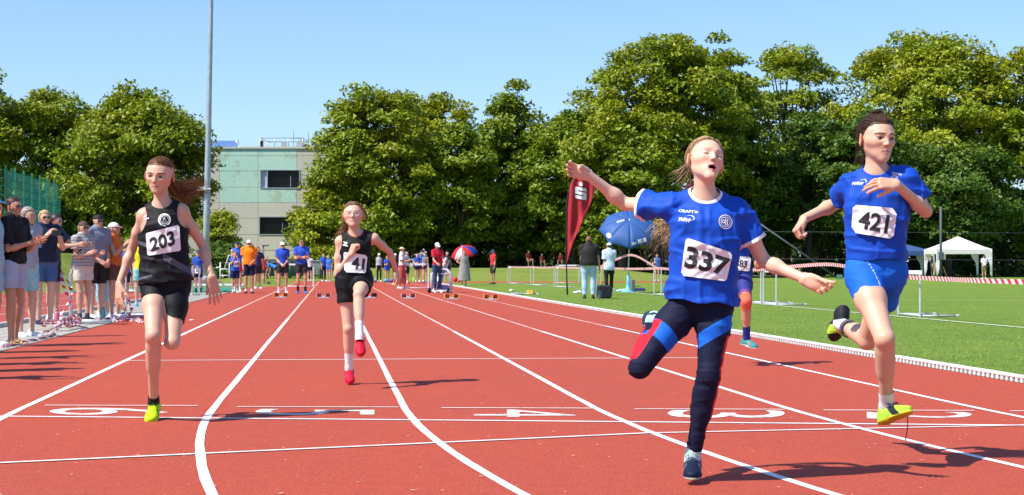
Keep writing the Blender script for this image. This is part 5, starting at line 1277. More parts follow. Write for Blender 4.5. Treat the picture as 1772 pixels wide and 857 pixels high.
for i in range(5):
    mb = MB(); x0 = 342 + i * 12; a, b = Bx(x0), Bx(x0 + 11.4); y0, y1 = ZB + 1.6, ZB + 3.0; z0, z1 = Bz(256), Bz(238.5); sh_ = .25
    mb.add([(a + sh_ * 2, y0, z0), (b + sh_ * 2, y0, z0), (b - sh_, y1, z1), (a - sh_, y1, z1), (a + sh_ * 2, y0 + .05, z0 - .04), (b + sh_ * 2, y0 + .05, z0 - .04), (b - sh_, y1 + .05, z1 - .04), (a - sh_, y1 + .05, z1 - .04)], [(0, 1, 2, 3), (7, 6, 5, 4), (0, 4, 5, 1), (3, 2, 6, 7), (0, 3, 7, 4), (1, 5, 6, 2)])
    o = mb.build('panel', mat('solar_blue', (.10, .19, .38), .3), sol); o.location = -sol.location
mb = MB(); 
for x in (342, 366, 390, 402): mb.tube([(Bx(x), ZB + 3.1, Bz(257)), (Bx(x) - .2, ZB + 3.1, Bz(238))], .05, 5)
mb.tube([(Bx(340), ZB + 1.7, Bz(256) + .05), (Bx(404) + .5, ZB + 1.7, Bz(256) + .05)], .05, 5); mb.tube([(Bx(400), ZB + 3.05, Bz(238)), (Bx(409), ZB + 1.6, Bz(256))], .06, 5)
mb.build('rack', mat('alu', (.55, .56, .58), .4, metal=.6), sol).location = -sol.location
cg = tag(empty('roof_cage', (Bx(483), ZB + 3, Bz(257))), 'wire screened plant enclosure on the building roof', 'enclosure')
mb = MB(); z0, z1 = Bz(257), Bz(237.5); xa, xb = Bx(447), Bx(521); ya, yb_ = ZB + 1.0, ZB + 5
for x, y in ((xa, ya), (xb, ya), (xa, yb_), (xb, yb_), (Bx(472), ya), (Bx(496), ya)): mb.tube([(x, y, z0), (x, y, z1)], .045, 5)
for z in (z0 + .1, z1): mb.tube([(xa, ya, z), (xb, ya, z), (xb, yb_, z), (xa, yb_, z)], .04, 5, closed=True)
mb.build('frame', mat('galv', (.42, .44, .46), .45, metal=.5), cg).location = -cg.location
for (x0, x1, y) in ((447, 452, ya), (478, 487, ZB + 3), (508, 520, ZB + 2)):
    mb = MB(); a, b = Bx(x0), Bx(x1)
    for i in range(7): mb.box((a + (b - a) * i / 6, y, (z0 + z1) / 2 - .1 + .05 * i * (x0 > 500)), (.07, .04, (z1 - z0) * .8))
    mb.build('louvre_screen', mat('louvre', (.36, .38, .40), .6), cg).location = -cg.location
mb = MB(); mb.tube([(Bx(531), ZB + 1, Bz(258)), (Bx(531), ZB + 1, Bz(228))], .02, 4); mb.tube([(Bx(505), ZB + 1, Bz(257)), (Bx(505), ZB + 1, Bz(224))], .015, 4); mb.lathe((Bx(526), ZB + .6, Bz(257)), [(.12, 0), (.12, .12), (.22, .2), (.18, .34), (.05, .4)], 10)
tag(mb.build('roof_aerial', mat('dark_metal', (.07, .08, .09), .5)), 'small dark roof vent with thin aerials on the building corner', 'aerial')

# ------------------------------------------------------------------ light mast, lamp, fence, nets
Zm = 88; k_ = Zm / FPX; bxm = lambda x: (x - CX) * k_; bzm = lambda y: CAMH + (HOR - y) * k_
ms = tag(empty('light_mast', (bxm(355.5), Zm, 0)), 'tall grey steel floodlight mast rising out of the picture at the left', 'mast')
mb = MB(); mb.tube([(bxm(355.3), Zm, 0), (bxm(357.5), Zm, bzm(380)), (bxm(361.5), Zm, bzm(190)), (bxm(365.5), Zm, bzm(0)), (bxm(367), Zm, bzm(-90))], [.185, .165, .135, .108, .10], 14); mb.build('pole', mat('galv_mast', (.36, .42, .47), .5, metal=.35, nscale=3, namp=.15), ms).location = -ms.location
mb = MB(); mb.lathe((bxm(355.3), Zm, 0), [(.34, 0), (.34, .28), (.30, .36), (.22, .40)], 14); mb.build('foot_collar', mat('collar', (.30, .33, .35), .6), ms).location = -ms.location
mb = MB(); mb.box((bxm(350), Zm - .2, bzm(327)), (.55, .25, .22), bev=.04); mb.box((bxm(358), Zm - .25, bzm(327)), (.5, .08, .06)); mb.build('loudspeaker', mat('speaker_white', (.70, .72, .74), .5), ms).location = -ms.location
mb = MB(); zl = 104; kk = zl / FPX; X = lambda x: (x - CX) * kk; Zz = lambda y: CAMH + (HOR - y) * kk
mb.tube([(X(455.5), zl, 0), (X(455.5), zl, Zz(426))], .05, 6); mb.box((X(459.5), zl, Zz(425)), (.40, .2, .09), bev=.02); tag(mb.build('path_lamp', mat('lamp_dark', (.10, .11, .12), .5)), 'small dark flat-headed lamp post in front of the building', 'lamp')
m_gw = mat('fence_green', (.02, .22, .17), .5)
fn = tag(empty('ball_stop_fence', trk(-18, 100, 1.7)), 'high green wire fence on the grass bank at the left', 'fence')
def fpanel(p, q, z0, z1, n=15, m=10):
    mb = MB(); p = Vector(p); q = Vector(q); d = (q - p); ang = math.atan2(d.y, d.x); 
    for i in range(n): c = p + d * (i + .5) / n; mb.box((c.x, c.y, (z0 + z1) / 2), (.014, .014, z1 - z0), rz=ang)
    for j in range(m + 1): c = (p + q) / 2; mb.box((c.x, c.y, z0 + (z1 - z0) * j / m), (d.length, .018, .020), rz=ang)
    o = mb.build('wire_panel', m_gw, fn); o.location = -fn.location
    mb = MB(); mb.box((p.x, p.y, (z0 + z1) / 2 + .1), (.10, .10, z1 - z0 + .3), rz=ang); mb.build('post', m_gw, fn).location = -fn.location
for i in range(7): a = 98.5 + i * 2.8; fpanel(trk(-18, a), trk(-18, a + 2.8), 1.7, 6.25)
for i in range(3): fpanel(trk(-18 - i * 2.6, 98.5), trk(-20.6 - i * 2.6, 98.5), 1.7, 6.25)
# green gate at the end of the track
gt = tag(empty('green_gate', (X(510), zl, 0)), 'low dark green railing at the far end of the track', 'gate'); m_gg = mat('gate_green', (.012, .075, .045), .5)
for (x0, x1) in ((463, 500), (502, 520), (535, 554)):
    mb = MB(); mb.tube([(X(x0), zl, 0), (X(x0), zl, Zz(454)), (X(x1), zl, Zz(454)), (X(x1), zl, 0)], .06, 6); mb.build('rail_frame', m_gg, gt).location = -gt.location
    for i in range(1, 7): mb = MB(); xx_ = x0 + (x1 - x0) * i / 7; mb.tube([(X(xx_), zl, .1), (X(xx_), zl, Zz(455))], .022, 4); mb.build('bar', m_gg, gt).location = -gt.location
mb = MB(); mb.box((X(520), zl + 3, Zz(470)), (3.2, .3, 1.25)); mb.box((X(520), zl + 3.0, Zz(470) + .66), (3.3, .4, .06)); tag(mb.build('grey_wall', mat('wall_grey', (.36, .36, .33), .9, nscale=2, namp=.1)), 'low grey wall behind the far green railing', 'wall')
mb = MB(); mb.box((X(484), zl + 1.6, Zz(452)), (3.0, .8, .22)); mb.box((X(484), zl + 1.8, Zz(466)), (2.8, .5, .9)); tag(mb.build('dark_container', mat('cont', (.05, .07, .065), .7)), 'dark low shed roof behind the standing officials', 'shed')
# net posts on the field
Zn = 117; kn_ = Zn / FPX; XN = lambda x: (x - CX) * kn_; ZN = lambda y: CAMH + (HOR - y) * kn_; m_np = mat('post_grey', (.075, .09, .105), .7)
nt_ = tag(empty('ball_net', (XN(1293), Zn, 0)), 'grey post with a long diagonal brace and thin wires behind girl 337', 'net frame')
for nm, pts, r in (('post', [(XN(1293), Zn, 0), (XN(1293), Zn, ZN(356))], .085), ('brace', [(XN(1296), Zn, ZN(374)), (XN(1452), Zn, 0.02)], .06), ('wire', [(XN(1293), Zn, ZN(401)), (XN(1628), Zn, ZN(402.5)), (XN(1850), Zn, ZN(404))], .012), ('wire', [(XN(1293), Zn, ZN(448)), (XN(1628), Zn, ZN(449.5)), (XN(1850), Zn, ZN(451))], .012)):
    mb = MB(); mb.tube(pts, r, 6); mb.build(nm, m_np, nt_).location = -nt_.location
mb = MB(); mb.box((XN(1453), Zn, .15), (.35, .35, .3), bev=.03); mb.build('foot_block', mat('block_green', (.08, .20, .17), .7), nt_).location = -nt_.location
mb = MB(); mb.tube([(XN(1628), Zn, 0), (XN(1628), Zn, ZN(358))], .085, 8); mb.box((XN(1628), Zn - .12, ZN(443)), (.35, .1, .5), bev=.02); tag(mb.build('net_post', m_np), 'slim grey post standing in front of the white canopy tent', 'post')
# ------------------------------------------------------------------ spectators and officials
def person(x, yf, H, face, label, arms=('down', 'down'), top=((.05, .1, .4), .6), bottom=((.02, .02, .03), .7), shoe=((.7, .7, .7), (.7, .7, .7), None), sock=None, hair=(.08, .04, .02), hstyle='short', cap_=None, gl=None,
           lean=0.0, step=(.0, .0), spread=1.0, fat=0.0, w=1.0, seed=0, h=None, skin=(.60, .35, .24), group=None, dress=None, Zd=None, look=0.0, hpitch=0.0, extra=None, zg=0.0, knee=0.0, sandal=False, sit=False, hem=-.02, inf=.019, name_top='shirt', binf=.009, tmat=None, bname=None, bend=0.0):
    Zp = Zd or gz(yf); base = A((x - CX) / FPX * Zp, Zp, zg); f0 = rad(face); F = A(math.sin(f0), -math.cos(f0), 0); R = A(math.cos(f0), math.sin(f0), 0); U = A(0, 0, 1)
    s = H / 1.60 * 1.0; kid = H < 1.5
    W = lambda r, f, u: base + (R * r + F * f + U * u) * H
    seat = .27 if sit else .515
    pel = W(0, -.02 if bend else 0, seat + .015 - .02 * abs(bend)); up = nrm(A(0, 0, 1) + F * math.tan(min(bend, 1.3)) if bend < 1.3 else F + U * .25); up = nrm(up + R * lean)
    Fb = nrm(F - up * (F @ up)); T = lambda r, f, u: pel + (R * r + Fb * f + up * u) * H
    neck = T(0, -.008, .300); D = {}
    for k, sg in (('a', -1), ('b', 1)):
        sh = T(sg * (.096 if H > 1.75 else .086) * w, -.008, .266); arm = arms[k == 'b']; ua, fa = .175, .150
        q = {'down': ((.035, -.015, -1), (.01, .18, -1)), 'clap': ((.05, .25, -.95), (-.55, .80, .28)), 'phone': ((.10, .45, -.75), (-.50, .55, .75)), 'point': ((.2, .75, -.35), (-.1, 1, .25)), 'cross': ((.10, .30, -1), (-1, .55, .12)),
             'hip': ((.55, -.25, -.8), (-.75, .35, -.45)), 'front': ((.05, .1, -1), (-.42, .75, -.45)), 'face': ((.10, .6, -.55), (-.45, .15, 1)), 'push': ((.08, .35, -.95), (-.1, .9, -.45)), 'away': ((.18, .05, -1), (.20, .25, -1)), 'reach': ((.1, .9, -.55), (0, .8, -.7)), 'hold': ((.08, .1, -1), (-.15, .95, .25)), 'up': ((.3, .5, -.4), (-.1, .2, 1)), 'fwd': ((.1, .8, -.6), (-.2, .9, .2))}[arm]
        vec = lambda v: nrm(R * v[0] * sg + Fb * v[1] + up * v[2]) if not (bend and arm == 'reach') else nrm(R * v[0] * sg + F * v[1] * .4 - U)
        el = sh + vec(q[0]) * ua * H; wr = el + vec(q[1]) * fa * H; fd = nrm(wr - el)
        if arm in ('clap', 'phone', 'hold', 'fwd'): n_ = -R * sg; t_ = up
        elif arm in ('face',): n_ = -Fb; t_ = -R * sg * .6 + up * .4
        elif arm in ('cross', 'hip', 'front'): n_ = -Fb; t_ = up
        else: n_ = -R * sg; t_ = Fb
        hip = pel + (R * sg * .052 * w - U * .012) * H if not sit else pel + R * sg * .052 * H
        st = step[k == 'b']
        if sit: kn = hip + (F * .22 + U * .06 + R * sg * .05) * H; an = kn + (F * .03 - U * .22) * H; an[2] = .05 * H + zg
        else:
            an = W(sg * .052 * spread, -.012 + st, .048); kn = (hip + an) / 2 + F * (.012 + knee) * H + R * sg * .004
        D[k] = dict(sh=sh, el=el, wr=wr, hip=hip, kn=kn, an=an, tr=.078, hand=dict(n=n_, t=t_, c=(.5,) * 4 if arm != 'clap' else (.1,) * 4, s=.98 if not kid else .85), toe=F + R * sg * .2 - U * .02, fu=(0, 0, 1))
    hs = (.93 if kid else 1.0) * (1.02 if H > 1.7 else .98); hf = nrm(nrm(F + R * look) * math.cos(hpitch) + U * math.sin(hpitch)); hc = neck + (up * .6 + U * .4) * (.098 * hs * 1.28) + F * .006 + hf * .008
    if h is None: h = float(np.clip(Zp * .00050, .0100, .026))
    tc, sl = top; bc, bl = bottom
    key = '_%d' % int(skin[0] * 1000)
    P = dict(root=tuple(base), label=label, group=group, h=h, hh=min(max(h * .5, .0052), .012), hx=min(h, .0062), ch=h * 1.0, s=s, w=w, fat=fat, neck=neck, pelvis=pel, a=D['a'], b=D['b'], seed=seed, skin=skin, skinkey=key,
        head=dict(c=hc, f=hf, u=(0, 0, 1), s=hs, eyes=.5 if not gl else .3, mouth=0), shoe=shoe, sock=sock, laces=h < .0105, sandal=sandal, sh_h=max(.006, h * .6), neck_r=.050 if not kid else .045,
        leg_r=1.0 + (fat * 2), arm_r=1.0 + fat * 2,
        hair=dict(col=hair, n=60 if h < .014 else 0, tie=(0, -.09, -.02), vol=.003 if cap_ else (.010 if h < .014 else .015) if hstyle != 'crop' else .006, full={'long': .11, 'bob': .07}.get(hstyle, 0), seed=seed, line=.066), glasses=gl, cap=cap_)
    if cap_: P['hair']['n'] = 0; P['hair']['line'] = .050
    if h >= .012: P['hx'] = .009
    if top[0] is not None: P['top'] = dict(cols=[tc], sleeve=sl, hem=hem, inf=inf + fat * .15, wr=[(.009, (7, 7, 11), True), (.004, (14, 14, 10), False)] if h < .016 else [], sflare=.014, flare=.002 if not kid else .012, name=name_top)
    if tmat: P['top']['mat'] = tmat
    if bc is not None: P['bottom'] = dict(len=bl, inf=binf, flare=.014 if bl < 1.2 and binf > .008 else .004, cols=[bc], name=bname or ('shorts' if bl < 1.2 else 'trousers'), waist=hem + .09, wr=[(.006, (9, 9, 7), True)] if h < .016 else [])
    if dress: P['dress'] = dress
    O = human(P); O['W'] = W; O['T'] = T; O['D'] = D; O['hc'] = hc; O['F'] = F; O['R'] = R; O['H'] = H
    if extra: extra(O)
    settle(O['root']); return O
def pocket(O, c, size, name, m, rz=0.0):
    mb = MB(); mb.box(c, size, rz=rz, bev=.004); return mb.build(name, m, O['root'])
DEN, DENL = (.055, .12, .26), (.38, .50, .62)
m_stripe = bpy.data.materials.new('striped_jersey'); m_stripe.use_nodes = True; _n = m_stripe.node_tree; _w = _n.nodes.new('ShaderNodeTexWave'); _w.bands_direction = 'Z'; _w.inputs['Scale'].default_value = 13; _w.inputs['Distortion'].default_value = .3
_c = _n.nodes.new('ShaderNodeTexCoord'); _n.links.new(_c.outputs['Object'], _w.inputs['Vector']); _r = _n.nodes.new('ShaderNodeValToRGB'); _r.color_ramp.elements[0].position = .45; _r.color_ramp.elements[0].color = (.05, .055, .07, 1); _r.color_ramp.elements[1].position = .55; _r.color_ramp.elements[1].color = (.6, .6, .6, 1)
_n.links.new(_w.outputs['Fac'], _r.inputs[0]); _n.links.new(_r.outputs[0], _n.nodes['Principled BSDF'].inputs['Base Color']); _n.nodes['Principled BSDF'].inputs['Roughness'].default_value = .8
SPL = 'spectators lining the left edge of the track'
m_phone = mat('phone_dark', (.02, .022, .03), .2)
def phone(O, off=(.0, .42, .43), size=(.075, .012, .15)):
    D = O['D']; c = (D['a']['wr'] + D['b']['wr']) / 2 + O['F'] * .07 * O['H'] + A(0, 0, .04); mb = MB(); rz = math.atan2(O['R'][1], O['R'][0]); mb.box(c, size, rz=rz, bev=.004)
    o = mb.build('smartphone', m_phone); tag(o, off, 'phone')
# left group, near to far
person(-11, 600, 1.76, 95, 'spectator in light blue cap mostly cut off by the left picture edge', ('down', 'down'), ((.30, .55, .60), .6), ((.35, .55, .62), .7), hair=(.2, .12, .06), cap_=((.06, .32, .65),), seed=41, group=SPL)
person(24, 598, 1.76, 68, 'clapping woman in black t-shirt, light denim shorts and brown sandals', ('clap', 'clap'), ((.012, .012, .014), .85), (DENL, .62), hair=(.055, .025, .015), hstyle='crop', gl='dark', sandal=True, seed=42, step=(.03, -.02), skin=(.54, .28, .17), hem=-.0, inf=.018, group=SPL)
person(47, 584, 1.72, 55, 'grey haired woman with glasses just behind the clapping woman in black', ('down', 'down'), ((.32, .40, .46), .7), ((.30, .60, .58), .75), hair=(.30, .26, .22), hstyle='bob', gl='clear', seed=43, bend=.10, look=.2, shoe=((.72, .72, .74), (.8, .8, .8), None), group=SPL)
person(78, 563, 1.84, 40, 'blond woman in dark blue top and denim shorts filming with a phone', ('phone', 'phone'), ((.012, .022, .055), .3), (DEN, .66), hair=(.48, .32, .15), hstyle='bob', gl='dark', seed=44, bend=.04, look=-.1, w=1.12, fat=.022, shoe=((.015, .02, .06), (.7, .7, .72), None), skin=(.62, .36, .25), hem=-.0, group=SPL, extra=lambda O: phone(O, 'dark phone held up by the blond woman', (.16, .012, .085)))
person(93, 556, 1.84, 75, 'dark haired man standing behind the blond woman, reaching forward', ('fwd', 'fwd'), ((.05, .06, .09), .6), ((.03, .03, .04), .7), hair=(.03, .018, .012), gl='dark', seed=45, bend=.14, group=SPL)
person(146, 556, 1.70, 60, 'woman in black and white striped t-shirt and off-white shorts with brown cap', ('hold', 'hold'), ((.3, .3, .3), .55), ((.62, .56, .48), .52), hair=(.34, .20, .09), hstyle='bob', gl='dark', cap_=((.085, .055, .045),), seed=46, bend=.03, look=-.25, w=1.08, fat=.02, tmat=m_stripe, shoe=((.03, .035, .045), (.7, .7, .7), (.6, .6, .6)), sock=(.05, (.05, .07, .12)), skin=(.60, .33, .23), hem=.0, group=SPL)
person(168, 552, 1.87, 50, 'tall man in black cap and grey t-shirt next to the striped woman', ('front', 'front'), ((.20, .235, .30), .65), ((.02, .02, .02), .85), hair=(.05, .03, .02), gl='dark', cap_=((.02, .02, .02),), seed=47, bend=.12, look=-.15, w=1.08, fat=.012, group=SPL)
person(180, 546, 1.68, 45, 'spectator in pale cap and sunglasses peering over the tall man\'s shoulder', ('down', 'down'), ((.55, .52, .45), .6), ((.30, .45, .55), 1.6), hair=(.12, .07, .04), gl='dark', cap_=((.60, .62, .55),), seed=48, bend=.15, group=SPL)
person(177, 543, 1.24, 35, 'small child in bright orange-red shirt holding something at the chest', ('hold', 'hold'), ((.75, .07, .02), .6), ((.012, .018, .05), .85), hair=(.12, .05, .025), seed=49, shoe=((.05, .18, .40), (.6, .6, .6), None), skin=(.60, .33, .22), group=SPL)
person(200, 551, 1.71, 68, 'woman in orange sleeveless top, brown shorts and white cap taking a photo', ('phone', 'down'), ((.60, .15, .02), .0), ((.11, .055, .035), .55), hair=(.10, .05, .03), cap_=((.72, .66, .64), (.60, .22, .22)), seed=50, bend=.02, look=.15, shoe=((.78, .72, .72), (.8, .75, .74), None), skin=(.55, .30, .19), hem=.02, group=SPL, extra=lambda O: phone(O, 'phone held up by the woman in the orange top'))
person(216, 525, 1.42, 60, 'child in blue top seen between the orange top and girl 203', ('down', 'down'), ((.03, .09, .35), .3), ((.015, .015, .02), .7), hair=(.10, .05, .03), seed=51, group=SPL)
person(243, 531, 1.55, 20, 'child in yellow t-shirt and turquoise shorts right behind girl 203', ('down', 'down'), ((.80, .72, .03), .6), ((.20, .60, .60), .6), hair=(.20, .12, .06), seed=52, shoe=((.06, .28, .45), (.7, .7, .7), None), sock=(.06, (.45, .6, .75)), group=SPL)
person(228, 505, 1.5, 80, 'distant child in dark clothes beyond the yellow t-shirt', ('down', 'hip'), ((.03, .02, .03), .6), ((.02, .02, .04), .6), hair=(.10, .06, .04), seed=53, shoe=((.7, .7, .7), (.7, .7, .7), None), group=SPL)
O = person(343, 509, 1.42, 10, 'boy in blue shirt and cap with a start number standing by the light mast', ('down', 'down'), ((.03, .08, .42), .6), ((.012, .015, .04), .6), hair=(.12, .06, .03), cap_=((.05, .05, .12),), seed=54, shoe=((.05, .35, .12), (.02, .02, .02), None), sock=(.12, (.02, .02, .03)))
bib(O['root'], [O['top']], [(337, 462), (347, 463), (347, 474), (337, 473)], '28', .5, corner=.02, seed=1, wrk=.002); settle(O['root'])
# officials and athletes at the start
ST = 'people standing around the start'
person(411, 506, 1.80, 5, 'man in blue tank top and dark cap behind the man in orange', ('down', 'hip'), ((.025, .11, .52), .0), ((.40, .02, .03), .5), hair=(.06, .04, .02), cap_=((.02, .03, .06),), seed=60, shoe=((.75, .75, .75), (.7, .7, .7), None), sock=(.12, WHITE), group=ST)
O = person(407, 507, 1.42, 15, 'boy in blue shirt with both hands at his face, beside the man in orange', ('face', 'face'), ((.03, .10, .50), .6), ((.012, .02, .09), .75), hair=(.22, .11, .05), seed=61, shoe=((.25, .75, .45), (.6, .8, .6), None), sock=(.06, WHITE), group=ST)
bib(O['root'], [O['top']], [(404, 452), (414, 452), (414, 462), (404, 462)], '62', .45, corner=.02, seed=1, wrk=.002); settle(O['root'])
person(431, 508, 1.83, 12, 'man in bright orange t-shirt, white cap and navy shorts, hand on hip', ('down', 'front'), ((.95, .23, .01), .6), ((.012, .018, .05), .85), hair=(.10, .06, .04), gl='dark', cap_=((.75, .62, .64),), seed=62, w=1.08, fat=.02, shoe=((.02, .02, .02), (.03, .03, .03), None), sock=(.07, WHITE), skin=(.58, .28, .18), inf=.022, group=ST)
person(446, 500, 1.72, 30, 'person with brown hair and red bag behind the man in orange', ('down', 'hip'), ((.04, .035, .10), .6), ((.03, .03, .04), .7), hair=(.16, .09, .05), seed=63, group=ST)
person(455, 493, 1.45, 120, 'youngster in red top behind the red trolley', ('push', 'push'), ((.60, .03, .025), .6), ((.03, .02, .03), .5), hair=(.10, .05, .03), seed=64, group=ST)
O = person(489, 508, 1.75, 12, 'man in royal blue t-shirt with white cap and cross-body strap, hands folded', ('front', 'front'), ((.025, .085, .48), .6), ((.03, .03, .035), .55), hair=(.05, .03, .02), gl='dark', cap_=((.78, .78, .76),), seed=65, w=1.05, shoe=((.75, .75, .80), (.8, .8, .8), None), sock=(.13, (.75, .75, .78)), skin=(.58, .30, .20), spread=1.35, group=ST)
person(522, 508, 1.83, 8, 'man in royal blue t-shirt with brown cap and arms crossed', ('cross', 'cross'), ((.025, .085, .48), .6), ((.035, .033, .035), .62), hair=(.12, .07, .04), cap_=((.20, .11, .07),), seed=66, w=1.03, shoe=((.03, .22, .62), (.1, .4, .8), None), sock=(.14, (.02, .02, .02)), skin=(.60, .30, .20), spread=1.3, group=ST)
person(478, 489, 1.60, 250, 'athlete in blue and white bending forward at the far end', ('reach', 'reach'), ((.04, .20, .62), .5), ((.02, .02, .03), .35), hair=(.10, .05, .03), seed=67, bend=1.2, shoe=((.7, .7, .7), (.7, .7, .7), None), group=ST)
person(536, 487, 1.6, 180, 'athlete in white and blue vest behind the man with crossed arms', ('down', 'down'), ((.55, .6, .7), .2), ((.02, .02, .03), .5), hair=(.12, .06, .03), seed=68, group=ST)
person(560, 487, 1.66, 30, 'person in blue shirt and dark trousers, left of the pair by the far bush', ('down', 'hold'), ((.04, .12, .50), .6), ((.02, .022, .03), 1.85), hair=(.25, .2, .15), seed=69, group=ST)
person(569, 487.5, 1.52, 330, 'child in blue sports kit, right of the pair by the far bush', ('down', 'down'), ((.04, .15, .55), .5), ((.04, .12, .5), .3), hair=(.20, .10, .05), seed=70, shoe=((.7, .7, .75), (.7, .7, .7), None), group=ST)
person(656, 488, 1.66, 0, 'girl with white cap, light vest and black leggings', ('down', 'down'), ((.35, .42, .52), .0), ((.015, .015, .018), 1.9), hair=(.10, .06, .03), cap_=((.72, .75, .75),), seed=71, w=.95, hem=.12, binf=.005, group=ST)
person(670, 488, 1.5, 20, 'child in blue shirt and shorts left of the straw hat', ('hold', 'down'), ((.03, .10, .52), .5), ((.03, .09, .5), .3), hair=(.15, .08, .04), seed=72, shoe=((.05, .3, .35), (.5, .5, .5), None), group=ST)
person(684, 488, 1.65, 20, 'person with white cap half hidden left of the straw hat', ('hold', 'down'), ((.03, .03, .035), .5), ((.02, .02, .02), 1.8), hair=(.08, .05, .03), cap_=((.75, .75, .75),), seed=73, group=ST)
person(696, 500, 1.70, 90, 'woman with straw hat, white blouse and red wide trousers', ('hold', 'hold'), ((.66, .62, .68), .7), ((.42, .08, .07), 1.72), hair=(.05, .03, .02), cap_=((.70, .58, .36), (.70, .58, .36), 'hat'), seed=74, fat=.015, shoe=((.55, .72, .76), (.6, .75, .8), None), binf=.03, spread=1.6, step=(-.06, .06), group=ST)
person(704, 491, 1.68, 60, 'person in black with grey backpack behind the straw hat', ('down', 'hip'), ((.42, .44, .48), .5), ((.02, .02, .025), .9), hair=(.25, .22, .2), seed=75, shoe=((.75, .25, .08), (.7, .7, .7), None), sock=(.1, WHITE), group=ST)
person(722, 488, 1.62, 25, 'blond athlete in blue vest and black shorts', ('hold', 'down'), ((.03, .10, .50), .3), ((.02, .02, .025), .35), hair=(.42, .25, .10), seed=76, group=ST)
person(729, 487, 1.82, 10, 'tall dark haired athlete in blue behind the two girls', ('down', 'down'), ((.04, .13, .52), .5), ((.03, .03, .04), .5), hair=(.05, .03, .02), seed=77, group=ST)
person(736, 489, 1.66, 330, 'girl in grey crop top and black shorts', ('front', 'down'), ((.16, .17, .15), .0), ((.02, .02, .02), .3), hair=(.14, .07, .04), seed=78, w=.95, hem=.12, shoe=((.1, .25, .35), (.5, .5, .5), None), group=ST)
person(757, 507, 1.74, 25, 'man in red football jersey and white cap pushing the hurdle trolley', ('push', 'push'), ((.46, .012, .03), .6), ((.03, .06, .15), 1.85), hair=(.06, .035, .02), cap_=((.72, .78, .76),), seed=79, hpitch=-.35, skin=(.58, .31, .22), group=ST)
person(774, 493, 1.66, 10, 'dark clothed youngster behind the hurdle trolley', ('down', 'down'), ((.03, .03, .035), .5), ((.02, .02, .025), .6), hair=(.05, .03, .02), seed=80, shoe=((.10, .06, .40), (.5, .5, .6), None), group=ST)
m_dress = mat('dress_print', (.26, .25, .23), .85, nscale=34, namp=.55)
person(803, 496, 1.66, 20, 'woman in long grey patterned dress with red head scarf under the colourful umbrella', ('hip', 'away'), (None, 0), (None, 0), hair=(.35, .03, .03), hstyle='bob', seed=81, fat=.025, dress=dict(t=[-1.25, -.6, -.1, .3, .6, .85, .98], a=[.27, .23, .185, .150, .160, .13, .07], b=[.22, .18, .15, .12, .125, .09, .05], mat=m_dress), shoe=((.70, .58, .5), (.6, .5, .4), None), skin=(.58, .33, .24), group=ST)
person(853, 492, 1.76, 300, 'man in bright red t-shirt, navy cap and black knee-length shorts at the field edge', ('hip', 'down'), ((.70, .03, .04), .55), ((.035, .030, .032), .95), hair=(.05, .03, .02), cap_=((.03, .05, .16),), seed=82, hpitch=-.35, shoe=((.03, .03, .03), (.03, .03, .03), None), skin=(.52, .27, .17), binf=.02)
SH = 'people sitting in the shade under the trees'  # their shirt and skin colours are dimmed to stand in for the tree shade
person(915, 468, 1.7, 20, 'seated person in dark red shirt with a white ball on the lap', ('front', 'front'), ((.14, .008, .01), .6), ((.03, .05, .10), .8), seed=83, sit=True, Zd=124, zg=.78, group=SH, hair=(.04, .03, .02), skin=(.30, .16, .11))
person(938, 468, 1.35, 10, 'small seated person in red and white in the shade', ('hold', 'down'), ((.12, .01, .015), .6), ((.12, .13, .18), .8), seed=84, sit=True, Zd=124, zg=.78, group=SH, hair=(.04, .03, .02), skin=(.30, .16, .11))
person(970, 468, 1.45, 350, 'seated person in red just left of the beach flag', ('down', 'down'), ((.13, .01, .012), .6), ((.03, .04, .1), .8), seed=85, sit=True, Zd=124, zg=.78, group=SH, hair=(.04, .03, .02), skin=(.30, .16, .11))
person(1019, 518, 1.78, 182, 'heavy man in black t-shirt and light jeans seen from behind', ('away', 'down'), ((.022, .020, .020), .65), ((.38, .55, .68), 1.88), hair=(.22, .10, .05), hstyle='crop', seed=86, w=1.14, fat=.055, shoe=((.02, .02, .02), (.7, .7, .7), None), hem=-.04, inf=.02, binf=.022, skin=(.58, .33, .24), spread=1.25)
person(1054, 512, 1.66, 190, 'person in pale blue shirt, black leggings and white cap seen from behind', ('front', 'down'), ((.56, .68, .80), .7), ((.015, .015, .018), 1.9), hair=(.05, .03, .02), cap_=((.62, .70, .66),), seed=87, hem=-.22, inf=.03, binf=.006, shoe=((.72, .72, .70), (.8, .8, .8), None), step=(.06, -.04))
person(1137, 486, 1.66, 355, 'girl in blue sports top and shorts beyond the blue parasol', ('hold', 'down'), ((.05, .14, .48), .0), ((.04, .12, .5), .25), hair=(.25, .13, .07), seed=88, Zd=104, w=.95, hem=.14, shoe=((.4, .7, .7), (.7, .7, .7), None))
person(1703, 483, 1.70, 340, 'man in white t-shirt and khaki shorts standing by the white canopy', ('hold', 'front'), ((.66, .70, .78), .65), ((.20, .18, .09), .85), hair=(.03, .02, .015), cap_=((.02, .02, .025),), seed=89, Zd=122)
person(1613, 484, 1.66, 90, 'person hidden behind the corner leg of the white canopy', ('down', 'down'), ((.06, .065, .07), .65), ((.05, .05, .06), 1.7), hair=(.3, .12, .05), seed=90, Zd=125)

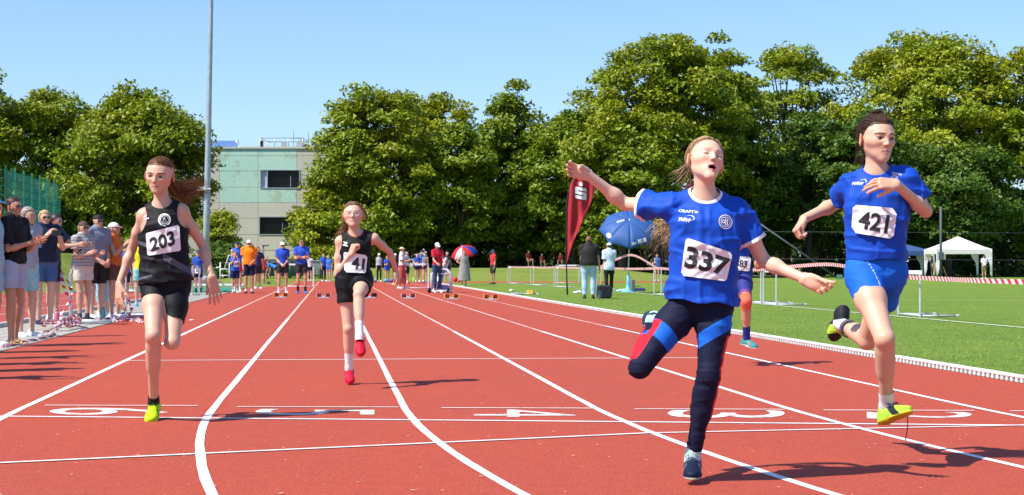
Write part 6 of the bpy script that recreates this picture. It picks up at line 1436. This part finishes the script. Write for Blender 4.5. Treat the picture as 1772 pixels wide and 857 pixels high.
# spectators standing just outside the left edge, whose shadows fall on the track
for i, (xx, yf, H_, c1) in enumerate(((-75, 612, 1.72, (.1, .1, .12)), (-62, 622, 1.64, (.3, .1, .1)), (-120, 634, 1.78, (.1, .2, .3)), (-105, 645, 1.66, (.5, .5, .5)), (-170, 660, 1.70, (.05, .05, .06)))):
    person(xx, yf, H_, 80 + i * 5, 'spectator just outside the left edge of the picture, %s of five' % ('farthest', 'second farthest', 'middle one', 'second nearest', 'nearest')[i], (('clap', 'clap'), ('up', 'up'), ('phone', 'phone'), ('down', 'down'), ('up', 'phone'))[i], (c1, .6), ((.03, .03, .05), .7), seed=100 + i, h=.02, group=SPL)
# ------------------------------------------------------------------ things on the ground
M_RED = mat('tape_red', (.70, .03, .07), .45); M_TW = mat('tape_white', (.80, .78, .78), .45)
m_hg = mat('hurdle_grey', (.50, .51, .52), .5, metal=.1, nscale=8, namp=.08); m_hw = mat('hurdle_board', (.76, .76, .76), .5)
def tape(label, pts, w=.075, seg=.09, twist=0.0, sag=0.0, group=None, wav=0.0, m=14):
    P = curve_pts(pts, max(8, int(sum(math.dist(pts[i], pts[i + 1]) for i in range(len(pts) - 1)) / seg))) if len(pts) > 1 else pts; n = len(P); t = np.linspace(0, 1, n); P[:, 2] -= sag * 4 * t * (1 - t)
    if wav: P = P + np.c_[np.sin(t * 21) * 0, np.sin(t * 17) * wav, np.sin(t * 23) * wav]
    P[:, 2] = np.maximum(P[:, 2], .012)
    T = np.gradient(P, axis=0); T /= np.linalg.norm(T, axis=1, keepdims=True) + 1e-9; S = np.cross(T, A(0, 0, 1)); S /= np.linalg.norm(S, axis=1, keepdims=True) + 1e-9; U = np.cross(S, T)
    a = (.15 + twist * t)[:, None]; W = U * np.cos(a) + S * np.sin(a); V = []; F = []; mi = []
    dz = np.zeros(n); V0 = P - W * w / 2 + T * w * .35; V1 = P + W * w / 2 - T * w * .35; V = np.concatenate([V0, V1, V0 + S * .001, V1 + S * .001]); V[:, 2] = np.maximum(V[:, 2], .008)
    for i in range(n - 1):
        F.append((i, i + 1, n + i + 1, n + i)); mi.append(i % 2); F.append((2 * n + i, 3 * n + i, 3 * n + i + 1, 2 * n + i + 1)); mi.append(i % 2)
    o = mkobj('barrier_tape', V, F, [M_RED, M_TW], midx=mi); return tag(o, label, 'tape', group)
def hurdle(loc, rz, label, H=.84, W=1.18, foot=.68, group=None, m=None, board=True, txt=None, footdir=1):
    r = empty('hurdle', loc, rz); tag(r, label, 'hurdle', group); m = m or m_hg
    for sx in (-1, 1):
        mb = MB(); mb.box((sx * W / 2, 0, H / 2 - .03), (.05, .028, H - .06), bev=.006); mb.build('upright', m, r)
        mb = MB(); mb.tube([(sx * W / 2, -.03, .03), (sx * W / 2, footdir * foot, .03)], .019, 6); mb.box((sx * W / 2, footdir * foot, .03), (.07, .06, .05), bev=.01); mb.build('foot', m, r)
    mb = MB(); mb.tube([(-W / 2, .0, .035), (W / 2, .0, .035)], .02, 6); mb.build('base_bar', m, r)
    if board:
        mb = MB(); mb.box((0, -.02, H - .035), (W + .04, .022, .072), bev=.006); b = mb.build('top_board', m_hw, r)
        for sx in (-1, 1): mb = MB(); mb.box((sx * (W / 2 - .05), -.0325, H - .035), (.16, .003, .070)); mb.build('board_band', mat('band_dark', (.25, .26, .3), .5), b)
    return r
RZ = math.atan2(TD[1], TD[0])
HG = 'hurdles standing in a row along the infield line'
for (x, y, lb) in ((1573, 549, 'grey hurdle seen end-on behind the legs of child 421'), (1332, 529, 'grey hurdle right of the knee of runner 383, nearer of the two'), (1138, 512, 'grey hurdle between the parasol and girl 337'), (1036, 503, 'grey hurdle behind the man in light jeans'),
                   (962, 498, 'grey hurdle left of the beach flag pole'), (921, 494.5, 'grey hurdle second from the far end of the row'), (881, 491.5, 'farthest grey hurdle by the field edge')):
    p = ground(x, y); hurdle((p[0], p[1], .01), RZ, lb, group=HG, H=.82 if y > 520 else .86, footdir=-1)
p = ground(1310, 526.5); hurdle((p[0] - .05, p[1], .01), RZ, 'grey hurdle right of the knee of runner 383, farther of the two', group=HG, footdir=-1)
p = ground(982, 491); hurdle((p[0], p[1], .01), 0, 'white-boarded hurdle facing the camera beside the beach flag', H=.95)
TG = 'red and white tape strung along the infield hurdles'
tp_ = lambda x, y, z=.84: A(*(ground(x, y)[:2]), z)
for a, b, lb, sg in ((tp_(881, 491.5, .86), tp_(921, 494.5, .86), 'tape stretch at the far end of the hurdle row', .02), (tp_(921, 494.5, .86), tp_(962, 498, .86), 'tape stretch left of the beach flag', .03), (tp_(962, 498, .86), tp_(1036, 503, .86), 'tape stretch behind the beach flag pole', .03),
                     (tp_(1036, 503, .86), tp_(1138, 512, .84), 'straight tape stretch under the blue parasol', .04), (tp_(1138, 512), tp_(1332, 529), 'tape stretch hidden behind girl 337', .05)):
    tape(lb, [a, (a * .67 + b * .33), (a * .33 + b * .67), b], sag=sg, group=TG)
a, b = tp_(1036, 503, .8), tp_(1138, 512, .84); tape('loose tape arching upwards in the wind by the blue parasol', [a + A(0, 0, .05), a * .6 + b * .4 + A(0, 0, .36), a * .35 + b * .65 + A(0, 0, .42), b], group=None)
a = tp_(1332, 529); tape('arched tape behind the outstretched hand of girl 337', [a, a * .62 + tp_(1573, 549) * .38 + A(0, 2, .07), a * .3 + tp_(1573, 549) * .7 + A(0, 3, .10), A(*px(1500, 468, 32))], group=None)
tape('taut tape running out of the picture at the right', [A(*px(1572, 480, 30.7)), A(*px(1640, 482.5, 28)), A(*px(1700, 485, 26.5)), A(*px(1850, 490, 24))], sag=.01)
# left barrier
RZL = RZ
p = ground(122, 559); hurdle((p[0], p[1], 0), RZ + .12, 'grey hurdle wrapped in red and white tape beside the spectators', H=.86, W=.62, footdir=-1)
p = ground(213, 549); hurdle((p[0], p[1], 0), RZL, 'grey hurdle behind the open hand of girl 203', H=.84, W=.9, footdir=-1)
p = ground(339, 512); hurdle((p[0], p[1], 0), rad(75), 'grey hurdle right of the hip of girl 203', H=.9, W=.5, footdir=1)
q = lambda x, y, z=None: (A(*(ground(x, y)[:2]), .02) if z is None else A(*px(x, y, z)))
tape('tape spiralling down the wrapped hurdle', [q(107, 468, 27), q(109, 492, 26.8), q(118, 515, 26.9), q(127, 540, 26.8), q(131, 560, 26.6)], w=.055, seg=.065, twist=9)
tape('second tape hanging from the wrapped hurdle', [q(109, 470, 27), q(122, 497, 26.7), q(121, 520, 26.6), q(108, 535, 26.7), q(107, 553, 26.5)], w=.055, seg=.065, twist=6)
for i in range(3):
    c = [(70, 571), (95, 570.5), (122, 566), (138, 569), (118, 573), (92, 574)]; tape(('tangled tape at the foot of the wrapped hurdle, the strand lying %s' % ('leftmost', 'in the middle', 'topmost')[i]), [q(x + random.uniform(-7, 7), y + random.uniform(-1.2, 1.2)) + A(0, 0, random.uniform(.0, .13)) for x, y in c], w=.055, seg=.07, twist=9 + i * 3, wav=.03, group='tape heap by the hurdle')
tape('thin twisted tape lying along the near track edge', [q(-12, 600), q(6, 604), q(25, 600), q(48, 594), q(68, 590), q(84, 586), q(93, 581), q(86, 576), q(72, 578)], w=.05, seg=.055, twist=30)
for i in range(3): tape('twisted tape lying on the paving by the woman in orange, %s strand' % ('farthest', 'middle', 'nearest')[i], [q(172, 556 + i), q(188, 553 + i), q(205, 554.5 + i * 2), q(225, 553 + i * 2), q(252, 558 + i * 1.5)], w=.06, seg=.06, twist=14 + i * 3, wav=.01, group='tape strands by the woman in orange')
tape('tape hanging loosely below the hand of girl 203', [q(206, 503, 31), q(217, 508, 30.5), q(224, 525, 30.5), q(228, 540, 30.3), q(216, 549, 30.2), q(203, 551.5, 29.6)], w=.06, seg=.07, twist=9)
tape('tape running from behind girl 203 towards the light mast', [q(215, 490, 45), q(240, 491, 48), q(300, 489, 52), q(345, 487, 54), q(372, 488, 60), q(385, 489, 66)], w=.07)
# bottles, bench line
def bottle(x, y, col, label, H=.24, r=.036, Zd=None):
    p = ground(x, y); o = empty('bottle', (p[0], p[1], .0)); tag(o, label, 'bottle'); mb = MB(); mb.lathe((0, 0, 0), [(r * .9, 0), (r, .01), (r, H * .72), (r * .5, H * .84)], 12); mb.build('bottle_body', mat('btl_%s' % (col,), col, .3), o); mb = MB(); mb.lathe((0, 0, H * .84), [(r * .5, 0), (r * .55, .01), (r * .5, H * .16)], 10); mb.build('cap', mat('btl_cap', (.2, .2, .22), .5), o)
bottle(98, 561, (.62, .16, .26), 'pink bottle left of the tape-wrapped hurdle', .24, .045); bottle(179, 552, (.02, .16, .19), 'dark teal bottle on the paving by the white shoes', .20, .034)
bottle(650, 488.5, (.15, .50, .42), 'turquoise bottle at the far grass edge', .3, .06); bottle(716, 489, (.35, .75, .03), 'lime green bottle at the far grass edge', .3, .07)
cb = tag(empty('edge_kerb', trk(-4.9, 20)), 'pale concrete kerb stones behind the feet of the left spectators', 'kerb'); kb_ = None
for i in range(46):
    if kb_ is None: mb = MB(); mb.box((0, 0, .02), (.09, .985, .10), bev=.012); kb_ = mb.build('kerb_stone', mat('edge_stone', (.46, .46, .44), .85, nscale=8, namp=.15), cb); o = kb_
    else: o = link(bpy.data.objects.new('kerb_stone', kb_.data), cb)
    o.location = Vector(trk(-4.9, 15 + i)) - cb.location; o.rotation_euler = (0, 0, math.atan2(-TD[0], TD[1]))
# starting blocks
m_bl = mat('block_metal', (.62, .62, .62), .45, metal=.4); m_bp = mat('block_pad', (.40, .085, .055), .8); m_by = mat('block_yellow', (.80, .45, .03), .5); m_bd = mat('block_dark', (.09, .03, .03), .8)
def block(x, y, label, side=m_bl, pad=m_bp, rz=0.0, grp='starting blocks in the lanes'):
    p = ground(x, y); r = empty('starting_block', (p[0], p[1], .004), math.atan2(-TD[0], TD[1]) + rz); tag(r, label, 'starting block', grp)
    mb = MB(); mb.box((0, .25, .025), (.06, .9, .04), bev=.006); mb.box((0, .68, .015), (.30, .05, .03)); mb.box((0, -.18, .015), (.30, .05, .03)); mb.build('rail', m_bl, r)
    for sx, yy in ((-1, .0), (1, .14)):
        R3 = Matrix.Rotation(rad(35), 3, 'X'); mb = MB(); mb.box((sx * .125, yy, .085), (.12, .022, .135), R=R3, bev=.008); b = mb.build('foot_pad', pad, r)
        mb = MB(); mb.box((sx * .196, yy + .01, .075), (.020, .11, .125), bev=.006); mb.box((sx * .052, yy + .02, .065), (.020, .10, .10), bev=.006); mb.build('pad_bracket', side, b)
for x, y, lb, sd, pd in ((486.5, 515.5, 'yellow starting block at the feet of the official with white cap', m_by, m_bp), (560, 516, 'silver starting block left of girl 41', m_bl, m_bp), (640, 516, 'dark starting block half hidden behind girl 41', m_bd, m_bd), (707, 517, 'silver starting block right of girl 41', m_bl, m_bp),
                         (782, 518, 'yellow starting block below the trolley', m_by, m_bp), (850, 519, 'yellow starting block nearest the infield kerb', m_by, m_bp)): block(x, y, lb, sd, pd)
block(922, 510, 'red and yellow starting block lying on the grass', m_by, mat('pad_red', (.55, .06, .03), .7), 1.3, None)
# white track hurdles facing the camera
p = ground(519, 497); hurdle((p[0], p[1], 0), 0, 'white hurdle around the man with crossed arms', H=1.0, W=1.15, m=mat('white_tube', (.70, .72, .72), .5), footdir=1)
p = ground(716, 500); hurdle((p[0], p[1], 0), 0, 'white hurdle behind the woman with straw hat', H=1.0, W=1.15, m=MATS['white_tube'], footdir=1)
# white railing left of the start
rl = tag(empty('white_railing', tuple(ground(398, 490) * A(1, 1, 0))), 'white tube railing left of the group at the start', 'railing'); rp = ground(398, 490); kx = rp[1] / FPX; XR = lambda x: (x - CX) * kx; ZR = lambda y: CAMH + (HOR - y) * kx
for pts in ([(XR(381), rp[1], 0), (XR(381), rp[1], ZR(455)), (XR(397), rp[1], ZR(455)), (XR(397), rp[1], 0)], [(XR(381), rp[1], ZR(466)), (XR(397), rp[1], ZR(466))], [(XR(381), rp[1], ZR(477)), (XR(397), rp[1], ZR(477))], [(XR(374), rp[1], ZR(464)), (XR(381), rp[1], ZR(462))], [(XR(386), rp[1] + .4, ZR(466)), (XR(394), rp[1] + .4, ZR(442)), (XR(399), rp[1] + .4, ZR(442))]):
    mb = MB(); mb.tube(pts, .035, 6); mb.build('tube', mat('rail_white', (.62, .64, .64), .5), rl).location = -rl.location
mb = MB(); pb = ground(380, 502); mb.box((pb[0], pb[1], .18), (1.9, .35, .10), bev=.02); mb.box((pb[0] - .7, pb[1], .07), (.08, .3, .14)); mb.box((pb[0] + .7, pb[1], .07), (.08, .3, .14)); tag(mb.build('low_bench', mat('bench_white', (.60, .62, .60), .7)), 'low white board lying by the green turf pad', 'bench')
# red trolley
pt = ground(452, 494); tr_ = tag(empty('red_cart', (pt[0], pt[1], 0)), 'small red hand cart behind the man in orange', 'cart')
mb = MB(); mb.box((0, 0, .95), (.34, .25, .5), bev=.03); mb.build('bin', mat('cart_red', (.65, .03, .02), .5), tr_); mb = MB(); mb.tube([(-.15, 0, .1), (-.15, 0, .75)], .02, 5); mb.tube([(.15, 0, .1), (.15, 0, .75)], .02, 5); mb.tube([(-.35, 0, .1), (.4, 0, .1)], .02, 5); mb.build('frame', mat('cart_frame', (.5, .04, .03), .5), tr_); mb = MB(); mb.tube([(.16, 0, 1.15), (.32, 0, 1.35)], .02, 5); mb.build('handle', MATS['cart_frame'], tr_)
for sx in (-.3, .35):
    mb = MB(); mb.lathe((sx, -.05, .09), [(.09, -.02), (.09, .02)], 12, R=Matrix.Rotation(rad(90), 3, 'X')); mb.build('wheel', mat('rubber', (.02, .02, .02), .8), tr_)
# hurdle trolley
pc = ground(762, 507); tr2 = tag(empty('hurdle_trolley', (pc[0], pc[1], 0)), 'white tube trolley loaded with tilted white hurdles, pushed by the man in red', 'trolley'); m_tw = mat('trolley_white', (.66, .67, .68), .45)
kx = pc[1] / FPX; LX = lambda x: (x - 762) * kx; LZ = lambda y: CAMH + (HOR - y) * kx
mb = MB()
for yy in (0, .9):
    mb.tube([(LX(747), yy, LZ(503)), (LX(747), yy, LZ(474)), (LX(760), yy, LZ(466)), (LX(771), yy, LZ(466)), (LX(779.5), yy, LZ(473)), (LX(779.5), yy, LZ(503))], .035, 6); mb.tube([(LX(747), yy, LZ(474)), (LX(779.5), yy, LZ(474))], .03, 6)
    mb.tube([(LX(747), yy, LZ(504)), (LX(779.5), yy, LZ(504))], .045, 6)
for xx in (747, 779.5): mb.tube([(LX(xx), 0, LZ(504)), (LX(xx), .9, LZ(504))], .035, 6); mb.tube([(LX(xx), 0, LZ(474)), (LX(xx), .9, LZ(474))], .025, 6)
mb.tube([(LX(755), -.02, LZ(503)), (LX(755), -.02, LZ(473))], .025, 6); mb.build('frame', m_tw, tr2)
for (x0, y0, x1, y1, nm) in ((751, 502, 772, 446, 'carried_hurdle'), (757, 502, 775, 450, 'carried_hurdle')):
    mb = MB(); a, b = Vector((LX(x0), .2, LZ(y0))), Vector((LX(x1), .35, LZ(y1))); d = (b - a); R3 = d.to_track_quat('Z', 'Y').to_matrix(); mb.box((a + b) / 2, (.22, .05, d.length), R=R3, bev=.01); o = mb.build('hurdle_board', mat('board_mint', (.66, .74, .74), .5), tr2)
    mb = MB(); c = a + d * .93; mb.box(c - Vector((0, .03, 0)), (.18, .012, .10), R=R3); c2 = a + d * .70; mb.box(c2 - Vector((0, .03, 0)), (.14, .012, .04), R=R3); mb.build('red_mark', M_RED, o)
mb = MB(); mb.box((LX(765), .4, LZ(499)), (.42, .5, .20), bev=.03); mb.build('crate', mat('crate_violet', (.25, .24, .55), .6), tr2)
for xx, yy in ((743, 0), (776, 0), (745, .9), (778, .9)): mb = MB(); mb.lathe((LX(xx), yy, .09), [(.05, -.035), (.09, -.03), (.09, .03), (.05, .035)], 12, R=Matrix.Rotation(rad(90), 3, 'Y') @ Matrix.Rotation(rad(20), 3, 'X')); mb.build('wheel', mat('rubber', (.02, .02, .02), .8), tr2)
# umbrellas
def umbrella(c, axis, r, dome, n, cols, label, name, pole=None, val=.0, mats_=None, under=.10, up_ref=(1, 0, 0), cover=None):
    root = empty(name, tuple(c)); tag(root, label, 'umbrella'); ax = nrm(A(*axis)); e1 = nrm(np.cross(ax, A(*up_ref))); e2 = np.cross(ax, e1); Nr, Ns = 7, 6
    tip = A(*c)
    for g in range(n):
        V = []; 
        for i in range(Nr + 1):
            t = i / Nr; 
            for j in range(Ns + 1):
                a = 2 * math.pi * (g + j / Ns) / n; rr_ = r * math.sin(t * 1.25) / math.sin(1.25) * (1 - .10 * math.sin(math.pi * j / Ns) * t); dep = dome * (1 - math.cos(t * 1.25)) / (1 - math.cos(1.25)) - .03 * math.sin(math.pi * j / Ns) * t
                V.append(tip - ax * dep + (e1 * math.cos(a) + e2 * math.sin(a)) * rr_)
        for j in range(Ns + 1):
            a = 2 * math.pi * (g + j / Ns) / n
            if val: V.append(V[Nr * (Ns + 1) + j] - (ax * .3 + A(0, 0, .7)) * val * (1 - .15 * math.sin(j * 2.0)))
        F = [(i * (Ns + 1) + j, i * (Ns + 1) + j + 1, (i + 1) * (Ns + 1) + j + 1, (i + 1) * (Ns + 1) + j) for i in range(Nr + (1 if val else 0)) for j in range(Ns)]
        o = mkobj('canopy_panel', V, F, mats_[cols[g % len(cols)]], root); md = o.modifiers.new('t', 'SOLIDIFY'); md.thickness = .004
    mb = MB()
    for g in range(n):
        a = 2 * math.pi * g / n; P = []
        for i in range(6): t = i / 5; P.append(tip - ax * (dome * (1 - math.cos(t * 1.25)) / (1 - math.cos(1.25)) + .015) + (e1 * math.cos(a) + e2 * math.sin(a)) * r * math.sin(t * 1.25) / math.sin(1.25))
        mb.tube(P, .006, 4)
    mb.build('ribs', mat('rib_metal', (.35, .36, .38), .4, metal=.6), root)
    if pole is not None: mb = MB(); mb.tube([tip + ax * .05, *[A(*p) for p in pole]], .022, 8); mb.build('pole', mat('pole_pale', (.55, .62, .66), .4), root)
    settle(root); return root
c_bl = mat('parasol_blue', (.03, .115, .36), .6, transl=.2); cr_ = mat('umb_red', (.72, .012, .012), .5, transl=.3); cw_ = mat('umb_white', (.62, .58, .66), .5, transl=.3); cbl = mat('umb_blue', (.015, .06, .38), .5, transl=.3); cy_ = mat('umb_yellow', (.75, .60, .03), .5, transl=.3)
Zu = 58.5; pu = lambda x, y, d=0: px(x, y, Zu + d)
umb = umbrella(pu(1089, 381, -.25), (.0, -.62, .80), 1.0, .38, 8, (0,), 'large tilted navy blue parasol with white lettering on the field', 'parasol', [pu(1090, 420, .05), pu(1088, 440, .1), pu(1087, 500, .1)], .09, [c_bl])
cans = [o for o in umb.children if o.name.startswith('canopy')]
for o in cans:
    V = np.empty(len(o.data.vertices) * 3); 
def wdecal(root, objs, quad, parts, m, **k):
    for o in objs: o.location = (0, 0, 0)
    d = decal(root, objs, quad, parts, m, **k)
    for o in objs + [d]: o.location = -root.location
    return d
wdecal(umb, cans, [(1093, 418), (1118, 411), (1119, 418), (1094, 425)], [fit('Ihr', 0, 0, .34, .8, .02), fit('RUB', .42, 0, 1, 1, .05)], M_WHITE, off=.02)
wdecal(umb, cans, [(1049, 402), (1058, 404), (1058, 413), (1049, 411)], [ringm(.5, .5, .12, .5, 8), poly2([(.3, 0), (.7, 0), (.6, .5), (.4, .5)])], M_WHITE, off=.02)
wdecal(umb, cans, [(1067, 383), (1080, 379), (1081, 382), (1068, 386)], [fit('BOGESTRA', 0, 0, 1, 1, .02)], M_WHITE, off=.02)
wdecal(umb, cans, [(1074, 432), (1088, 432), (1088, 437), (1074, 437)], [fit('RUB', 0, 0, 1, 1, .04)], M_WHITE, off=.02)
mb = MB(); bs = pu(1087, 500, .1); mb.lathe((bs[0], bs[1], 0), [(.26, 0), (.26, .05), (.10, .08), (.06, .30), (.045, .62)], 14); mb.build('base', mat('base_turq', (.12, .42, .55), .5), umb).location = -umb.location
Zq = 82
um2 = umbrella(px(800, 427, Zq - .5), (-.25, -.35, .90), .66, .42, 8, (0, 0, 0, 1, 0, 2, 0, 0), 'mostly red umbrella with white and blue panels held over the woman in the grey dress', 'umbrella', [px(806, 452, Zq - .1)], 0, [cr_, cw_, cbl, cy_])
# beach flag
pf = ground(981.5, 511); Zf = pf[1]; kf = Zf / FPX; XF = lambda x: (x - CX) * kf; ZF = lambda y: CAMH + (HOR - y) * kf
fl_ = tag(empty('beach_flag', (XF(981.5), Zf, 0)), 'tall dark red drop-shaped beach flag with a white S emblem', 'flag')
mb = MB(); mb.tube([(XF(982), Zf, 0), (XF(981), Zf, ZF(490)), (XF(980), Zf, ZF(455)), (XF(979.5), Zf, ZF(400)), (XF(980.5), Zf, ZF(355)), (XF(984.5), Zf, ZF(328)), (XF(992), Zf, ZF(311)), (XF(1001), Zf, ZF(304.5)), (XF(1011), Zf, ZF(303)), (XF(1019), Zf, ZF(306))], [.028, .024, .022, .018, .018, .018, .018, .018, .018, .014], 8); mb.build('pole', mat('flag_pole', (.02, .02, .022), .5), fl_).location = -fl_.location
prof = [(303.6, 1003, 1016), (306, 997, 1021), (311, 991.5, 1025.5), (320, 987, 1029), (330, 984.5, 1028.5), (342, 982.3, 1026), (356, 981, 1020.5), (372, 980.3, 1013.5), (390, 980, 1005), (410, 980.0, 996.5), (430, 980.2, 988.5), (446, 980.4, 983.5), (456, 980.5, 981.2)]
V = []; nx = 12
ysr = np.linspace(303.8, 456, 40); lx = np.interp(ysr, [p[0] for p in prof], [p[1] for p in prof]); rx_ = np.interp(ysr, [p[0] for p in prof], [p[2] for p in prof])
for yv, a, b in zip(ysr, lx, rx_):
    for i in range(nx + 1): t = i / nx; x_ = a + (b - a) * t; V.append((XF(x_), Zf + .06 * math.sin(t * 5 + yv * .03) * t + .05 * math.sin(x_ * .35 + yv * .012), ZF(yv)))
F = [(i * (nx + 1) + j, i * (nx + 1) + j + 1, (i + 1) * (nx + 1) + j + 1, (i + 1) * (nx + 1) + j) for i in range(39) for j in range(nx)]
sail = mkobj('sail', V, F, mat('flag_red', (.50, .022, .036), .6, transl=.25), fl_); md = sail.modifiers.new('t', 'SOLIDIFY'); md.thickness = .003
S_ = [poly2([(.5 + .17 * math.cos(t), .87 + .125 * math.sin(t)) for t in np.linspace(0, 6.28, 19)[:-1]]), poly2([(.10, .68), (.90, .68), (1, .62), (1, .50), (0, .50), (0, .62)]), poly2([(0, .50), (.27, .50), (.27, .43), (0, .43)]), poly2([(0, .43), (1, .43), (1, .26), (0, .26)]), poly2([(.73, .26), (1, .26), (1, .19), (.73, .19)]), poly2([(0, .19), (1, .19), (1, .06), (.92, 0), (.08, 0), (0, .06)])]
wdecal(fl_, [sail], [(995, 313), (1015, 317), (1015, 347), (995, 343)], S_, mat('emblem_white', (.70, .74, .80), .6), name='emblem', off=.035, ref=.1)
for o in (sail,): o.location = -fl_.location
# canopies
def canopy(x0, x1, ye, yp, yb, Zt, label, m, val=.35, legm=None):
    k = Zt / FPX; X = lambda x: (x - CX) * k; Zz = lambda y: CAMH + (HOR - y) * k; xa, xb = X(x0), X(x1); dep = 3.6; r = empty('canopy_tent', ((xa + xb) / 2, Zt, 0)); tag(r, label, 'tent')
    ya, yb_ = Zt, Zt + dep; ze = Zz(ye); zp = Zz(yp); top = ((xa + xb) / 2, (ya + yb_) / 2, zp); cs = [(xa, ya), (xb, ya), (xb, yb_), (xa, yb_)]
    for i in range(4):
        p, q = cs[i], cs[(i + 1) % 4]; V = []
        for a in range(7):
            t = a / 6
            for b in range(9):
                u = b / 8; bx = p[0] + (q[0] - p[0]) * u; by = p[1] + (q[1] - p[1]) * u; V.append((bx + (top[0] - bx) * t, by + (top[1] - by) * t, ze + (zp - ze) * (t ** 1.12) - .04 * math.sin(math.pi * u) * (1 - t)))
        F = [(a * 9 + b, a * 9 + b + 1, a * 9 + b + 10, a * 9 + b + 9) for a in range(6) for b in range(8)]; mkobj('roof_panel', V, F, m, r)
        V = [(p[0] + (q[0] - p[0]) * u, p[1] + (q[1] - p[1]) * u, z - (.04 if z == ze else .0) * math.sin(math.pi * u)) for z in (ze, ze - val) for u in np.linspace(0, 1, 9)]; mkobj('valance', V, [(b, b + 1, b + 10, b + 9) for b in range(8)], m, r)
        mb = MB(); mb.tube([(p[0], p[1], 0), (p[0], p[1], ze)], .04, 6); mb.build('leg', mat('tent_leg', (.6, .62, .66), .5), r)
        d = 1 if p[0] == xa else -1; V = []
        for a in range(9): t = a / 8; wd = .50 * (1 - t) ** 1.4 + .10; yy = p[1] - .05; z = ze - val * .5 + (.25 - ze + val * .5) * t; V += [(p[0] - d * .03, yy, z), (p[0] + d * wd * (.8 + .2 * math.sin(t * 9)), yy + .08 * math.sin(t * 7), z), ]
        mkobj('leg_curtain', V, [(2 * a, 2 * a + 1, 2 * a + 3, 2 * a + 2) for a in range(8)], legm or m, r)
    settle(r); return r
m_cv = mat('canopy_white', (.80, .79, .76), .7, transl=.25); m_cb = mat('canopy_blue', (.045, .10, .26), .7, transl=.2)
canopy(1621, 1716, 431, 408, 482, 122, 'white pop-up canopy tent at the edge of the field', m_cv)
canopy(1500, 1616, 434, 417, 482, 128, 'blue pop-up canopy tent left of the white one, partly behind child 421', m_cb, legm=m_cv)
mb = MB(); c = px(1629, 444, 123.5); mb.box(tuple(c), (.62, .05, .5), bev=.02); tag(mb.build('notice_board', mat('board_pale', (.55, .62, .62), .6)), 'pale notice board hanging inside the white canopy', 'board')
mb = MB(); a, b = px(1617, 482, 124), px(1620, 450, 124); mb.tube([tuple(a), tuple(b)], .05, 5); mb.tube([tuple(px(1640, 482, 124)), tuple(px(1632, 462, 124))], .04, 5); tag(mb.build('easel', mat('easel_wood', (.45, .28, .07), .6)), 'yellow wooden easel legs under the white canopy', 'easel')
# bags and bits on the grass
def baggy(x, y, size, m, label, name, cat, rz=0.0):
    p = ground(x, y); r = empty(name, (p[0], p[1], .01), rz); tag(r, label, cat); mb = MB(); mb.box((0, 0, size[2] / 2), size, bev=min(size) * .15); mb.build('case', m, r); mb = MB(); mb.tube([(-size[0] * .2, 0, size[2]), (-size[0] * .15, 0, size[2] + .06), (size[0] * .15, 0, size[2] + .06), (size[0] * .2, 0, size[2])], .012, 5); mb.build('handle', m, r); return r
baggy(1045.5, 517, (.40, .28, .37), mat('bag_black', (.012, .012, .014), .6), 'black square bag on the grass behind the man in jeans', 'bag', 'bag', .1)
mb = MB(); p = ground(1038, 517.5); mb.box((p[0], p[1] - .03, .13), (.09, .02, .2)); tag(mb.build('folder', mat('fold', (.2, .25, .38), .5)), 'small blue folder leaning on the black bag', 'folder')
baggy(1092, 504, (.16, .45, .42), mat('box_grey', (.16, .19, .19), .6), 'grey upright case beside the parasol base', 'case', 'case', .3)
baggy(1103, 504, (.55, .35, .10), mat('bag_navy', (.02, .04, .16), .7), 'flat navy blue bag right of the parasol base', 'bag', 'bag')
for (x, y, w_, lb) in ((886, 504.5, .22, 'crumpled beige paper on the grass'), (999, 508, .32, 'white crumpled plastic on the grass by the flag'), (1078, 505, .5, 'pale plastic sheet by the parasol base'), (897, 511, .4, 'grey flat plate lying on the grass')):
    p = ground(x, y); V, F = grow([ell(p + A(0, 0, .04), np.eye(3), A(w_ / 2, .12, .05 if w_ != .4 else .02), .01)], .02); V += normals(V, F) * (vnoise(V * 16) * .06)[:, None]; tag(mkobj('litter', V, F, mat('litter_%d' % x, {886: (.60, .52, .38), 999: (.75, .78, .8), 1078: (.45, .62, .70), 897: (.30, .33, .34)}[x], .6)), lb, 'litter')
V, F = grow([ball(ground(788, 488) + A(0, 0, .14), .14), ball(ground(790, 488) + A(.15, 0, .08), .09)], .03); tag(mkobj('sports_bag', V, F, cloth('bag_rd', (.60, .03, .03))), 'small red bag on the far grass beside the long dress', 'bag')
for x in (612, 632, 648, 668, 677): 
    p = ground(x, 489); V, F = grow([ell(p + A(0, 0, .10), np.eye(3), A(.16, .12, .11), .02)], .03); tag(mkobj('shoe_bag', V, F, cloth('sb%d' % x, {612: (.5, .5, .55), 632: (.05, .2, .4), 648: (.3, .3, .3), 668: (.1, .35, .4), 677: (.2, .1, .3)}[x])), {612: 'pale', 632: 'blue', 648: 'grey', 668: 'teal', 677: 'violet'}[x] + ' little kit bag on the ground at the far end of the lanes', 'bag')
mb = MB(); p = ground(332, 555); mb.lathe((p[0], p[1], .004), [(.045, 0), (.045, .012), (.02, .016)], 14); tag(mb.build('lane_marker', m_hw), 'small white disc lying on the track beside girl 203', 'marker')
mb = MB(); p = ground(215, 545.5); mb.add([(p[0] - .12, p[1], .004), (p[0] + .14, p[1], .004), (p[0] - .02, p[1] + .25, .004), (p[0], p[1] + .05, .07)], [(0, 1, 3), (1, 2, 3), (2, 0, 3), (0, 2, 1)]); tag(mb.build('blue_cloth', cloth('bluecl', (.06, .12, .42))), 'blue folded cloth on the paving behind the hand of girl 203', 'cloth')
